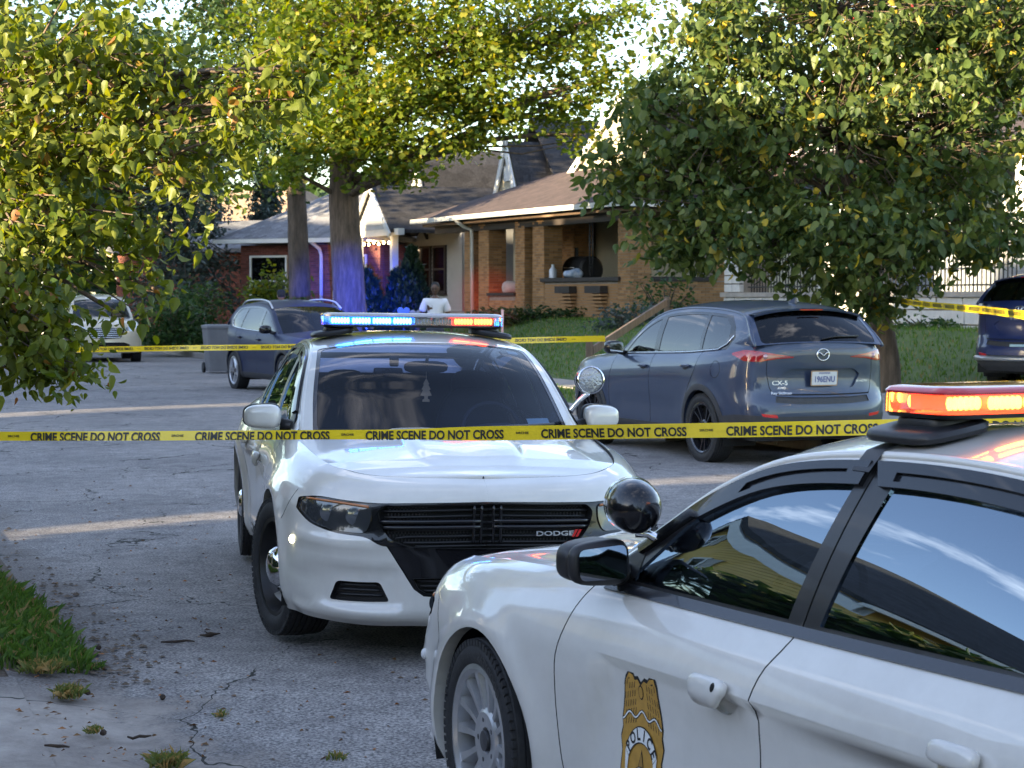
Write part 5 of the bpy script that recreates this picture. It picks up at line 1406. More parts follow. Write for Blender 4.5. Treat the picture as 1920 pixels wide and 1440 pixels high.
# ------------------------------------------------------------------ white police sedan
def sedan_shell():
    outline = [(0.955, 0), (0.942, 0.30), (0.89, 0.54), (0.775, 0.73), (0.55, 0.862), (0.0, 0.938), (-0.55, 0.935), (-1.5, 0.925),
               (-2.5, 0.94), (-3.05, 0.955), (-3.6, 0.91), (-3.9, 0.80), (-4.03, 0.55), (-4.08, 0.28), (-4.085, 0)]
    def sec(z, i): return list(zip(z, i))
    secs = {
        0: sec([.17, .22, .32, .44, .55, .66, .75, .81, .845], [.10, .035, .030, .030, .030, .025, .015, .055, .15]),
        2: sec([.17, .22, .32, .44, .55, .66, .75, .815, .855], [.11, .04, .03, .02, .01, .015, .03, .07, .16]),
        3: sec([.18, .23, .33, .45, .56, .67, .77, .835, .872], [.09, .03, .02, .01, .0, .015, .045, .09, .17]),
        4: sec([.19, .25, .35, .46, .58, .70, .80, .865, .895], [.06, .02, .0, .0, .005, .02, .055, .11, .175]),
        5: sec([.19, .27, .39, .51, .63, .75, .85, .91, .938], [.04, .01, .0, .0, .0, .02, .06, .115, .18]),
        6: sec([.18, .25, .37, .49, .61, .73, .83, .91, .962], [.08, .05, .038, .028, .016, .010, .042, .09, .145]),
        7: sec([.18, .25, .37, .49, .61, .73, .83, .91, .965], [.09, .06, .048, .036, .020, .008, .040, .085, .128]),
        8: sec([.18, .25, .37, .49, .61, .73, .84, .92, .978], [.09, .055, .042, .030, .016, .006, .035, .08, .13]),
        9: sec([.19, .27, .39, .51, .63, .77, .87, .945, .995], [.04, .01, .0, .0, .0, .004, .03, .08, .15]),
        10: sec([.22, .30, .40, .52, .64, .77, .88, .965, 1.02], [.06, .02, .0, .0, .0, .01, .035, .08, .16]),
        12: sec([.26, .33, .42, .52, .64, .76, .88, .98, 1.03], [.08, .03, .0, .0, .02, .03, .04, .06, .14]),
        14: sec([.26, .33, .42, .52, .64, .76, .88, .98, 1.035], [.08, .03, .0, .0, .02, .03, .04, .06, .14]),
    }
    def bump(x, y, z):
        # recessed panel along the doors, flared wheel arches
        zt = 0.745 + 0.012 * (x + 1.6)
        k = sstep(zt + 0.008, zt - 0.013, z) * sstep(0.28, 0.68, z)
        k = k * sstep(-0.70, -0.80, x - 0.35 * (0.62 - z)) * sstep(-3.0, -2.2, x)
        out = 0.046 * k
        # sunk pocket round the fog slot, proud lower lip and a shelf under the lamps
        fr = sstep(0.45, 0.62, x) * sstep(0.36, 0.44, np.abs(y))
        out = out + fr * (0.020 * sstep(0.245, 0.275, z) * sstep(0.46, 0.40, z) - 0.010 * sstep(0.26, 0.235, z) - 0.012 * np.exp(-((z - 0.565) / 0.03)**2))
        for xc in (0.0, -3.05):
            rr = np.hypot(x - xc, z - 0.345)
            out = out - 0.016 * np.exp(-((rr - 0.40) / 0.05)**2) * (np.abs(y) > 0.5)
        return out
    rail = [(-0.52, 0.742, 0.972), (-0.83, 0.705, 1.145), (-1.08, 0.662, 1.285), (-1.35, 0.622, 1.38), (-1.75, 0.60, 1.42), (-2.2, 0.597, 1.418),
            (-2.65, 0.608, 1.368), (-3.1, 0.635, 1.262), (-3.5, 0.66, 1.135), (-3.75, 0.675, 1.045)]
    bx = [0.30, 0.24, 0.19, 0.12, 0.03, 0.0, -0.06, -0.14, -0.22, -0.25]
    bz = [-0.005, 0.015, 0.035, 0.05, 0.06, 0.062, 0.06, 0.055, 0.04, 0.01]
    def ridge(x, y):
        a = np.abs(y); yb = 0.20 + 0.11 * np.clip((0.8 - x) / 1.1, 0, 1)
        return 0.020 * sstep(yb + 0.035, yb - 0.035, a) * sstep(0.75, 0.35, x) * (1 - 0.35*sstep(0.16, 0.0, a)) - 0.012*sstep(0.55, 0.68, a)*sstep(0.7, 0.3, x)
    return Shell(outline, secs, rail, bx, bz, bump, (0.012, 0.035), 0.27, ridge)

def curve_pts(sh, x0, x1, off, n=16):
    x = np.linspace(x0, x1, n); _, z = sh.railx(x); return np.stack([x, z - off], 1)

def light_bar(parent, lit, base_z, red_top):
    """lit: list of (y0, y1, colour, strength)"""
    b = link('light_bar', None, None, parent, (-1.74, 0, base_z)); b.empty_display_size = 0.1
    hl, hw = 0.53, 0.15
    def outline(sc, n=10):
        pts = []
        for (cx, cy, a0) in ((hw-0.06, hl-0.10, 0), (-hw+0.06, hl-0.10, 90), (-hw+0.06, -hl+0.10, 180), (hw-0.06, -hl+0.10, 270)):
            for k in range(n + 1):
                a = R(a0 + 90*k/n)
                pts.append(((cx + 0.06*math.cos(a))*sc, (cy + 0.10*math.sin(a))*(1 - (1-sc)*0.3)))
        return pts
    def loft(rows):
        m = MB(); n = len(outline(1)); v = []; f = []
        for (z, sc) in rows: v += [(p[0], p[1], z) for p in outline(sc)]
        for i in range(len(rows)-1):
            for k in range(n): f.append((i*n+k, i*n+(k+1) % n, (i+1)*n+(k+1) % n, (i+1)*n+k))
        f.append(tuple(range(n))[::-1]); f.append(tuple((len(rows)-1)*n+k for k in range(n)))
        return m.add(v, f)
    blk = BLACKPL
    loft([(0.0, 0.93), (0.012, 0.98)]).build('tray', blk, b, True, 30)
    lens = glass_mat('clear_lens', (0.5, 0.5, 0.55), 0.86, 1.45)
    redl = bpy.data.materials.get('red_lens') or None
    if redl is None:
        redl = mat('red_lens', (0.42, 0.012, 0.02), 0.12, coat=1.0)
    loft([(0.0125, 0.985), (0.045, 0.985), (0.0615, 0.975)]).build('lens', lens, b, True, 30)
    loft([(0.062, 0.975), (0.068, 0.99), (0.078, 0.93), (0.083, 0.75)]).build('cover', redl if red_top else mat('clear_cover', (0.42, 0.40, 0.43), 0.15, coat=1.0), b, True, 40)
    # LED modules: reflector block with rows of diodes
    refl = mat('led_reflector', (0.45, 0.45, 0.47), 0.25, metal=0.9)
    n = 8
    for k in range(n):
        y0 = -hl + 0.05 + k * (2*hl - 0.1) / n; y1 = y0 + (2*hl - 0.1)/n - 0.012; yc = (y0+y1)/2
        on = None
        for (a, c, colr, stg) in lit:
            if a <= yc <= c: on = (colr, stg)
        m = MB()
        xw = 0.105 if 0 < k < n-1 else 0.085
        m.bevbox((0, yc, 0.037), (2*xw - 0.02, y1-y0, 0.040), 0.004)
        mod = m.build('led_module', refl if not on else mat('module_%02d%02d%02d' % tuple(int(c*99) for c in on[0]), (0.2, 0.2, 0.2), 0.3, emit=on[0], es=on[1]*0.38), b, False)
        d = MB()
        cnt = 6
        for j in range(cnt):
            yy = y0 + (j + 0.5) * (y1-y0)/cnt
            for sg in (1, -1):
                d.add(*superell((sg*(xw-0.008), yy, 0.037), (0.012, 0.0088, 0.0175), 2.3, 10, 6))
        if on: lm = mat('led_%s_%d' % (''.join('%02d' % int(c*99) for c in on[0]), int(on[1])), (0.1, 0.1, 0.1), 0.3, emit=(0.045, 0.34, 1.0) if on[0][2] > .5 else ((1.0, 0.085, 0.012) if on[0][1] < .02 else (1.0, 0.30, 0.03)), es=on[1])
        else: lm = mat('led_off', (0.5, 0.5, 0.52), 0.2)
        tag(d.build('led', lm, mod, True), kind='stuff')
    for sg in (1, -1):
        m = MB()
        m.add(*superell((0, sg*0.43, -0.018), (0.10, 0.085, 0.022), 4.0, 20, 8))
        m.add(*superell((0, sg*0.47, -0.034), (0.15, 0.12, 0.020), 4.0, 20, 8, lambda p: [p[0], p[1], p[2] - 0.16*sg*p[1]]))
        m.build('mounting_foot', blk, b, True, 50)
    return b

def spotlight(parent, base, head, aim, r=0.082):
    s_ = link('spotlight', None, None, parent); s_.empty_display_size = 0.1
    m = MB()
    q = Vector(aim).normalized().to_track_quat('X', 'Z').to_matrix()
    prof = [(0.0, -0.105), (0.03, -0.10), (0.058, -0.082), (0.075, -0.05), (0.083, -0.01), (0.084, 0.03), (0.080, 0.042)]
    v = []; t = MB(); t.lathe([(a * r / 0.084, b_) for a, b_ in prof], 28, 'X')
    m.add([q @ Vector(p) + Vector(head) for p in t.v], t.f)
    m.build('spotlight_housing', GLOSSBLK, s_, True)
    t = MB(); t.lathe([(0.084*r/0.084, 0.036), (0.086*r/0.084, 0.05), (0.078*r/0.084, 0.052)], 28, 'X')
    MB().add([q @ Vector(p) + Vector(head) for p in t.v], t.f).build('spotlight_ring', CHROME, s_, True)
    t = MB(); t.lathe([(0.0, 0.054), (0.05*r/0.084, 0.052), (0.079*r/0.084, 0.044)], 28, 'X')
    MB().add([q @ Vector(p) + Vector(head) for p in t.v], t.f).build('spotlight_lens', mat('lamp_lens', (0.30, 0.31, 0.33), 0.12, metal=0.7, bump=0.4, bs=60), s_, True)
    m = MB(); b0, h0 = Vector(base), Vector(head)
    mid = Vector((h0.x - 0.01, h0.y - 0.0, h0.z - r * 0.95))
    m.tube([b0, b0.lerp(mid, 0.5) + Vector((0, 0, 0.008)), mid], [0.016, 0.012, 0.014], 12)
    m.tube([mid, mid + Vector((0, 0, 0.035))], 0.022, 12)
    m.build('spotlight_bracket', CHROME, s_, True, 40)
    return s_

def door_badge(car, sh):
    """printed police badge on the front door: eagle over a shield"""
    NL = sh.nrm(sh.lower); uv = sh.side([(-0.97, 0.53)])[0]
    def put(nm, pts, lay, m_, par):
        pts = np.asarray(pts, float)
        tri = cdt_patch(pts, [], 0.03, lambda q: (np.c_[q, np.zeros(len(q))], np.tile([0, 0, 1.0], (len(q), 1))))['base']
        v = np.array(tri['v']); X, n = NL(np.stack([uv[0] + v[:, 0], uv[1] + v[:, 1]], 1))
        X = X + n * (0.0012 + 0.0008 * lay)
        return link(nm, mesh_np(nm, X, tri['f'], n), m_, par)
    gold = mat('badge_gold', (0.46, 0.25, 0.045), 0.45, var=0.12, vs=30); blk = mat('badge_black', (0.012, 0.012, 0.012), 0.5); wht = mat('badge_white', (0.75, 0.75, 0.72), 0.5)
    half = [(0.0, 0.150), (0.018, 0.163), (0.035, 0.160), (0.047, 0.172), (0.070, 0.176), (0.086, 0.155), (0.098, 0.105), (0.112, 0.05), (0.108, 0.03), (0.118, 0.005), (0.108, -0.03), (0.112, -0.07), (0.105, -0.13), (0.080, -0.175), (0.04, -0.20), (0.0, -0.225)]
    full = np.array(half + [(-p[0], p[1]) for p in half[::-1][1:-1]])
    b = put('badge', full, 0, blk, car)
    put('badge_shield', full * 0.955 + [0, -0.002], 1, gold, b)
    # wing feathers, eagle head
    for sg in (1, -1):
        for r_ in range(5):
            for k in range(5):
                x0 = sg * (0.030 + 0.0135 * k); y0 = 0.148 - 0.021 * r_ - 0.003 * k + (0.012 if k > 2 and r_ == 0 else 0)
                if abs(x0) > 0.088 and r_ < 1: continue
                a = [(x0, y0), (x0 + sg*0.004, y0 - 0.016), (x0 + sg*0.007, y0 - 0.016), (x0 + sg*0.0025, y0)]
                put('feather', np.array(a if sg > 0 else a[::-1]), 2, blk, b)
    hd = [(0.014*math.cos(t), 0.125 + 0.018*math.sin(t)) for t in np.linspace(0, 2*math.pi, 14)[:-1]]
    put('eagle_head', hd, 2, blk, b); put('eagle_face', np.array(hd)*[0.82, 1] + [0, 0.0], 3, gold, b) if False else put('eagle_face', [(p[0]*0.8, 0.125 + (p[1]-0.125)*0.8) for p in hd], 3, gold, b)
    # ribbon line under the wings
    arcw = [(x, 0.072 - 0.10*abs(x)**1.3*3 + 0.008*math.cos(x*90)) for x in np.linspace(-0.105, 0.105, 23)]
    put('ribbon_line', ribbon(arcw, 0.009), 2, blk, b); put('ribbon_white', ribbon(arcw, 0.004), 3, wht, b)
    # POLICE scroll
    an = np.linspace(R(158), R(22), 22)
    o_ = [(0.088*math.cos(t), -0.060 + 0.100*math.sin(t)) for t in an]; i_ = [(0.070*math.cos(t), -0.060 + 0.064*math.sin(t)) for t in an]
    put('scroll_edge', np.vstack([np.array(o_)[::-1]*[1.03, 1.0] + [0, 0.003], np.array(i_)*[0.98, 1] - [0, 0.003]]), 4, blk, b)
    put('scroll', np.vstack([np.array(o_)[::-1], np.array(i_)]), 5, wht, b)
    for sg in (1, -1): put('scroll_tail', np.array([(sg*0.066, -0.038), (sg*0.084, -0.022), (sg*0.080, -0.075), (sg*0.070, -0.085)])[::sg], 5, wht, b)
    for ch, t in zip('POLICE', np.linspace(R(146), R(34), 6)):
        v, f = text_geo(ch, 0.040, 0.0012, 0.9)
        c, s_ = math.cos(t - math.pi/2), math.sin(t - math.pi/2)
        q = np.stack([v[:, 0]*c - v[:, 1]*s_ + 0.079*math.cos(t), v[:, 0]*s_ + v[:, 1]*c - 0.060 + 0.082*math.sin(t)], 1)
        X, n = NL(np.stack([uv[0] + q[:, 0], uv[1] + q[:, 1]], 1)); X = X + n*0.0062
        link('letter', mesh_np('letter', X, f, None, False), blk, b)
    # star with round seal
    star = []
    for k in range(10):
        r_ = 0.085 if k % 2 == 0 else 0.034
        t = math.pi/2 + k*math.pi/5; star.append((r_*math.cos(t), -0.098 + r_*math.sin(t)))
    put('star_edge', np.array(star)*[1.0, 1.0], 2, blk, b)
    put('star', [(p[0]*0.9, -0.098 + (p[1]+0.098)*0.9) for p in star], 3, mat('badge_bronze', (0.30, 0.17, 0.04), 0.5), b)
    for rr_, ly, mm_ in ((0.044, 4, blk), (0.041, 5, wht), (0.029, 6, blk), (0.026, 7, gold)):
        put('seal', [(rr_*math.cos(t), -0.098 + rr_*math.sin(t)) for t in np.linspace(0, 2*math.pi, 25)[:-1]], ly, mm_, b)

def police_sedan(name, label, loc, rz, lit, style, red_top, badge, tilt=(0, 0), steer=0.0, unit=None):
    sh = sedan_shell()
    car = thing(name, label, 'police car', loc, rz, None)
    car.rotation_euler = (tilt[0], tilt[1], rz)
    NL = sh.nrm(sh.lower)
    K1 = (sh.K - 1) * VS
    S = sh.side; Fr = sh.front
    feats = []
    def poly(nm, uv, depth=0.0, **kw): feats.append(dict(name=nm, poly=uv, depth=depth, **kw))
    # doors and gaps
    dF = [(-0.605, 0.958), (-0.565, 0.86), (-0.535, 0.70), (-0.525, 0.52), (-0.54, 0.38), (-0.58, 0.285)]
    dM = [(-1.655, 0.962), (-1.63, 0.91), (-1.585, 0.84), (-1.565, 0.72), (-1.56, 0.5), (-1.56, 0.285)]
    dR = [(-2.80, 0.985), (-2.78, 0.90), (-2.73, 0.78), (-2.64, 0.64), (-2.53, 0.50), (-2.47, 0.38), (-2.46, 0.285)]
    def sm(pts, n=40):
        pts = np.array(pts); d = np.r_[0, np.cumsum(np.linalg.norm(np.diff(pts, axis=0), axis=1))]
        return crom(np.linspace(0, d[-1], n), d, pts)
    aF, aM, aR = (S(sm(q, 24)) for q in (dF, dM, dR))
    for q in (aF, aM, aR): q[0, 1] = K1 + 0.02
    bot = S(np.stack([np.linspace(-0.58, -1.56, 12), np.full(12, 0.285)], 1)); bot2 = S(np.stack([np.linspace(-1.56, -2.46, 12), np.full(12, 0.285)], 1))
    poly('door_front', np.vstack([aF, bot, aM[::-1]])); poly('door_rear', np.vstack([aM, bot2, aR[::-1]]))
    for q in (aF, aM, aR, bot, bot2): poly('gap', ribbon(q, 0.006), -0.006)
    # fender / bumper joint, lower black sill
    bj = S(sm([(0.36, 0.62), (0.43, 0.70), (0.50, 0.775)], 8)); poly('gap', ribbon(bj, 0.004), -0.004)
    for (hx, hz) in ((-1.40, 0.775), (-2.42, 0.80)):
        poly('handle_cup', S([(hx + 0.068*math.cos(t), hz - 0.030 + 0.046*math.sin(t)) for t in np.linspace(0, 2*math.pi, 25)[:-1]]), -0.014)
    # belt moulding
    xb = np.linspace(-0.66, -2.93, 30); yb, zb = sh.belt(xb)
    mu = S(np.stack([xb, zb - 0.012], 1)); lo_ = S(np.stack([xb, zb - 0.026], 1)); mu[:, 1] = K1 + 0.03
    poly('belt_moulding', np.vstack([lo_, mu[::-1]]), 0.006)
    # wheel arches
    poly('arch', sh.arch(0.0, 0.345, 0.382, 0.225), 0, hole=True, lip=-0.05)
    poly('arch', sh.arch(-3.05, 0.345, 0.382, 0.235), 0, hole=True, lip=-0.05)
    # front fascia
    lowb = Fr([(0.0, 0.548), (0.25, 0.55), (0.47, 0.558), (0.535, 0.615), (0.46, 0.545), (0.405, 0.46), (0.37, 0.405), (0.335, 0.35), (0.29, 0.318), (0.15, 0.306), (0.0, 0.303)])
    lowb = np.vstack([lowb[:3], Fr([(0.53, 0.60)]), lowb[4:]]); lowb[0, 0] = lowb[-1, 0] = -0.02
    poly('lower_panel', lowb, -0.012)
    inn = Fr([(0.0, 0.405), (0.34, 0.398), (0.31, 0.345), (0.275, 0.325), (0.0, 0.315)]); inn[0, 0] = inn[-1, 0] = -0.02
    poly('lower_intake', inn, -0.035)
    sur = Fr(rpoly([(0.0, 0.752), (0.50, 0.742), (0.62, 0.748), (0.76, 0.762), (0.838, 0.742), (0.852, 0.70), (0.80, 0.635), (0.70, 0.602), (0.55, 0.588), (0.49, 0.548), (0.0, 0.535)], [0, .03, .03, .04, .03, .04, .05, .05, .05, .04, 0]))
    sur[:5, 0] = np.minimum(sur[:5, 0], -0.02) * 1.0; sur[-5:, 0] = -0.02
    poly('light_surround', sur, -0.008)
    gr = Fr(rpoly([(0.0, 0.743), (0.475, 0.733), (0.505, 0.70), (0.485, 0.63), (0.44, 0.575), (0.36, 0.540), (0.0, 0.532)], [0, .03, .04, .05, .05, .05, 0]))
    gr[:5, 0] = -0.02; gr[-5:, 0] = -0.02
    poly('grille_back', gr, -0.05)
    hl = Fr(rpoly([(0.528, 0.735), (0.64, 0.742), (0.76, 0.755), (0.822, 0.738), (0.838, 0.70), (0.79, 0.642), (0.69, 0.612), (0.555, 0.603), (0.53, 0.66)], .03))
    poly('headlight', hl, -0.004)
    fg = Fr(rpoly([(0.44, 0.288), (0.485, 0.378), (0.675, 0.378), (0.705, 0.288)], 0.018))
    poly('fog_recess', fg, -0.035)
    outer = [(0, 0), (sh.L, 0), (sh.L, K1), (0, K1)]
    reg = cdt_patch(outer, feats, 0.04, NL)
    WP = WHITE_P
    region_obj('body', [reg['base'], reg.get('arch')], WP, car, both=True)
    for mir in (False, True):
        sd = 'left' if not mir else 'right'
        for nm in ('door_front', 'door_rear'):
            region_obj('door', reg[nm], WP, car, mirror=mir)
        tag(region_obj('handle_recess', reg['handle_cup'], WP, car, mirror=mir), kind='stuff')
        region_obj('belt_moulding', reg['belt_moulding'], mat('moulding_black', (0.02, 0.02, 0.024), 0.25, coat=0.4), car, mirror=mir)
        h_ = region_obj('headlight', reg['headlight'], mat('headlight_lens', (0.035, 0.037, 0.042), 0.08, coat=1.0, spec=0.6), car, mirror=mir)
        sg = -1 if mir else 1
        q = Fr([(0.60, 0.68), (0.71, 0.69)])
        for c in off_surf(sh, q, 0.0015):
            m = MB(); m.lathe([(0.0, 0.003), (0.03, 0.0028), (0.042, 0.0)], 20, 'X', (c[0]-0.004, sg*c[1], c[2])); m.build('projector', mat('projector_glass', (0.16, 0.17, 0.19), 0.05, metal=0.6), h_, True)
        m = MB(); dr = Fr(np.stack([np.linspace(0.54, 0.80, 16), 0.727 + 0.02*np.sin(np.linspace(0, 1.6, 16)) - 0.003], 1))
        pts = off_surf(sh, dr, 0.0); pts[:, 1] *= sg
        m.tube(pts, 0.006, 6); m.build('running_lamp', mat('amber_reflector', (0.45, 0.16, 0.05), 0.15, coat=0.6), h_, True)
        fr_ = region_obj('fog_recess', reg['fog_recess'], BLACKPL, car, mirror=mir)
        m = MB()
        for zz in (0.312, 0.335, 0.357):
            pts = off_surf(sh, Fr(np.stack([np.linspace(0.458 + (zz-0.285)*0.5, 0.688 - (zz-0.285)*0.3, 8), np.full(8, zz)], 1)), -0.024); pts[:, 1] *= sg
            m = MB(); m.tube(pts, 0.006, 6); m.build('slat', BLACKPL, fr_, True)
        # small lit marker lamp by the wheel arch
        c = off_surf(sh, S([(0.56, 0.545)]), 0.002)[0]
        m = MB(); m.add(*superell((c[0], sg*c[1], c[2]), (0.016, 0.014, 0.02), 2, 14, 8))
        m.build('marker_lamp', mat('marker_on', (0.5, 0.5, 0.4), 0.2, emit=(1.0, 0.95, 0.6), es=2.2) if mir else mat('marker_off', (0.6, 0.6, 0.6), 0.2), car, True)
    tag(region_obj('panel_gap', reg['gap'], SEAM, car, both=True), kind='stuff')
    region_obj('lower_panel', reg['lower_panel'], GLOSSBLK, car, both=True)
    li = region_obj('lower_intake', reg['lower_intake'], DARK, car, both=True)
    region_obj('light_surround', reg['light_surround'], GLOSSBLK, car, both=True)
    g = region_obj('grille', reg['grille_back'], DARK, car, both=True)
    # grille frame bars, honeycomb rows
    def barpath(y0, z0, y1, z1, off, r_, m, n=10):
        for sg in (1, -1):
            pts = off_surf(sh, Fr(np.stack([np.linspace(y0, y1, n), np.linspace(z0, z1, n)], 1)), off); pts[:, 1] *= sg
            m.tube(pts, r_, 6, True)
    m = MB()
    for zz, y1 in ((0.735, 0.46), (0.706, 0.485), (0.678, 0.475), (0.648, 0.47), (0.618, 0.45), (0.588, 0.42), (0.560, 0.38), (0.543, 0.33)):
        m = MB(); barpath(0.0, zz + 0.004, y1, zz, -0.028, 0.0055, m, 12); m.build('grille_slat', BLACKPL, g, True)
    m = MB()
    for zz, y1, r_ in ((0.658, 0.49, 0.011), (0.632, 0.478, 0.011)):
        barpath(0.03, zz + 0.002, y1, zz, -0.012, r_, m, 12)
    for yy in (0.028, 0.062): barpath(yy, 0.735, yy, 0.558, -0.012, 0.008, m, 8)
    m.build('grille_crossbar', GLOSSBLK, g, True)
    m = MB()
    for ri in range(9):
        zz = 0.725 - ri*0.0195
        for k in range(26):
            yy = 0.085 + k*0.0158 + (0.008 if ri % 2 else 0)
            if yy > 0.455 - max(0, 0.60 - zz)*1.2 or 0.625 < zz < 0.665: continue
            c = off_surf(sh, Fr([(yy, zz)]), -0.036)[0] if False else None
            x = 0.955 - 0.075 - 0.10*yy*yy
            for sg in (1, -1): m.box((x, sg*yy, zz), (0.008, 0.006, 0.014))
    tag(m.build('grille_mesh', BLACKPL, g), kind='stuff')
    m = MB()
    for zz, y1 in ((0.385, 0.32), (0.362, 0.305), (0.340, 0.285)): m = MB(); barpath(0.0, zz, y1, zz, -0.02, 0.005, m, 8); m.build('intake_slat', BLACKPL, li, True)
    m = MB(); rr_ = random.Random(3)
    pl = [(-0.10 + 0.028*k, 0.012*rr_.random() + (0.018 if 1 < k < 6 else 0.006)) for k in range(8)]
    pts = [(0.925, -(p[0] - 0.02), 0.318 + p[1]) for p in pl] + [(0.93, -(p[0] - 0.02), 0.306) for p in pl[::-1]]
    m.add(pts, [tuple(range(len(pts)))]); m.build('torn_film', mat('torn_film', (0.62, 0.62, 0.6), 0.6), li)
    # hood
    pend = float(sh.inv([-0.50], [0.958], (0, 2), (sh.pidx[4], sh.pidx[7]))[0][0])
    hf = sh.nrm(sh.hoodfn(pend))
    hs = 0.72
    hreg = cdt_patch([(-hs, 0.005), (hs, 0.005), (hs, pend), (-hs, pend)], [], 0.045, lambda UV: hf(np.stack([np.asarray(UV)[:, 0]/hs*0.993, np.asarray(UV)[:, 1]], 1)))
    d = hreg['base']; d['v'] = [np.array(q) + np.array([-0.004, 0, 0.0]) for q in d['v']]
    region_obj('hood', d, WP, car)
    top = sh.lower(np.stack([np.linspace(0.0, pend, 80), np.full(80, K1)], 1))
    m = MB(); pp = [(q[0], q[1], q[2] - 0.006) for q in top]; m.tube([(p[0], -p[1], p[2]) for p in pp[::-1]] + pp[1:], 0.0055, 6); m.build('hood_gap', SEAM, car)
    # cowl
    m = MB(); ys = np.linspace(-0.72, 0.72, 25)
    r0 = [(-0.21 - 0.32*(y/0.74)**2 + 0.03, y, 0.975 - 0.03*(y/0.74)**2) for y in ys]; r1 = [(-0.36 - 0.26*(y/0.74)**2, y, 0.985 - 0.02*(y/0.74)**2) for y in ys]
    m.add(r0 + r1, [(i, i+1, 25+i+1, 25+i) for i in range(24)]); m.build('cowl', BLACKPL, car, True)
    # roof strip: windshield, roof, rear window
    T = sh.nrm(sh.strip); wsx = 0.62
    Tf = lambda UV: T(np.stack([np.asarray(UV)[:, 0]/wsx, np.asarray(UV)[:, 1]], 1))
    t1, t2, te = rail_t(sh, -1.34), rail_t(sh, -2.72), sh.rt[-1]
    ws = rpoly([(-0.57, 0.0), (0.57, 0.0), (0.585, t1), (-0.585, t1)], 0.04)
    rw = rpoly([(-0.55, t2), (0.55, t2), (0.53, te - 0.06), (-0.53, te - 0.06)], 0.05)
    sreg = cdt_patch([(-wsx, 0), (wsx, 0), (wsx, te), (-wsx, te)],
                     [dict(name='frit', poly=ws, depth=-0.002), dict(name='windshield', poly=rpoly([(-0.553, 0.02), (0.553, 0.02), (0.565, t1-0.025), (-0.565, t1-0.025)], 0.05), depth=-0.002),
                      dict(name='rear_window', poly=rw, depth=-0.003)], 0.05, Tf)
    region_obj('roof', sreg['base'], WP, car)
    region_obj('windshield_border', sreg['frit'], GLOSSBLK, car)
    region_obj('windshield', sreg['windshield'], glass_mat('windshield_glass', (0.01, 0.015, 0.03), 0.82, 1.30, hue=(0.05, 0.45, 1.45)), car)  # blue tint put in for the light bar's blue glow
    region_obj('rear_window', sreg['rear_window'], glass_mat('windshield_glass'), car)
    # greenhouse side
    GS = sh.nrm(sh.gside)
    xs = np.linspace(-0.53, -3.74, 60); yb, zb = sh.belt(xs); yr, zr = sh.railx(xs)
    outer = np.vstack([np.stack([-xs, np.minimum(zb - 0.004, zr - 0.002)], 1), np.stack([-xs, zr], 1)[::-1]])
    def flip(q): q = np.asarray(q, float).copy(); q[:, 0] *= -1; return q
    bz_ = lambda x, o: float(sh.belt(np.array([x]))[1][0]) + o
    fr_top = curve_pts(sh, -0.66, -3.12, 0.022, 40)
    frame = np.vstack([fr_top, [(-3.05, bz_(-3.05, 0.0))], [(x, bz_(x, -0.01)) for x in np.linspace(-2.9, -0.64, 12)]])
    fw_top = curve_pts(sh, -0.98, -1.68, 0.075, 14)
    fwin = np.vstack([[(-0.775, bz_(-0.775, 0.012))], [(-0.80, bz_(-0.8, 0.05))], fw_top, [(-1.585, bz_(-1.585, 0.012))]])
    rw_top = curve_pts(sh, -1.83, -2.62, 0.075, 12)
    rwin = np.vstack([[(-1.725, bz_(-1.725, 0.012))], rw_top, [(-2.56, bz_(-2.56, 0.012))]])
    q_top = curve_pts(sh, -2.68, -2.92, 0.075, 6)
    qwin = np.vstack([[(-2.605, bz_(-2.605, 0.012))], q_top, [(-2.90, bz_(-2.9, 0.04))], [(-2.86, bz_(-2.86, 0.012))]])
    # vent visors
    v1 = np.vstack([curve_pts(sh, -0.74, -1.72, 0.028, 24), curve_pts(sh, -1.71, -1.05, 0.088, 14), curve_pts(sh, -1.0, -0.78, 0.066, 6)])
    v2 = np.vstack([curve_pts(sh, -1.745, -2.93, 0.028, 20), curve_pts(sh, -2.86, -2.55, 0.075, 6), curve_pts(sh, -2.45, -1.79, 0.090, 8)])
    v1b = np.vstack([curve_pts(sh, -1.22, -1.64, 0.050, 8), curve_pts(sh, -1.64, -1.20, 0.072, 8)])
    v2b = np.vstack([curve_pts(sh, -1.84, -2.38, 0.054, 10), curve_pts(sh, -2.34, -1.84, 0.076, 8)])
    bgap = np.array([(-1.652, bz_(-1.652, -0.01)), (-1.742, 1.393)])
    gf = [dict(name='frame', poly=flip(frame), depth=0.0), dict(name='front_window', poly=flip(fwin), depth=-0.006),
          dict(name='rear_window', poly=flip(rwin), depth=-0.006), dict(name='quarter_window', poly=flip(qwin), depth=-0.006),
          dict(name='gap', poly=ribbon(flip(bgap), 0.007), depth=-0.008),
          dict(name='visor_front', poly=flip(v1), depth=0.016), dict(name='visor_rear', poly=flip(v2), depth=0.016),
          dict(name='visor_front', poly=flip(v1b), depth=0.006), dict(name='visor_rear', poly=flip(v2b), depth=0.006)]
    greg = cdt_patch(outer, gf, 0.035, GS)
    side_glass = glass_mat('tinted_side_glass', (0.01, 0.012, 0.014), 0.12, 3.2, gcol=(0.70, 0.85, 1.0))  # dark tint is its own; blue gloss colour deepens the mirrored sky
    frm = mat('window_frame_black', (0.014, 0.014, 0.016), 0.38, coat=0.2, var=0.2, vs=15)
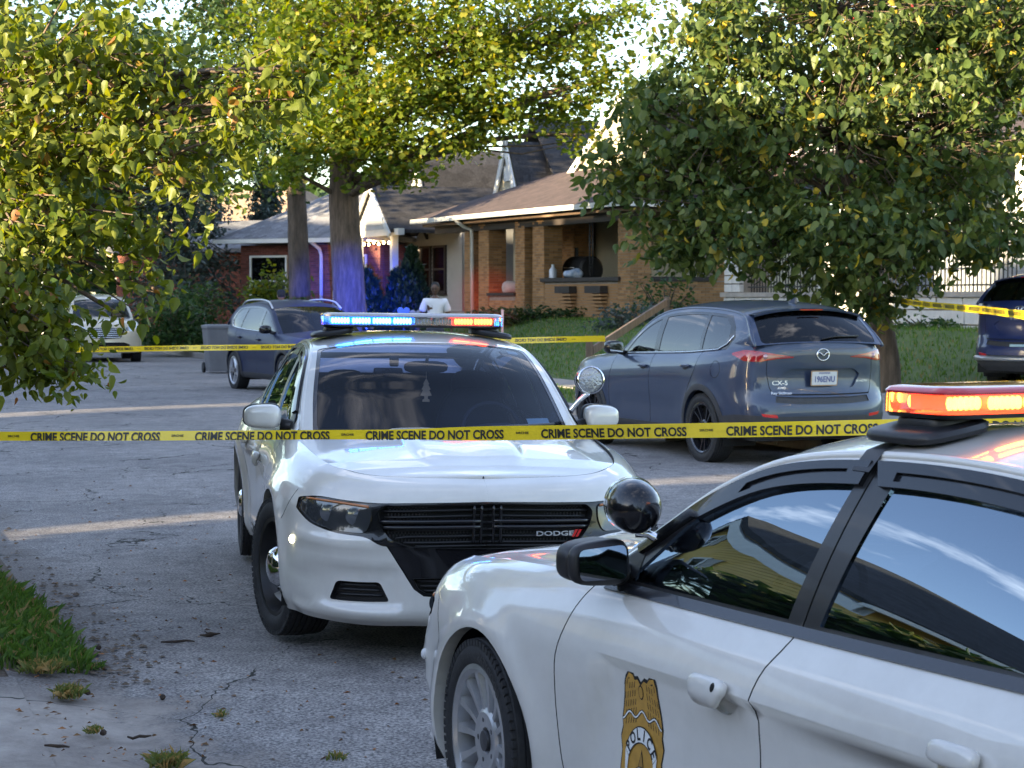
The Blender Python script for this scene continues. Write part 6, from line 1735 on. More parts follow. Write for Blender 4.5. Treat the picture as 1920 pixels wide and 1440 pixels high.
    for mir in (False, True):
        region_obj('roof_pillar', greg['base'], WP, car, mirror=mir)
        region_obj('window_frame', greg['frame'], frm, car, mirror=mir)
        region_obj('gap', greg['gap'], SEAM, car, mirror=mir)
        for nm in ('front_window', 'rear_window', 'quarter_window'):
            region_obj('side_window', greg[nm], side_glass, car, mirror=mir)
        for nm in ('visor_front', 'visor_rear'):
            region_obj('vent_visor', greg[nm], GLOSSBLK, car, mirror=mir)
        # rounded roof rail
        t = np.linspace(0, te, 60); rc = crom(t, sh.rt, sh.rail); sg = -1 if mir else 1
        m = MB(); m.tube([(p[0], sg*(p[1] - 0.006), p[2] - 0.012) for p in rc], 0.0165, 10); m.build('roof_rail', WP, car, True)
    # trunk lid
    hi_ = [(x, y) for x in np.linspace(-3.60, -3.96, 6) for y in np.linspace(-0.74, 0.74, 9)]
    m = MB(); m.add([(x, y, 1.03 + 0.02*(1 - (y/0.74)**2) - 0.02*((x+3.7)/0.3)**2*0.3) for x, y in hi_], [(i*9+j, (i+1)*9+j, (i+1)*9+j+1, i*9+j+1) for i in range(5) for j in range(8)])
    m.build('trunk_lid', WP, car, True)
    # handles
    for mir in (False, True):
        sg = -1 if mir else 1
        for (hx, hz) in ((-1.40, 0.775), (-2.42, 0.80)):
            uv = S([(hx, hz)])[0]
            def hmap(v, off0):
                UV = np.stack([uv[0] - v[:, 0], uv[1] + v[:, 1]*1.0], 1)
                X, n = NL(UV); X = X + n*(v[:, 2:3] + off0); X[:, 1] *= sg; return X
            sv, sf = superell((0, 0, 0), (0.083, 0.024, 0.020), 3.4, 28, 10)
            mapped('door_handle', np.array(sv), [f if not mir else f[::-1] for f in sf], lambda v: hmap(v, 0.022), WP, car).data.polygons.foreach_set('use_smooth', np.ones(len(sf), bool))
            lk_, lf = superell((-0.052, 0.0, 0), (0.010, 0.011, 0.003), 2, 16, 6)
            if hx > -2: mapped('lock', np.array(lk_), lf, lambda v: hmap(v, 0.0400), DARK, car)
    # mirrors
    for mir in (False, True):
        sg = -1 if mir else 1
        mm = link('door_mirror', None, None, car, (-0.76 if unit else -0.79, sg*0.925, 1.04)); mm.empty_display_size = .1
        def wp(p): return [p[0]*(1.0 - 0.25*sg*p[1]/0.12) - 0.10*sg*p[1], p[1], p[2]*(1.0 - 0.12*sg*p[1]/0.12)]
        m = MB(); m.add(*superell((0.02, 0, 0), (0.075, 0.098, 0.064), 3.2, 32, 18, wp)); m.build('housing', BLACKPL if unit else WP, mm, True)
        m = MB(); m.add(*superell((-0.042, 0, 0), (0.034, 0.102, 0.067), 3.6, 32, 14, wp)); m.build('bezel', BLACKPL, mm, True)
        gp = [(-0.080 - 0.10*sg*y*sg*0 - 0.10*sg*(sg*y) + 0.0, sg*y, z) for y, z in [(q[0], q[1]) for q in rpoly([(-0.084, -0.049), (0.084, -0.045), (0.089, 0.046), (-0.080, 0.053)], 0.024)]]
        m = MB(); m.add(gp, [tuple(range(len(gp)))]); m.build('mirror_glass', mat('mirror_glass', (0.55, 0.57, 0.6), 0.02, metal=1.0), mm)
        m = MB(); m.tube([(0.03, -sg*0.10, -0.045), (0.05, -sg*0.17, -0.055), (0.06, -sg*0.24, -0.06)], [0.04, 0.032, 0.034], 10); m.build('arm', BLACKPL, mm, True)
        # black corner patch of the front window
        m = MB()
        pq = [(-0.60, 0.985), (-0.80, 0.985), (-0.80, 1.085), (-0.72, 1.055)]
        c3 = sh.gside(np.array([(-x, z) for x, z in pq])); m.add([(p[0], sg*(p[1]+0.006), p[2]) for p in c3], [(0, 1, 2, 3)]); m.build('mirror_patch', BLACKPL, car)
    # interior
    m = MB(); m.box((-1.9, 0, 0.32), (3.3, 1.45, 0.08)); m.build('floor_pan', DARK, car)
    m = MB(); ys = np.linspace(-0.74, 0.74, 15)
    prof = [(-0.36, 0.94), (-0.55, 0.955), (-0.85, 0.965), (-0.98, 0.93), (-1.02, 0.80), (-0.95, 0.60)]
    v = [(x - 0.12*(y/0.74)**2, y, z + (0.035*math.exp(-((y-0.38)/0.2)**2) if 1 < i < 4 else 0)) for i, (x, z) in enumerate(prof) for y in ys]
    m.add(v, [(i*15+j, i*15+j+1, (i+1)*15+j+1, (i+1)*15+j) for i in range(5) for j in range(14)]); m.build('dashboard', mat('dash_vinyl', (0.03, 0.031, 0.034), 0.6, bump=0.1, bs=200), car, True)
    seats(car, (-1.75,), 0.34, (0.38, -0.38), 1.22)
    m = MB(); m.lathe([(0.165+0.014*math.cos(t), 0.014*math.sin(t)) for t in np.linspace(0, 2*math.pi, 9)], 28, 'X'); m.tube([(0, -0.16, 0), (0, 0.16, 0)], 0.014, 6); m.tube([(0, 0, 0), (0, 0, -0.16)], 0.014, 6)
    o = m.build('steering_wheel', INTERIOR, car, True); o.location = (-1.13, 0.38, 0.94); o.rotation_euler = (0, R(-25), 0)
    m = MB(); m.box((-2.15, 0, 0.95), (0.03, 1.25, 0.55)); m.tube([(-2.14, -0.6, 1.2), (-2.14, -0.5, 1.33), (-2.14, 0.5, 1.33), (-2.14, 0.6, 1.2)], 0.018, 8); m.build('partition', mat('partition_grey', (0.014, 0.016, 0.022), 0.6), car)
    m = MB(); m.add(*superell((-1.12, -0.0, 1.295), (0.025, 0.125, 0.035), 3, 18, 8)); m.tube([(-1.1, 0, 1.30), (-1.06, 0, 1.36)], 0.01, 6); m.build('rear_view_mirror', INTERIOR, car, True)
    if unit is None:
        m = MB(); m.bevbox((-1.05, -0.22, 1.27), (0.05, 0.16, 0.045), 0.012); m.bevbox((-1.03, -0.19, 1.33), (0.03, 0.05, 0.06), 0.01); m.lathe([(0.0, 0.03), (0.02, 0.028), (0.024, 0.0)], 14, 'X', (-1.02, -0.23, 1.27)); m.build('dash_camera', BLACKPL, car, True, 40)
        m = MB(); zt = 1.235
        pr = [(0, 0)] + [(k_*w_, -h_) for (w_, h_) in ((0.018, .03), (0.012, .032), (0.026, .055), (0.018, .058), (0.032, .085), (0.010, .088), (0.010, .10), (0.02, .105), (0.02, 0.115)) for k_ in (1,)]
        pr = pr + [(-p[0], p[1]) for p in pr[::-1][:-1]]
        m.add([(-1.10, p[0], zt + p[1]*1.15) for p in pr], [tuple(range(len(pr)))]); m.tube([(-1.10, 0, 1.29), (-1.10, 0, zt)], 0.0015, 5); m.build('air_freshener', mat('card_tan', (0.55, 0.36, 0.17), 0.7), car)
        for (y, t_, w_, h_) in ((0.54, t1-0.06, 0.045, 0.03), (0.50, 0.10, 0.10, 0.04)):
            pass
        wsf = lambda y, t_, o_: (lambda X, n: X[0] + n[0]*o_)(*T(np.array([[y/wsx*1.0, t_]])))
        for (y, t_, hw_, hh_) in ((0.50, t1-0.075, 0.03, 0.022), (0.44, 0.12, 0.055, 0.035)):
            q = [wsf(y-hw_, t_-hh_, -0.004), wsf(y+hw_, t_-hh_, -0.004), wsf(y+hw_, t_+hh_, -0.004), wsf(y-hw_, t_+hh_, -0.004)]
            MB().add(q, [(0, 1, 2, 3)]).build('window_sticker', mat('sticker_white', (0.45, 0.6, 0.55), 0.5), car)
        m = MB(); wl = [wsf(y_, t_, 0.014) for y_, t_ in ((-0.05, 0.03), (0.05, 0.045), (0.2, 0.06), (0.5, 0.07))]; m.tube(wl, 0.008, 6); m.tube([wsf(-0.05, 0.0, 0.02), wl[0]], 0.016, 8); m.build('wiper', BLACKPL, car, True)
    # wheels
    for (x, stg) in ((0.0, steer), (-3.05, 0.0)):
        for sg in (1, -1):
            wheel(car, x, sg*0.815, sg, 0.345, 0.235, style, 0.245 if style == 'police' else 0.235, stg)
    wells(car, sh, (0.0, -3.05), 0.41, 0.90)
    m = MB(); m.box((-1.65, 0, 0.245), (4.3, 1.36, 0.11)); m.build('underbody', DARK, car)
    light_bar(car, lit, 1.508, red_top)
    spotlight(car, (-0.72, 0.745, 1.08), (-0.66, 0.825, 1.245), (0.93, 0.05, 0.05), 0.075) if unit is None else spotlight(car, (-0.84, 0.735, 1.10), (-0.80, 0.80, 1.20), (0.85, -0.30, 0.05))
    if unit is None:
        spotlight(car, (-0.68, -0.765, 1.045), (-0.60, -0.865, 1.165), (0.93, -0.15, 0.10)) if False else None
    # emblem lettering on the grille
    v, f = text_geo('DODGE', 0.030, 0.0008, 1.7)
    def gm(v):
        UV = Fr(np.stack([np.full(len(v), 0.3), np.full(len(v), 0.6)], 1)) if False else None
        y = 0.315 + v[:, 0]; z = 0.602 + v[:, 1]
        return np.stack([0.953 - 0.012 - 0.11*y*y, y, z], 1)
    o = mapped('lettering', v, f, gm, mat('badge_silver', (0.55, 0.55, 0.57), 0.25, metal=0.6), car)
    m = MB()
    for k in (0, 1):
        y0 = 0.395 + k*0.018; m = MB()
        m.add([(0.953 - 0.012 - 0.11*y0*y0, y0 + dy, 0.602 + dz) for dy, dz in ((0, -0.016), (0.012, -0.016), (0.03, 0.018), (0.018, 0.018))], [(0, 1, 2, 3)])
        m.build('badge_stripe', mat('badge_red', (0.6, 0.02, 0.02), 0.3), car)
    if badge: door_badge(car, sh)
    if not unit:
        v, f = text_geo('220588', 0.050, 0.001, 0.95)
        uvn = Fr(np.stack([0.715 + v[:, 0], 0.565 + v[:, 1]], 1)); X, n = NL(uvn); mapped('unit_number', v, f, lambda q: X + n*0.002, mat('number_gold', (0.28, 0.20, 0.08), 0.4), car)
    return car, sh
# ------------------------------------------------------------------ sport utility cars
def suv_shell():
    outline = [(0.90, 0), (0.885, 0.32), (0.82, 0.60), (0.68, 0.78), (0.45, 0.875), (0.0, 0.912), (-0.6, 0.905), (-1.4, 0.90), (-2.2, 0.905), (-2.7, 0.918),
               (-3.15, 0.885), (-3.44, 0.79), (-3.575, 0.60), (-3.625, 0.30), (-3.635, 0)]
    def sec(z, i): return list(zip(z, i))
    secs = {
        0: sec([.24, .30, .40, .52, .64, .76, .87, .94, .975], [.10, .03, .01, .02, .02, .02, .03, .07, .17]),
        2: sec([.24, .30, .40, .52, .64, .76, .87, .945, .985], [.10, .03, .0, .0, .0, .01, .04, .09, .18]),
        4: sec([.25, .31, .42, .54, .67, .80, .92, .985, 1.015], [.06, .02, .0, .0, .0, .01, .05, .11, .18]),
        5: sec([.25, .33, .45, .58, .71, .85, .96, 1.02, 1.045], [.04, .01, .0, .0, .0, .01, .05, .11, .17]),
        6: sec([.25, .32, .44, .57, .70, .83, .95, 1.03, 1.07], [.07, .03, .02, .01, .005, .005, .03, .065, .105]),
        7: sec([.25, .32, .44, .57, .71, .85, .97, 1.05, 1.095], [.07, .035, .025, .015, .008, .0, .02, .05, .085]),
        8: sec([.25, .32, .44, .57, .72, .87, .99, 1.07, 1.12], [.07, .035, .025, .015, .008, .0, .015, .045, .085]),
        9: sec([.26, .34, .46, .60, .75, .90, 1.02, 1.10, 1.15], [.04, .01, .0, .0, .0, .0, .015, .045, .09]),
        10: sec([.28, .37, .48, .61, .76, .91, 1.04, 1.13, 1.185], [.07, .03, .01, .0, .0, .005, .02, .05, .10]),
        11: sec([.30, .39, .50, .63, .76, .91, 1.05, 1.15, 1.22], [.09, .03, .0, .0, .025, .03, .035, .05, .09]),
        12: sec([.30, .39, .50, .63, .76, .90, 1.05, 1.16, 1.24], [.09, .02, .0, .01, .05, .065, .06, .065, .09]),
        14: sec([.30, .39, .50, .63, .76, .90, 1.05, 1.17, 1.255], [.08, .02, .0, .01, .055, .075, .065, .065, .085]),
    }
    def bump(x, y, z):
        k = 0.012 * np.exp(-((z - 0.55) / 0.09)**2) * sstep(-0.5, -0.8, x) * sstep(-2.3, -2.0, x)
        for xc in (0.0, -2.7):
            rr = np.hypot(x - xc, z - 0.36)
            k = k - 0.014 * np.exp(-((rr - 0.42) / 0.06)**2) * (np.abs(y) > 0.5)
        return k
    rail = [(-0.50, 0.785, 1.055), (-0.85, 0.74, 1.27), (-1.15, 0.69, 1.445), (-1.45, 0.655, 1.545), (-1.9, 0.635, 1.588), (-2.4, 0.63, 1.59),
            (-2.85, 0.635, 1.565), (-3.17, 0.65, 1.515), (-3.30, 0.685, 1.42), (-3.42, 0.725, 1.31), (-3.505, 0.745, 1.215)]
    bx = [0.30, 0.24, 0.18, 0.10, 0.02, 0.0, -0.02, -0.055, -0.07, -0.07, -0.06]
    bz = [0.0, 0.02, 0.04, 0.06, 0.075, 0.08, 0.08, 0.075, 0.06, 0.04, 0.03]
    def ridge(x, y):
        return 0.012 * sstep(0.45, 0.30, np.abs(y)) * sstep(0.75, 0.3, x)
    return Shell(outline, secs, rail, bx, bz, bump, (0.02, 0.05), 0.26, ridge)

def suv(name, label, loc, rz, pnt, style='alloy', scale=(1, 1, 1), kind='rear', plate=None, tilt=(0, 0), trim_black=True, roof_rails=False, group=None, grille='dark'):
    sh = suv_shell(); car = thing(name, label, 'car', loc, rz, group); car.scale = scale; car.rotation_euler = (tilt[0], tilt[1], rz)
    NL = sh.nrm(sh.lower); K1 = (sh.K-1)*VS; S, Fr, Re = sh.side, sh.front, sh.rear
    feats = []
    def poly(nm, uv, depth=0.0, **kw): feats.append(dict(name=nm, poly=uv, depth=depth, **kw))
    def sm(pts, n=20):
        pts = np.array(pts); d = np.r_[0, np.cumsum(np.linalg.norm(np.diff(pts, axis=0), axis=1))]; return crom(np.linspace(0, d[-1], n), d, pts)
    aF, aM, aR = S(sm([(-0.55, 1.06), (-0.50, 0.85), (-0.48, 0.6), (-0.52, 0.36)])), S(sm([(-1.50, 1.09), (-1.48, 0.85), (-1.47, 0.6), (-1.47, 0.36)])), S(sm([(-2.62, 1.13), (-2.55, 0.95), (-2.40, 0.75), (-2.27, 0.52), (-2.24, 0.36)]))
    for q in (aF, aM, aR): q[0, 1] = K1 + 0.02
    b1 = S(np.stack([np.linspace(-0.52, -1.47, 10), np.full(10, .36)], 1)); b2 = S(np.stack([np.linspace(-1.47, -2.24, 10), np.full(10, .36)], 1))
    poly('door_front', np.vstack([aF, b1, aM[::-1]])); poly('door_rear', np.vstack([aM, b2, aR[::-1]]))
    for q in (aF, aM, aR): poly('gap', ribbon(q, 0.007), -0.006)
    # cladding: sill band, arch rings
    sl = S(np.stack([np.linspace(-0.3, -2.4, 24), np.full(24, 0.355)], 1))
    poly('cladding', np.vstack([sl, [(sl[-1, 0], -0.03), (sl[0, 0], -0.03)]]), 0.006)
    for xc in (0.0, -2.7): poly('cladding', sh.arch(xc, 0.36, 0.455, 0.26), 0.008)
    if kind == 'rear':
        lb = Re([(0.0, 0.515), (0.45, 0.515), (0.70, 0.525), (0.80, 0.53)]); 
        lb2 = S(np.stack([np.linspace(-3.30, -3.05, 6), np.linspace(.53, .50, 6)], 1))
        pl_ = np.vstack([lb, lb2]); pl_[0, 0] = sh.L + 0.02; o_ = np.argsort(-pl_[:, 0]); pl_ = pl_[o_]
        poly('cladding', np.vstack([pl_, [(pl_[-1, 0], -0.03), (sh.L + 0.02, -0.03)]]), 0.004)
    for xc in (0.0, -2.7): poly('arch', sh.arch(xc, 0.36, 0.392, 0.26), 0, hole=True, lip=-0.05)
    if kind == 'rear':
        tg = Re(rpoly([(0.34, 1.105), (0.62, 1.125), (0.80, 1.145)], 0.0) if False else [(0.33, 1.098), (0.50, 1.088), (0.66, 1.060), (0.70, 1.058)])
        tl_top = Re([(0.70, 1.165), (0.52, 1.135), (0.33, 1.105)])
        s1 = S([(-3.38, 1.065), (-3.22, 1.12)]); s2 = S([(-3.22, 1.14), (-3.36, 1.17)])
        poly('tail_light', np.vstack([tg, s1, s2, tl_top]), 0.010)
        in_ = Re([(0.36, 1.103), (0.50, 1.098), (0.62, 1.085), (0.62, 1.125), (0.50, 1.118), (0.36, 1.107)])
        poly('tail_lamp', in_, 0.012)
        # number plate recess, gate outline
        rc = Re(rpoly([(0.0, 0.985), (0.36, 0.985), (0.45, 0.93), (0.36, 0.795), (0.0, 0.795)], [0, .03, .03, .03, 0])); rc[:5, 0] = sh.L + .02; rc[-5:, 0] = sh.L + .02
        poly('plate_recess', rc, -0.025)
        gt = Re([(0.60, 1.09), (0.605, 0.95), (0.58, 0.80), (0.55, 0.735)]); poly('gap', ribbon(gt, 0.007), -0.006)
        gb = Re([(0.0, 0.725), (0.3, 0.728), (0.55, 0.735)]); gb[0, 0] = sh.L + 0.02; poly('gap', ribbon(gb, 0.010), -0.008)
        bs = Re([(0.0, 0.700), (0.3, 0.702), (0.52, 0.715), (0.54, 0.655), (0.3, 0.635), (0.0, 0.632)]); bs[0, 0] = bs[-1, 0] = sh.L + .02
        poly('bumper_step', bs, -0.01)
        poly('reflector', Re(rpoly([(0.52, 0.50), (0.66, 0.515), (0.68, 0.545), (0.53, 0.53)], 0.01)), 0.004)
        fu = S([( -2.98 + 0.085*math.cos(t), 0.97 + 0.085*math.sin(t)) for t in np.linspace(0, 2*math.pi, 25)[:-1]])
        poly('gap', ribbon(np.vstack([fu, fu[:2]]), 0.005), -0.004)
    else:
        gr = Fr(rpoly([(0.0, 0.86), (0.42, 0.84), (0.46, 0.78), (0.36, 0.60), (0.0, 0.58)], [0, .03, .03, .05, 0])); gr[:5, 0] = gr[-5:, 0] = -.02
        poly('grille', gr, -0.03)
        poly('headlight', Fr(rpoly([(0.48, 0.86), (0.62, 0.89), (0.76, 0.91), (0.80, 0.86), (0.72, 0.78), (0.50, 0.77)], .02)), -0.004)
        lw = Fr(rpoly([(0.0, 0.50), (0.45, 0.50), (0.60, 0.44), (0.50, 0.35), (0.0, 0.34)], [0, .03, .03, .03, 0])); lw[:5, 0] = lw[-5:, 0] = -.02
        poly('lower_intake', lw, -0.03)
    reg = cdt_patch([(0, 0), (sh.L, 0), (sh.L, K1), (0, K1)], feats, 0.045, NL)
    CLAD = mat('grey_cladding', (0.035, 0.035, 0.038), 0.55, var=0.15, vs=20) if trim_black else pnt
    region_obj('body', [reg['base']] + ([reg['arch']] if 'arch' in reg else []), pnt, car, both=True)
    if 'cladding' in reg:
        for mir in (False, True): region_obj('cladding', reg['cladding'], CLAD, car, mirror=mir)
    tag(region_obj('panel_gap', reg['gap'], SEAM, car, both=True), kind='stuff')
    RED = mat('tail_red', (0.36, 0.010, 0.016), 0.10, coat=1.0)
    for mir in (False, True):
        sg = -1 if mir else 1
        for nm in ('door_front', 'door_rear'):
            region_obj('door', reg[nm], pnt, car, mirror=mir)
        if kind == 'rear':
            t_ = region_obj('tail_light', reg['tail_light'], RED, car, mirror=mir)
            region_obj('reversing_lamp', reg['tail_lamp'], mat('tail_clear', (0.30, 0.10, 0.11), 0.1, coat=1.0), t_, mirror=mir)
            region_obj('reflector', reg['reflector'], mat('reflector_red', (0.6, 0.02, 0.02), 0.2, coat=1), car, mirror=mir)
            # round lamp in the tail light
            c = off_surf(sh, Re([(0.62, 1.108)]), 0.004)[0]
            m = MB(); m.lathe([(0.026, 0.0), (0.022, -0.006), (0.0, -0.008)], 18, 'X', (c[0]-0.010, sg*c[1], c[2])); m.build('lamp_ring', mat('lamp_ring', (0.55, 0.35, 0.36), 0.15, metal=.5), t_, True)
        else:
            region_obj('headlight', reg['headlight'], mat('suv_headlamp', (0.45, 0.47, 0.5), 0.08, metal=0.5, coat=1), car, mirror=mir)
        for (hx, hz) in ((-1.33, 0.955), (-2.36, 0.985)):
            c = off_surf(sh, S([(hx, hz)]), 0.022)[0]
            m = MB(); m.add(*superell((c[0], sg*c[1], c[2]), (0.10, 0.016, 0.018), 3, 18, 8)); m.build('door_handle', pnt, car, True)
            c2 = off_surf(sh, S([(hx + 0.01, hz - 0.012)]), 0.0)[0]
            m = MB(); m.add(*superell((c2[0], sg*c2[1], c2[2]), (0.07, 0.006, 0.034), 2.2, 18, 8)); m.build('handle_recess', SEAM if False else BLACKPL, car, True)
    if kind == 'rear':
        rcs = region_obj('plate_recess', reg['plate_recess'], mat('recess_tone', (0.05, 0.053, 0.06), 0.35, coat=0.5) if False else pnt, car, both=True)
        region_obj('bumper_step', reg['bumper_step'], CLAD, car, both=True)
    else:
        g = region_obj('grille', reg['grille'], DARK, car, both=True); region_obj('lower_intake', reg['lower_intake'], DARK, car, both=True)
        m = MB()
        for zz in (0.82, 0.77, 0.72, 0.67, 0.62):
            yy = 0.43 - (0.82 - zz)*0.35
            pts = off_surf(sh, Fr(np.stack([np.linspace(0, yy, 8), np.full(8, zz)], 1)), -0.012)
            m = MB(); m.tube([(p[0], -p[1], p[2]) for p in pts[::-1]] + [tuple(p) for p in pts[1:]], 0.014 if grille == 'chrome' else 0.010, 6); m.build('grille_bar', CHROME if grille == 'chrome' else BLACKPL, g, True)
    # hood
    pend = float(sh.inv([-0.48], [1.06], (0, 2), (sh.pidx[4], sh.pidx[7]))[0][0]); hf = sh.nrm(sh.hoodfn(pend)); hs = 0.7
    hr = cdt_patch([(-hs, 0.03), (hs, 0.03), (hs, pend), (-hs, pend)], [], 0.06, lambda UV: hf(np.stack([np.asarray(UV)[:, 0]/hs*0.992, np.asarray(UV)[:, 1]], 1)))
    region_obj('hood', hr['base'], pnt, car)
    # roof strip
    T = sh.nrm(sh.strip); wsx = 0.65
    Tf = lambda UV: T(np.stack([np.asarray(UV)[:, 0]/wsx, np.asarray(UV)[:, 1]], 1))
    t1, t2, te = rail_t(sh, -1.28), rail_t(sh, -3.215), sh.rt[-1]
    sreg = cdt_patch([(-wsx, 0), (wsx, 0), (wsx, te), (-wsx, te)],
                     [dict(name='windshield', poly=rpoly([(-0.60, 0.0), (0.60, 0.0), (0.60, t1), (-0.60, t1)], 0.04), depth=-0.003),
                      dict(name='rear_window', poly=rpoly([(-0.595, t2), (0.595, t2), (0.575, te-0.015), (-0.575, te-0.015)], 0.05), depth=-0.003)], 0.06, Tf)
    roof_m = pnt
    region_obj('roof', sreg['base'], roof_m, car)
    dg = glass_mat('dark_glass', (0.01, 0.01, 0.012), 0.16, 1.6)
    fg_ = glass_mat('suv_windshield', (0.015, 0.02, 0.025), 0.5, 1.55)
    region_obj('windshield', sreg['windshield'], fg_, car); region_obj('rear_window', sreg['rear_window'], dg, car)
    GS = sh.nrm(sh.gside)
    xs = np.linspace(-0.51, -3.50, 50); yb, zb = sh.belt(xs); yr, zr = sh.railx(xs)
    outer = np.vstack([np.stack([-xs, np.minimum(zb - 0.004, zr - 0.002)], 1), np.stack([-xs, zr], 1)[::-1]])
    def flip(q): q = np.asarray(q, float).copy(); q[:, 0] *= -1; return q
    bz_ = lambda x, o: float(sh.belt(np.array([x]))[1][0]) + o
    frame = np.vstack([curve_pts(sh, -0.68, -2.95, 0.045, 30), [(-3.10, 1.40)], [(-3.16, bz_(-3.16, 0.10))], [(x, bz_(x, -0.005)) for x in np.linspace(-3.05, -0.64, 12)]])
    fwin = np.vstack([[(-0.74, bz_(-.74, .02))], curve_pts(sh, -0.92, -1.42, 0.075, 10), [(-1.44, bz_(-1.44, .02))]])
    rwin = np.vstack([[(-1.55, bz_(-1.55, .02))], curve_pts(sh, -1.54, -2.42, 0.075, 10), [(-2.50, bz_(-2.5, .02))]])
    qwin = np.vstack([[(-2.56, bz_(-2.56, .02))], curve_pts(sh, -2.50, -2.84, 0.075, 6), [(-3.00, 1.405)], [(-3.05, bz_(-3.05, .10))], [(-2.98, bz_(-2.98, .03))]])
    greg = cdt_patch(outer, [dict(name='frame', poly=flip(frame)), dict(name='w1', poly=flip(fwin), depth=-.005), dict(name='w2', poly=flip(rwin), depth=-.005), dict(name='w3', poly=flip(qwin), depth=-.005)], 0.05, GS)
    sgl = glass_mat('suv_side_glass', (0.01, 0.012, 0.015), 0.16, 2.3)
    for mir in (False, True):
        sg = -1 if mir else 1
        region_obj('roof_pillar', greg['base'], pnt, car, mirror=mir); region_obj('window_frame', greg['frame'], GLOSSBLK, car, mirror=mir)
        for nm in ('w1', 'w2', 'w3'): region_obj('side_window', greg[nm], sgl, car, mirror=mir)
        t = np.linspace(0, te, 40); rc_ = crom(t, sh.rt, sh.rail)
        MB().tube([(p[0], sg*(p[1]-0.008), p[2]-0.012) for p in rc_], 0.020, 8).build('roof_rail', pnt, car, True)
        # bright strip below the windows, sweeping up at the rear quarter
        xx = np.r_[np.linspace(-0.70, -2.9, 20), [-3.04, -3.13]]; zz = np.r_[[bz_(x, 0.006) for x in xx[:20]], [bz_(-3.04, .05), bz_(-3.13, .13)]]
        pp = sh.gside(np.stack([-xx, zz], 1)); MB().tube([(p[0], sg*(p[1]+0.006), p[2]) for p in pp], 0.008, 6).build('window_trim', CHROME, car, True)
        if roof_rails:
            t = np.linspace(rail_t(sh, -1.25), rail_t(sh, -3.0), 16); rc_ = crom(t, sh.rt, sh.rail); up = np.r_[0.0, 0.03, np.full(12, 0.055), 0.035, 0.0]
            MB().tube([(p[0], sg*(p[1]-0.03), p[2]+0.02+u_) for p, u_ in zip(rc_, up)], 0.017, 8).build('roof_bar', mat('rail_silver', (0.6, 0.6, 0.62), 0.3, metal=0.8), car, True)
        mm = link('door_mirror', None, None, car, (-0.74, sg*0.965, 1.145))
        MB().add(*superell((0, 0, 0), (0.085, 0.105, 0.075), 3.0, 22, 12)).build('housing', GLOSSBLK, mm, True)
        MB().tube([(0.03, -sg*0.08, -0.05), (0.05, -sg*0.19, -0.075)], 0.03, 8).build('arm', BLACKPL, mm, True)
        q = [(-0.086, y, z) for y, z in rpoly([(-0.08, -0.055), (0.08, -0.055), (0.085, 0.05), (-0.08, 0.055)], 0.025)]
        MB().add(q, [tuple(range(len(q)))]).build('mirror_glass', mat('mirror_glass'), mm)
    if kind == 'rear':
        # spoiler, wiper, brake strip, aerial
        t_s = rail_t(sh, -3.17)
        pts = sh.strip(np.stack([np.linspace(-0.96, 0.96, 17), np.full(17, t_s)], 1))
        m = MB(); n_ = len(pts)
        v = [(p[0] + 0.06, p[1], p[2] + 0.006) for p in pts] + [(p[0] - 0.105, p[1]*0.985, p[2] - 0.004) for p in pts] + [(p[0] - 0.10, p[1]*0.985, p[2] - 0.024) for p in pts] + [(p[0] + 0.03, p[1]*0.99, p[2] - 0.035) for p in pts]
        m.add(v, [(r_*n_+i, r_*n_+i+1, ((r_+1) % 4)*n_+i+1, ((r_+1) % 4)*n_+i) for r_ in range(4) for i in range(n_-1)]); m.build('spoiler', pnt, car, True, 40)
        MB().box((-3.345, 0, 1.572), (0.012, 0.26, 0.012)).build('brake_strip', RED, car)
        wv = sh.strip(np.array([(0.0/wsx, te-0.04), (-0.15/wsx, te-0.07), (-0.40/wsx, te-0.085)])); MB().tube([(p[0]-0.014, p[1], p[2]+0.004) for p in wv], 0.009, 6).build('wiper', BLACKPL, car, True)
        m = MB(); m.prism([(-0.09, 0), (0.06, 0), (-0.075, 0.06), (-0.09, 0.06)], 0.025, Matrix.Rotation(math.pi/2, 3, 'X'), (-2.95, 0.012, 1.635)); m.build('roof_aerial', pnt, car)
        def rear_map(y0, z0, off=0.003, flipx=True):
            def fn(v):
                UV = Re(np.stack([np.abs(y0 - v[:, 0]), z0 + v[:, 1]], 1))
                X, n = NL(UV); X = X + n*(off + v[:, 2:3]); X[:, 1] *= np.where((y0 - v[:, 0]) < 0, -1, 1); return X
            return fn
        car['rear_map'] = 0
        return car, sh, rear_map
    return car, sh, None

def plate(parent, x, z, tilt, txt, top, border, face, ink, w_=0.305, h_=0.152):
    p = link('number_plate', None, None, parent, (x, 0, z), (0, tilt, 0)); p.empty_display_size = .05
    MB().prism(rpoly([(-w_/2, -h_/2), (w_/2, -h_/2), (w_/2, h_/2), (-w_/2, h_/2)], 0.012), 0.004, Matrix(((0, 0, -1), (-1, 0, 0), (0, 1, 0)))).build('plate_frame', mat(border[0], border[1], 0.4), p)
    MB().prism(rpoly([(-w_/2+.010, -h_/2+.010), (w_/2-.010, -h_/2+.010), (w_/2-.010, h_/2-.010), (-w_/2+.010, h_/2-.010)], 0.010), 0.003, Matrix(((0, 0, -1), (-1, 0, 0), (0, 1, 0))), (-0.003, 0, 0)).build('plate_face', mat(face[0], face[1], 0.4, var=0.05, vs=20), p)
    for s_, sz, zz, b_ in ((txt, 0.082, -0.012, 0.0018), (top, 0.026, 0.052, 0.0006)):
        if not s_: continue
        v, f = text_geo(s_, sz, b_, 0.85 if sz > .05 else 1.2)
        mapped('plate_text', v, f, lambda v: np.stack([np.full(len(v), -0.0075), -v[:, 0], v[:, 1] + zz], 1), mat(ink[0], ink[1], 0.5), p)
    return p
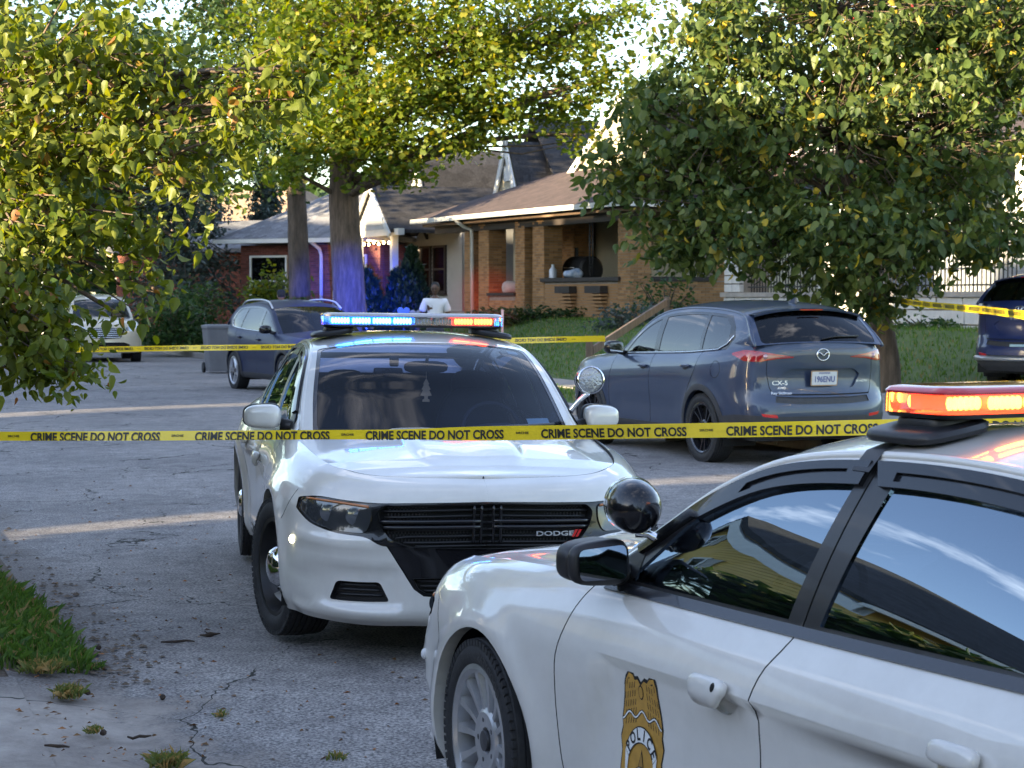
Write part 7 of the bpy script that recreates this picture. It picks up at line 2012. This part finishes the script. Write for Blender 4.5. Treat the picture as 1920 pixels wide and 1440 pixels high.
# ------------------------------------------------------------------ cars in place
BLUE = (0.0, 0.035, 1.0); REDL = (1.0, 0.010, 0.003); AMB = (1.0, 0.03, 0.003)
CAR_MID, _ = police_sedan('police_car', 'white police sedan facing the camera with blue and red light bar lit', (-0.29, 9.90, 0.035), math.atan2(-math.cos(R(10.6)), math.sin(R(10.6))),
             [(-0.56, -0.02, BLUE, 6.5), (0.25, 0.56, REDL, 5.0)], 'steel', False, False, tilt=(R(-0.7), 0), steer=R(14))
CAR_NEAR, SHN = police_sedan('police_car', 'nearest white police sedan seen from its driver side, cut off by the frame', (0.712, 6.909, -0.100), R(90 + 27.0),
             [(0.0, 0.56, AMB, 4.0)], 'police', True, True, steer=R(-6), unit='220588')
def lamp(nm, par, loc, aim, col, e, size=60, rad=0.05):
    d = bpy.data.lights.new(nm, 'SPOT'); d.energy = e; d.color = col; d.spot_size = R(size); d.spot_blend = 0.9; d.shadow_soft_size = rad
    o = bpy.data.objects.new(nm, d); COL.objects.link(o); o.parent = par; o.location = loc; o.rotation_euler = (-Vector(aim)).to_track_quat('Z', 'Y').to_euler(); return o
LBM = [c for c in CAR_MID.children if c.name.startswith('light_bar')][0]
lamp('blue_beam', LBM, (-0.17, -0.30, 0.05), (-1, 0.104, -0.010), (0.01, 0.05, 1.0), 52000, 6.5)
lamp('red_beam', LBM, (-0.17, 0.42, 0.05), (-1, 0.174, 0.0), (1.0, 0.03, 0.01), 6000, 3.2)
# strap over the near roof and unit number on the far front corner
tst = rail_t(SHN, -1.70); TS = SHN.nrm(SHN.strip); ww = np.linspace(.70, 1.0, 9); m = MB(); v = []
for w_ in ww:
    for dt in (-.036, .036): X, n = TS(np.array([[w_, tst + dt]])); v.append(tuple(X[0] + n[0]*.006))
e = SHN.gside(np.array([(1.66, 1.37), (1.735, 1.37)])); v += [(p[0], p[1] + .022, p[2]) for p in e[::1]]
m.add(v, [(2*i, 2*i+1, 2*i+3, 2*i+2) for i in range(9)]); m.build('roof_strap', BLACKPL, CAR_NEAR, True)
# small red brake glint on the visor is a reflection; tyre lettering
v, f = text_geo('GOODYEAR', 0.042, 0.0005, 1.0)
def tyre_map(v):
    a = R(118) - v[:, 0]/0.295; r_ = 0.292 + v[:, 1]
    return np.stack([r_*np.cos(a), np.full(len(v), 0.1195), r_*np.sin(a)], 1)
for w_ in [c for c in CAR_NEAR.children if c.name.startswith('wheel') and c.location.x > -1 and c.location.y > 0 and 'well' not in c.name]:
    mapped('tyre_lettering', v, f, tyre_map, mat('tyre_letter', (0.035, 0.035, 0.036), .6), w_)

# blue-grey parked car seen from behind
P1 = paint('blue_grey_paint', (0.026, 0.042, 0.085), 0.12, 0.35, 0.03, 0.7)
MZ, shm, rmap = suv('parked_car', 'blue-grey crossover parked right of centre, rear and number plate toward camera', (0, 0, 0), 0, P1, scale=(1.0, 1.005, 1.0))
def place(car, wheel_local, px, py, rz, z=0.0):
    """put the ground point of a wheel at a picture point"""
    d = F_PX*(CAM_H - z)/(py - Y_H); c, s_ = math.cos(rz), math.sin(rz); x, y = wheel_local[0]*car.scale[0], wheel_local[1]*car.scale[1]
    car.location = (at(px, d) - (x*c - y*s_), d - (x*s_ + y*c), z); car.rotation_euler[2] = rz
for x, sg in ((0, 1), (0, -1), (-2.7, 1), (-2.7, -1)): wheel(MZ, x, sg*.80, sg, .36, .225, 'black', .255)
wells(MZ, shm, (0, -2.7), .43, .87); MB().box((-1.4, 0, .33), (4.2, 1.45, .12)).build('underbody', DARK, MZ)
place(MZ, (-2.7, .86, 0), 1322, 868, R(90 + 22.5), 0.02)
plate(MZ, -3.600, 0.89, R(-4), '196ENU', 'INDIANA', ('plate_bronze', (0.42, 0.26, 0.14)), ('plate_pale', (0.62, 0.62, 0.60)), ('plate_blue', (0.06, 0.08, 0.24)))
def emblem(par, x, z, r, tilt=0.0):
    e = link('emblem', None, None, par, (x, 0, z), (0, tilt, 0))
    m = MB(); t = np.linspace(0, 2*math.pi, 29); m.tube([(0, r*1.2*math.cos(a), r*math.sin(a)) for a in t], r*.12, 6, False); m.build('ring', CHROME, e, True)
    m = MB(); m.tube([(-.004, r*1.15, r*.15), (-.006, r*.75, r*.42), (-.008, r*.35, r*.10), (-.008, 0, -r*.18), (-.008, -r*.35, r*.10), (-.006, -r*.75, r*.42), (-.004, -r*1.15, r*.15)], r*.11, 6); m.build('wing', CHROME, e, True)
emblem(MZ, -3.578, 1.125, 0.058)
SILV = mat('badge_silver')
for s_, sz, y0, z0 in (('CX-5', .062, .47, .845), ('AWD', .03, .455, .795), ('Roy Sitterson', .036, .46, .745)):
    if s_.startswith('Roy'): s_ = 'Ray Skillman'
    v, f = text_geo(s_, sz, .001, 1.2); mapped('badge_text', v, f, rmap(y0, z0, .003), SILV, MZ)
v, f = text_geo('SKYACTIV', .026, .0005, 1.2); mapped('badge_text', v, f, rmap(-.47, .855, .003), SILV, MZ)
seats(MZ, (-1.45, -2.35), .5, (.38, -.38), 1.38); MB().box((-0.75, 0, 1.0), (.35, 1.3, .18)).build('dashboard', INTERIOR, MZ)

# dark blue crossover behind the police car, facing the camera
P2 = paint('dark_teal_paint', (0.004, 0.012, 0.048), 0.0, 0.5, 0.01, 0.12)
EQ, she, _ = suv('parked_car', 'dark blue crossover with roof rails, facing the camera behind the police car', (0, 0, 0), 0, P2, kind='front', roof_rails=True, scale=(1.0, 1.0, 0.985))
for x, sg in ((0, 1), (0, -1), (-2.7, 1), (-2.7, -1)): wheel(EQ, x, sg*.80, sg, .36, .225, 'alloy', .25)
wells(EQ, she, (0, -2.7), .43, .87); MB().box((-1.4, 0, .33), (4.2, 1.45, .12)).build('underbody', DARK, EQ)
place(EQ, (-2.7, -.88, 0), 440, 730, R(-90 + 26), 0.03)
seats(EQ, (-1.45,), .5, (.38, -.38), 1.38); MB().box((-0.75, 0, 1.0), (.35, 1.3, .18)).build('dashboard', INTERIOR, EQ)
# beige car far left
P3 = paint('beige_paint', (0.60, 0.53, 0.40), 0.1, 0.35, 0.06)
BE, shb, _ = suv('parked_car', 'beige utility vehicle far left, half hidden by the overhanging leaves', (0, 0, 0), 0, P3, kind='front', scale=(1.05, 1.04, 1.06), grille='chrome', trim_black=False)
for x, sg in ((0, 1), (0, -1), (-2.7, 1), (-2.7, -1)): wheel(BE, x, sg*.80, sg, .36, .24, 'alloy', .25)
wells(BE, shb, (0, -2.7), .43, .87); MB().box((-1.4, 0, .33), (4.2, 1.45, .12)).build('underbody', DARK, BE)
place(BE, (0, .9, 0), 262, 678, R(-90 + 16), 0.03)
seats(BE, (-1.45,), .5, (.38, -.38), 1.38)
# white car end at the left edge
P4 = paint('plain_white_paint', (0.74, 0.74, 0.74), 0, 0.35, 0.06)
WV, shw, _ = suv('parked_car', 'white car at the far left edge, only its front corner in view', (0, 0, 0), 0, P4, kind='front')
for x, sg in ((0, 1), (0, -1), (-2.7, 1), (-2.7, -1)): wheel(WV, x, sg*.80, sg, .36, .225, 'alloy', .25)
place(WV, (0, .86, 0), -22, 712, R(-90 + 18), 0.0)
# dark blue hatchback in the drive at the right
P5 = paint('navy_paint', (0.010, 0.022, 0.10), 0.05, 0.3, 0.02)
VE, shv, rmv = suv('parked_car', 'small navy blue car at the right edge, parked nose to the house', (0, 0, 0), 0, P5, scale=(0.88, .96, .96))
for x, sg in ((0, 1), (0, -1), (-2.7, 1), (-2.7, -1)): wheel(VE, x, sg*.80, sg, .34, .21, 'black', .24)
wells(VE, shv, (0, -2.7), .43, .87); MB().box((-1.4, 0, .33), (4.2, 1.45, .12)).build('underbody', DARK, VE)
hv = R(90 - 48); dv = 25.5; c, s_ = math.cos(hv), math.sin(hv)
VE.location = (at(1908, dv) + 3.2*c, dv + 3.2*s_, 0.47); VE.rotation_euler = (0, 0, hv)
plate(VE, -3.605, 0.60, R(-4), '', '', ('plate_dark', (0.03, .03, .03)), ('plate_teal', (0.42, .58, .62)), ('plate_ink', (0.05, .08, .2)))
v, f = text_geo('D9BAM', .075, .0012, .85); mapped('plate_text', v, f, lambda v: np.stack([np.full(len(v), -3.6145), -v[:, 0], v[:, 1] + .59], 1), mat('plate_ink'), VE)
v, f = text_geo('VENUE', .07, .001, 1.7); mapped('badge_text', v, f, rmv(0, 1.02, .003), SILV, VE)
e = link('emblem', None, None, VE, (-3.585, 0, 1.135)); m = MB(); t = np.linspace(0, 2*math.pi, 25); m.tube([(0, .075*math.cos(a), .048*math.sin(a)) for a in t], .007, 6, False); m.build('ring', CHROME, e, True)
m = MB(); m.tube([(-.004, .035, -.035), (-.004, .022, .037)], .008, 6); m.tube([(-.004, -.022, -.037), (-.004, -.035, .035)], .008, 6); m.tube([(-.004, .028, -.004), (-.004, -.028, .004)], .007, 6); m.build('letter_mark', CHROME, e, True)
m = MB(); pp = off_surf(shv, shv.rear(np.stack([np.linspace(0, .78, 12), np.full(12, .47)], 1)), .012); m.tube([(p[0], -p[1], p[2]) for p in pp[::-1]] + [tuple(p) for p in pp[1:]], .035, 6); m.build('bumper_trim', mat('rail_silver'), VE, True)
# driveway under it
q = MB(); cc, ss = math.cos(hv), math.sin(hv); bx0, by0 = VE.location.x - 4.2*cc, VE.location.y - 4.2*ss
m = MB(); pr = []
for (l, z) in ((-4.0, .17), (-0.6, .455), (6.5, .47), (9, 1.17)):
    for s2 in (-1.5, 1.5): pr.append((bx0 + l*cc - s2*ss, by0 + l*ss + s2*cc, z))
m.add(pr + [(p[0], p[1], p[2]-.6) for p in pr], [(0, 1, 3, 2), (2, 3, 5, 4), (4, 5, 7, 6), (0, 2, 10, 8), (2, 4, 12, 10), (4, 6, 14, 12), (1, 9, 11, 3), (3, 11, 13, 5), (5, 13, 15, 7)]); tag(m.build('driveway', CONC), kind='structure')

# ------------------------------------------------------------------ crime scene tape
YTAPE = mat('yellow_tape', (0.74, 0.54, 0.02), 0.26, var=.08, vs=3, bump=.35, bs=14); TINK = mat('tape_ink', (0.012, 0.012, 0.010), 0.5)
def clip_text(v, f, lo):
    """cut lettering off below lo"""
    bm = bmesh.new(); vs_ = [bm.verts.new(p) for p in v]
    for q in f:
        try: bm.faces.new([vs_[i] for i in q])
        except ValueError: pass
    bmesh.ops.bisect_plane(bm, geom=bm.verts[:] + bm.edges[:] + bm.faces[:], plane_co=(0, lo, 0), plane_no=(0, 1, 0), clear_inner=True)
    bm.verts.index_update(); V = np.array([p.co[:] for p in bm.verts]); F = [tuple(p.index for p in q.verts) for q in bm.faces]; bm.free(); return V, F
def tape(name, label, pts, width, period, fold=None, mirror=False, phase=0.0, size=0.055, text=True, lean=0.0):
    """pts: path; width(t), text repeated along it"""
    P = np.array(pts, float); d = np.r_[0, np.cumsum(np.linalg.norm(np.diff(P, axis=0), axis=1))]
    L = d[-1]; q = np.linspace(0, L, int(L/.05) + 2); C = crom(q, d, P); W = np.array([width(t) for t in q])
    root = thing(name, label, 'tape', tuple(P[0])); B = P[0]
    def surf(t, h, off):
        c = np.stack([np.interp(t, q, C[:, k]) for k in range(3)], 1); e = .03
        tg = np.stack([np.interp(t+e, q, C[:, k]) - np.interp(t-e, q, C[:, k]) for k in range(3)], 1); nn = np.stack([tg[:, 1], -tg[:, 0], np.zeros(len(t))], 1); nn /= np.linalg.norm(nn, axis=1)[:, None] + 1e-9
        wob = .006*np.sin(t*3.1 + 1) + .004*np.sin(t*7.3)
        up = np.array([0, 0, 1.0]); tw = lean + .25*np.sin(t*1.7) + .15*np.sin(t*4.3)
        return c + up*h[:, None]*1.0 + nn*(h*tw + wob + off)[:, None] - B
    rows = [-.5, -.17, .17, .5]; V = []; n = len(q)
    for r_ in rows: V.append(surf(q, W*r_, np.zeros(n)))
    V = np.vstack(V); F = [(i*n+j, i*n+j+1, (i+1)*n+j+1, (i+1)*n+j) for i in range(3) for j in range(n-1)]
    link('band', mesh_np('band', V, F), YTAPE, root)
    # edge folded over at the back
    if fold is not None:
        sel = [j for j in range(n) if W[j] < .06]
        if len(sel) > 3:
            qq = q[sel]; A1 = surf(qq, -.5*W[sel], np.full(len(sel), 0)); A2 = surf(qq, -.5*W[sel] + .02, np.full(len(sel), -.006)); k = len(sel)
            link('folded_edge', mesh_np('fold', np.vstack([A1, A2]), [(j, j+1, k+j+1, k+j) for j in range(k-1)]), YTAPE, root)
    if text:
        k = 0; t0 = phase
        tv, tf = text_geo('CRIME SCENE DO NOT CROSS', size, .0016, 1.0); wd = tv[:, 0].max() - tv[:, 0].min(); xs = period*.79/wd
        sv, sf = text_geo('SIRCHIE', size*.26, .0003, 1.2)
        while t0 < L - period*.1:
            for (vv, ff, cx) in ((tv, tf, t0 + period*.42), (sv, sf, t0 + period*.92)):
                v = vv.copy(); 
                if ff is tf: v[:, 0] *= xs
                f = ff
                wc = float(np.interp(cx, q, W))
                if wc < .062 and ff is tf:
                    v[:, 1] -= size*.12; v, f = clip_text(v, f, -wc*.5 + .0015)
                if mirror: v[:, 0] *= -1
                t = cx + v[:, 0]
                if t.min() < 0.02 or t.max() > L - .02 or not len(f): continue
                X = surf(t, v[:, 1], np.full(len(v), .0025)); link('print', mesh_np('print', X, f, None, False), TINK, root)
                if True:
                    pass
            t0 += period
    return root
def pp(px, py, d): return (at(px, d), d, zat(py, d))
TPH = (math.hypot(at(58, 8.74) - at(-700, 9.15), .41) - .025*.772) % .772
tape('barrier_tape', 'yellow crime scene tape stretched across the front of the facing police car', [pp(-700, 821, 9.15), pp(-60, 818, 8.80), pp(200, 817.5, 8.66), pp(500, 816, 8.50), pp(800, 814, 8.34), pp(1100, 810, 8.16), pp(1400, 806, 8.0), pp(1700, 800, 7.84), pp(2050, 792, 7.66), pp(2350, 785, 7.5)],
     lambda t: .041 + .020*float(sstep(3.62, 4.15, t)), .772, fold=True, phase=TPH, size=.052)
tape('barrier_tape', 'thin far crime scene tape in front of the dark blue crossover, print reversed', [pp(60, 656, 26.5), pp(180, 655, 26.2), pp(380, 652, 25.6), pp(560, 650, 25.2), pp(760, 645, 24.8), pp(965, 638.5, 24.4), pp(1135, 634.5, 24.0)],
     lambda t: .072, .85, mirror=True, size=.050)
tape('barrier_tape', 'slack yellow tape tied to the street tree, running to the right edge', [pp(1668, 560, 26.85), pp(1720, 569, 24.0), pp(1800, 577, 21.0), pp(1860, 583, 19.0), pp(1930, 592, 17.0), pp(2050, 605, 15.0)], lambda t: .075, .80, size=.050)

# ------------------------------------------------------------------ bin, posts, porch things
def bin_():
    d = 44.0; x = at(410, d); o = thing('wheeled_bin', 'grey wheeled rubbish bin standing at the kerb', 'bin', (x, d, 0.03), R(20)); G = mat('bin_grey', (0.14, 0.14, 0.15), .55, var=.12, vs=4)
    m = MB(); r0, r1 = rpoly([(-.25, -.27), (.25, -.27), (.25, .27), (-.25, .27)], .05), rpoly([(-.31, -.35), (.31, -.35), (.31, .35), (-.31, .35)], .05); n = len(r0)
    m.add([(p[0], p[1], .04) for p in r0] + [(p[0], p[1], .98) for p in r1] + [(p[0]*1.05, p[1]*1.05, 1.0) for p in r1] + [(p[0]*1.05, p[1]*1.05, 1.03) for p in r1], [(k*n+i, k*n+(i+1) % n, (k+1)*n+(i+1) % n, (k+1)*n+i) for k in range(3) for i in range(n)] + [tuple(range(n))[::-1]]); m.build('tub', G, o, True, 30)
    m = MB(); m.add([(p[0]*1.06, p[1]*1.06, 1.032) for p in r1] + [(p[0]*1.04, p[1]*1.04, 1.06) for p in r1] + [(p[0]*.8, p[1]*.8, 1.085) for p in r1], [(k*n+i, k*n+(i+1) % n, (k+1)*n+(i+1) % n, (k+1)*n+i) for k in range(2) for i in range(n)] + [tuple(2*n+i for i in range(n))]); m.build('lid', G, o, True, 30)
    for s_ in (-.27, .27): m = MB(); m.lathe([(.0, -.03), (.11, -.03), (.12, 0), (.11, .03), (0, .03)], 18, 'X', (s_, .33, .12)); m.build('wheel', RUBBER, o, True, 40)
    MB().tube([(-.22, .40, 1.0), (.22, .40, 1.0)], .018, 8).build('handle', G, o, True)
bin_()
WOOD = mat('grey_wood', (0.17, 0.12, 0.085), .85, var=.25, vs=6, stretch=(1, 1, .3), bump=.3, bs=40)
def handrail():
    d = 33.0; x = at(1105, d); b_ = to_st(x, d)[1]; z = ground_z(b_) - .02; o = thing('step_handrail', 'weathered wooden post with sloping handrail on the grass bank', 'handrail', (x, d, z))
    MB().bevbox((0, 0, .40), (.12, .12, .95), .01).build('post', WOOD, o)
    e = (at(1250, d+5.2) - x, 5.2, zat(566, d+5.2) - z); s0 = Vector((0.05, 0, .70)); L = (Vector(e) - s0)
    M_ = L.to_track_quat('X', 'Z').to_matrix(); MB().bevbox(s0 + L*.5, (L.length, .05, .14), .008, M_).build('rail', WOOD, o); MB().bevbox((e[0], e[1], e[2]-.45), (.10, .10, 1.1), .01).build('post', WOOD, o)
handrail()
def in_house(h, p): return h.matrix_world @ Vector(p)
bpy.context.view_layer.update()
g = thing('barrel_grill', 'black barrel barbecue grill on the brick porch', 'grill', tuple(in_house(A, (4.75, -1.15, .2)))); g.rotation_euler = A.rotation_euler
m = MB(); m.lathe([(0, -.55), (.30, -.55), (.36, -.5), (.36, .5), (.30, .55), (0, .55)], 22, 'X', (0, 0, 1.15)); m.build('barrel', IRON, g, True, 40)
MB().lathe([(.05, 1.45), (.05, 1.75)], 12, 'Z', (.35, 0, 0)).build('chimney', IRON, g, True)
for sx in (-.4, .4):
    for sy in (-.25, .25): MB().tube([(sx, sy, 0), (sx, sy, 1.0)], .025, 6).build('leg', IRON, g, True)
MB().tube([(-.3, .40, 1.2), (.3, .40, 1.2)], .015, 6).build('handle', SATIN, g, True)
def bottle(nm, lab, loc, col, r, h, neck):
    m = MB(); m.lathe([(0, 0), (r, 0), (r, h*.6), (neck, h*.8), (neck, h), (0, h)], 16, 'Z'); o = m.build(nm, mat('b_' + nm, col, .3, coat=.4), None, True, 40); o.location = loc; tag(o, lab, 'bottle')
bottle('jug', 'white plastic jug on the porch rail beside the brick pier', tuple(in_house(A, (4.45, -.12, 1.12))), (.55, .57, .62), .10, .36, .04)
m = MB(); v, f = superell((0, 0, .12), (.26, .16, .13), 2.2, 20, 10, lambda p: [p[0], p[1] + .03*math.sin(p[0]*20), p[2]*(1 + .25*math.sin(p[0]*14))]); m.add(v, f); o = m.build('cloth_bundle', mat('blue_cloth', (0.18, .30, .50), .9, col2=(.6, .62, .65), vs=8), None, True); o.location = tuple(in_house(A, (3.3, -.14, 1.10))); tag(o, 'blue and white cloth bundle lying on the porch rail', 'cloth')
m = MB(); v, f = superell((0, 0, .2), (.55, .35, .22), 2.6, 20, 10, lambda p: [p[0], p[1], p[2]*(1+.2*math.sin(p[0]*9))]); m.add(v, f); o = m.build('cushion_pile', mat('pale_cushion', (.42, .36, .32), .9, var=.15, vs=4), None, True); o.location = tuple(in_house(A, (7.3, -.55, .68))); tag(o, 'pale cushions piled behind the low porch wall', 'cushions')
sh_ = thing('porch_shelf', 'brown open shelf unit in the gabled porch', 'shelf', tuple(in_house(A, (10.4, -.9, .2)))); sh_.rotation_euler = A.rotation_euler; WD = mat('shelf_wood', (.16, .075, .04), .6)
for z in (0.05, .5, .95, 1.4): MB().box((0, 0, z), (.9, .35, .03)).build('shelf_board', WD, sh_)
for x in (-.45, .45): MB().box((x, 0, .72), (.03, .35, 1.45)).build('side_panel', WD, sh_)
bottle('wine_bottle', 'dark wine bottle on top of the brown shelf', tuple(in_house(A, (10.3, -.9, 1.62))), (.012, .012, .012), .06, .42, .02)
ln = thing('porch_lantern', 'black wall lantern above the shelf', 'lantern', tuple(in_house(A, (10.0, -.35, 1.9)))); ln.rotation_euler = A.rotation_euler
MB().lathe([(.0, .42), (.12, .34), (.10, .32), (.085, .05), (.06, 0), (0, 0)], 6, 'Z').build('lantern_body', IRON, ln); MB().tube([(0, 0, .42), (0, -.12, .5), (0, -.25, .45)], .012, 6).build('bracket', IRON, ln)
# string of small warm bulbs under the gable porch beam
sl = thing('string_lights', 'string of small warm bulbs under the white porch beam', 'lights', tuple(in_house(C_, (3.8, .15, 2.5)))); sl.rotation_euler = C_.rotation_euler
MB().tube([(x, 0, -.05 - .06*abs(math.sin(x*3))) for x in np.linspace(-3.6, 3.6, 40)], .008, 4).build('wire', IRON, sl)
bm_ = mat('warm_bulb', (.8, .6, .3), .3, emit=(1.0, .62, .22), es=9)
for x in np.linspace(-3.4, 3.4, 17): m = MB(); m.add(*superell((x, 0, -.14 - .06*abs(math.sin(x*3))), (.035, .035, .05), 2, 10, 6)); m.build('bulb', bm_, sl, True)
pv = MB(); pv.tube([(0, 0, -.1), (0, 0, .75)], .03, 8); o = pv.build('vent_pipe', WHITE_T, None, True); x = at(942, 47); o.location = (x, 47, ground_z(to_st(x, 47)[1])); tag(o, 'short white pipe standing in the grass by the porch', 'pipe')
for (px, py, d, lab, colr) in ((757, 585, 42, 'heart shaped yard ornament on a stake left of the man', (.10, .16, .14)), (780, 590, 41.5, 'small yellowish yard ornament on a stake beside the man', (.25, .22, .06))):
    x = at(px, d); zb = ground_z(to_st(x, d)[1]); zc = zat(py, d); o = thing('yard_ornament', lab, 'ornament', (x, d, zb)); t = np.linspace(0, 2*math.pi, 24)[:-1]
    hp = [(.6*.016*16*math.sin(a)**3*.055*16, .055*.9*(13*math.cos(a) - 5*math.cos(2*a) - 2*math.cos(3*a) - math.cos(4*a))*.18) for a in t]
    MB().prism(hp, .03, Matrix.Rotation(math.pi/2, 3, 'X'), (0, 0, zc - zb)).build('heart', mat('orn_%d' % px, colr, .6), o); MB().tube([(0, -.01, 0), (0, -.01, zc-zb)], .012, 6).build('stake', IRON, o)

# ------------------------------------------------------------------ people
def skin_mesh(nodes_, edges, root=0, sub=2):
    me = bpy.data.meshes.new('sk'); me.from_pydata([n[0] for n in nodes_], edges, []); me.update(); ob = bpy.data.objects.new('sk', me); COL.objects.link(ob)
    md = ob.modifiers.new('s', 'SKIN'); md.use_smooth_shade = True
    sv = me.skin_vertices[0].data
    for i, n in enumerate(nodes_): r = n[1]; sv[i].radius = r if hasattr(r, '__len__') else (r, r); sv[i].use_root = (i == root)
    sb = ob.modifiers.new('d', 'SUBSURF'); sb.levels = sub; sb.render_levels = sub
    dg = bpy.context.evaluated_depsgraph_get(); ev = ob.evaluated_get(dg); out = bpy.data.meshes.new_from_object(ev); bpy.data.objects.remove(ob); bpy.data.meshes.remove(me); return out
def person(label, loc, rz, skin, shirt, trousers, hair, cap=None, look=(0, 0), arms=((.06, .02), (.06, .02)), h=1.78):
    """faces local -y; arms: (out, forward) of each hand"""
    p = thing('person', label, 'person', loc, rz); k = h/1.78
    def S_(x, y, z): return (x*k, y*k, z*k)
    nd = [(S_(0, .0, .96), (.15*k, .11*k)), (S_(0, .01, 1.12), (.135*k, .10*k)), (S_(0, .01, 1.30), (.165*k, .115*k)), (S_(0, .0, 1.42), (.13*k, .09*k)), (S_(0, -.01, 1.50), .055*k), (S_(0, -.02, 1.56), .055*k)]
    ed = [(0, 1), (1, 2), (2, 3), (3, 4), (4, 5)]
    for sg, (ao, af) in zip((-1, 1), arms):
        b = len(nd); nd += [(S_(sg*.17, 0, 1.42), .068*k), (S_(sg*(.215 + ao*.4), .02, 1.16), .050*k), (S_(sg*(.20 + ao), .02 - af*1.6, .94), .036*k), (S_(sg*(.20 + ao), .01 - af*1.8, .86), (.032*k, .022*k))]
        ed += [(3, b), (b, b+1), (b+1, b+2), (b+2, b+3)]
        b2 = len(nd); nd += [(S_(sg*.10, 0, .86), .09*k), (S_(sg*.11, -.02, .50), .062*k), (S_(sg*.115, .02, .10), .042*k), (S_(sg*.12, -.12, .04), (.045*k, .03*k))]
        ed += [(0, b2), (b2, b2+1), (b2+1, b2+2), (b2+2, b2+3)]
    link('body', skin_mesh(nd, ed), skin, p)
    # fingers
    for sg, (ao, af) in zip((-1, 1), arms):
        m = MB()
        for i in range(4): x = sg*(.20 + ao); y = .01 - af*1.8 - .030 + i*.02; m.tube([S_(x, y, .86), S_(x - sg*.008, y - .004, .81), S_(x - sg*.02, y - .002, .775 + .006*abs(i-1.5))], [.011*k, .010*k, .008*k], 6)
        m.tube([S_(sg*(.19 + ao), -.035 - af*1.8, .89), S_(sg*(.18 + ao), -.055 - af*1.8, .84)], [.012*k, .009*k], 6); m.build('hand', skin, p, True)
    # shirt and trousers over the body
    sn = [(S_(0, 0, .94), (.172*k, .132*k)), (S_(0, .01, 1.12), (.158*k, .122*k)), (S_(0, .01, 1.30), (.182*k, .130*k)), (S_(0, 0, 1.425), (.145*k, .10*k)), (S_(0, -.005, 1.485), .062*k)]; se = [(0, 1), (1, 2), (2, 3), (3, 4)]
    for sg, (ao, af) in zip((-1, 1), arms): b = len(sn); sn += [(S_(sg*.175, 0, 1.42), .085*k), (S_(sg*(.215 + ao*.35), .015, 1.22), .075*k)]; se += [(3, b), (b, b+1)]
    link('shirt', skin_mesh(sn, se), shirt, p)
    tn = [(S_(0, 0, .99), (.165*k, .122*k)), (S_(0, 0, .90), (.165*k, .125*k))]; te_ = [(0, 1)]
    for sg in (-1, 1): b = len(tn); tn += [(S_(sg*.10, 0, .80), .105*k), (S_(sg*.11, -.02, .48), .08*k), (S_(sg*.115, .02, .08), .065*k)]; te_ += [(1, b), (b, b+1), (b+1, b+2)]
    link('trousers', skin_mesh(tn, te_), trousers, p)
    # head
    hd = link('head', None, None, p, S_(0, -.03, 1.665), (look[0], 0, look[1])); hm = MB()
    def wp(q): 
        x, y, z = q; j = max(0, -z/.12); return [x*(1 - .28*j), y*(1 - .12*j) - .012*j, z]
    hm.add(*superell((0, 0, 0), (.075*k, .095*k, .118*k), 2.25, 26, 18, wp)); v, f = superell((0, -.098*k, -.012*k), (.014*k, .018*k, .022*k), 2, 10, 8); hm.add(v, f)
    for sg in (-1, 1): v, f = superell((sg*.077*k, .01*k, -.005*k), (.010*k, .020*k, .030*k), 2, 10, 8); hm.add(v, f)
    v, f = superell((0, -.088*k, -.055*k), (.026*k, .010*k, .009*k), 2, 12, 6); hm.add(v, f)
    hm.build('face', skin, hd, True); em = MB()
    for sg in (-1, 1): em.add(*superell((sg*.030*k, -.088*k, .012*k), (.013*k, .006*k, .006*k), 2, 10, 6)); em.tube([(sg*.048*k, -.086*k, .032*k), (sg*.018*k, -.095*k, .034*k)], .005*k, 5)
    em.build('eyes', mat('eye_dark', (.012, .010, .010), .3), hd, True)
    m = MB(); v, f = superell((0, .012*k, .022*k), (.080*k, .094*k, .105*k), 2.25, 24, 16); f = [q for q in f if min(v[i][2] for i in q) > (.028*k if min(v[i][1] for i in q) < -.035*k else -.04*k) and not (min(v[i][1] for i in q) < -.06*k and min(v[i][2] for i in q) < .062*k)]
    m.add(v, f); m.build('hair', hair, hd, True)
    if cap:
        m = MB(); m.lathe([(.088*k, .035*k), (.092*k, .06*k), (.085*k, .11*k), (.05*k, .138*k), (0, .145*k)], 22, 'Z'); m.prism([(-.07*k, -.08*k), (-.05*k, -.155*k), (.05*k, -.155*k), (.07*k, -.08*k)], .012*k, None, (0, 0, .045*k)); m.build('cap', cap, hd, True, 40)
    return p
SKIN_D = mat('skin_dark', (.10, .052, .032), .5, var=.08, vs=12); SKIN_M = mat('skin_mid', (.34, .19, .13), .5, var=.08, vs=12)
HAIR = mat('black_hair', (.010, .009, .008), .7); TEE = mat('white_cotton', (.72, .71, .72), .85, bump=.25, bs=14); JEAN = mat('dark_trousers', (.03, .035, .05), .85, var=.2, vs=10); NAVY = mat('navy_uniform', (.012, .014, .022), .8, bump=.2, bs=16)
d = 38.5; x = at(816, d)
person('man in white t-shirt standing on the pavement, head bent, hands behind', (x, d, ground_z(to_st(x, d)[1]) - .005), R(8), SKIN_D, TEE, JEAN, HAIR, look=(R(16), R(-14)), arms=((.10, -.06), (.12, -.05)), h=1.86)
d = 43.0; x = at(528, d)
person('person in dark uniform and cap behind the dark blue crossover', (x, d, .06), R(-165), SKIN_M, NAVY, NAVY, HAIR, cap=NAVY, h=1.80)
person('person in light blue shirt and cap on the stone porch behind the tree', tuple(in_house(D_, (4.2, -1.2, .80))), R(20), SKIN_M, mat('pale_blue_shirt', (.38, .46, .58), .85, bump=.2, bs=14), JEAN, HAIR, cap=mat('cap_blue', (.05, .08, .16), .8), h=1.72)
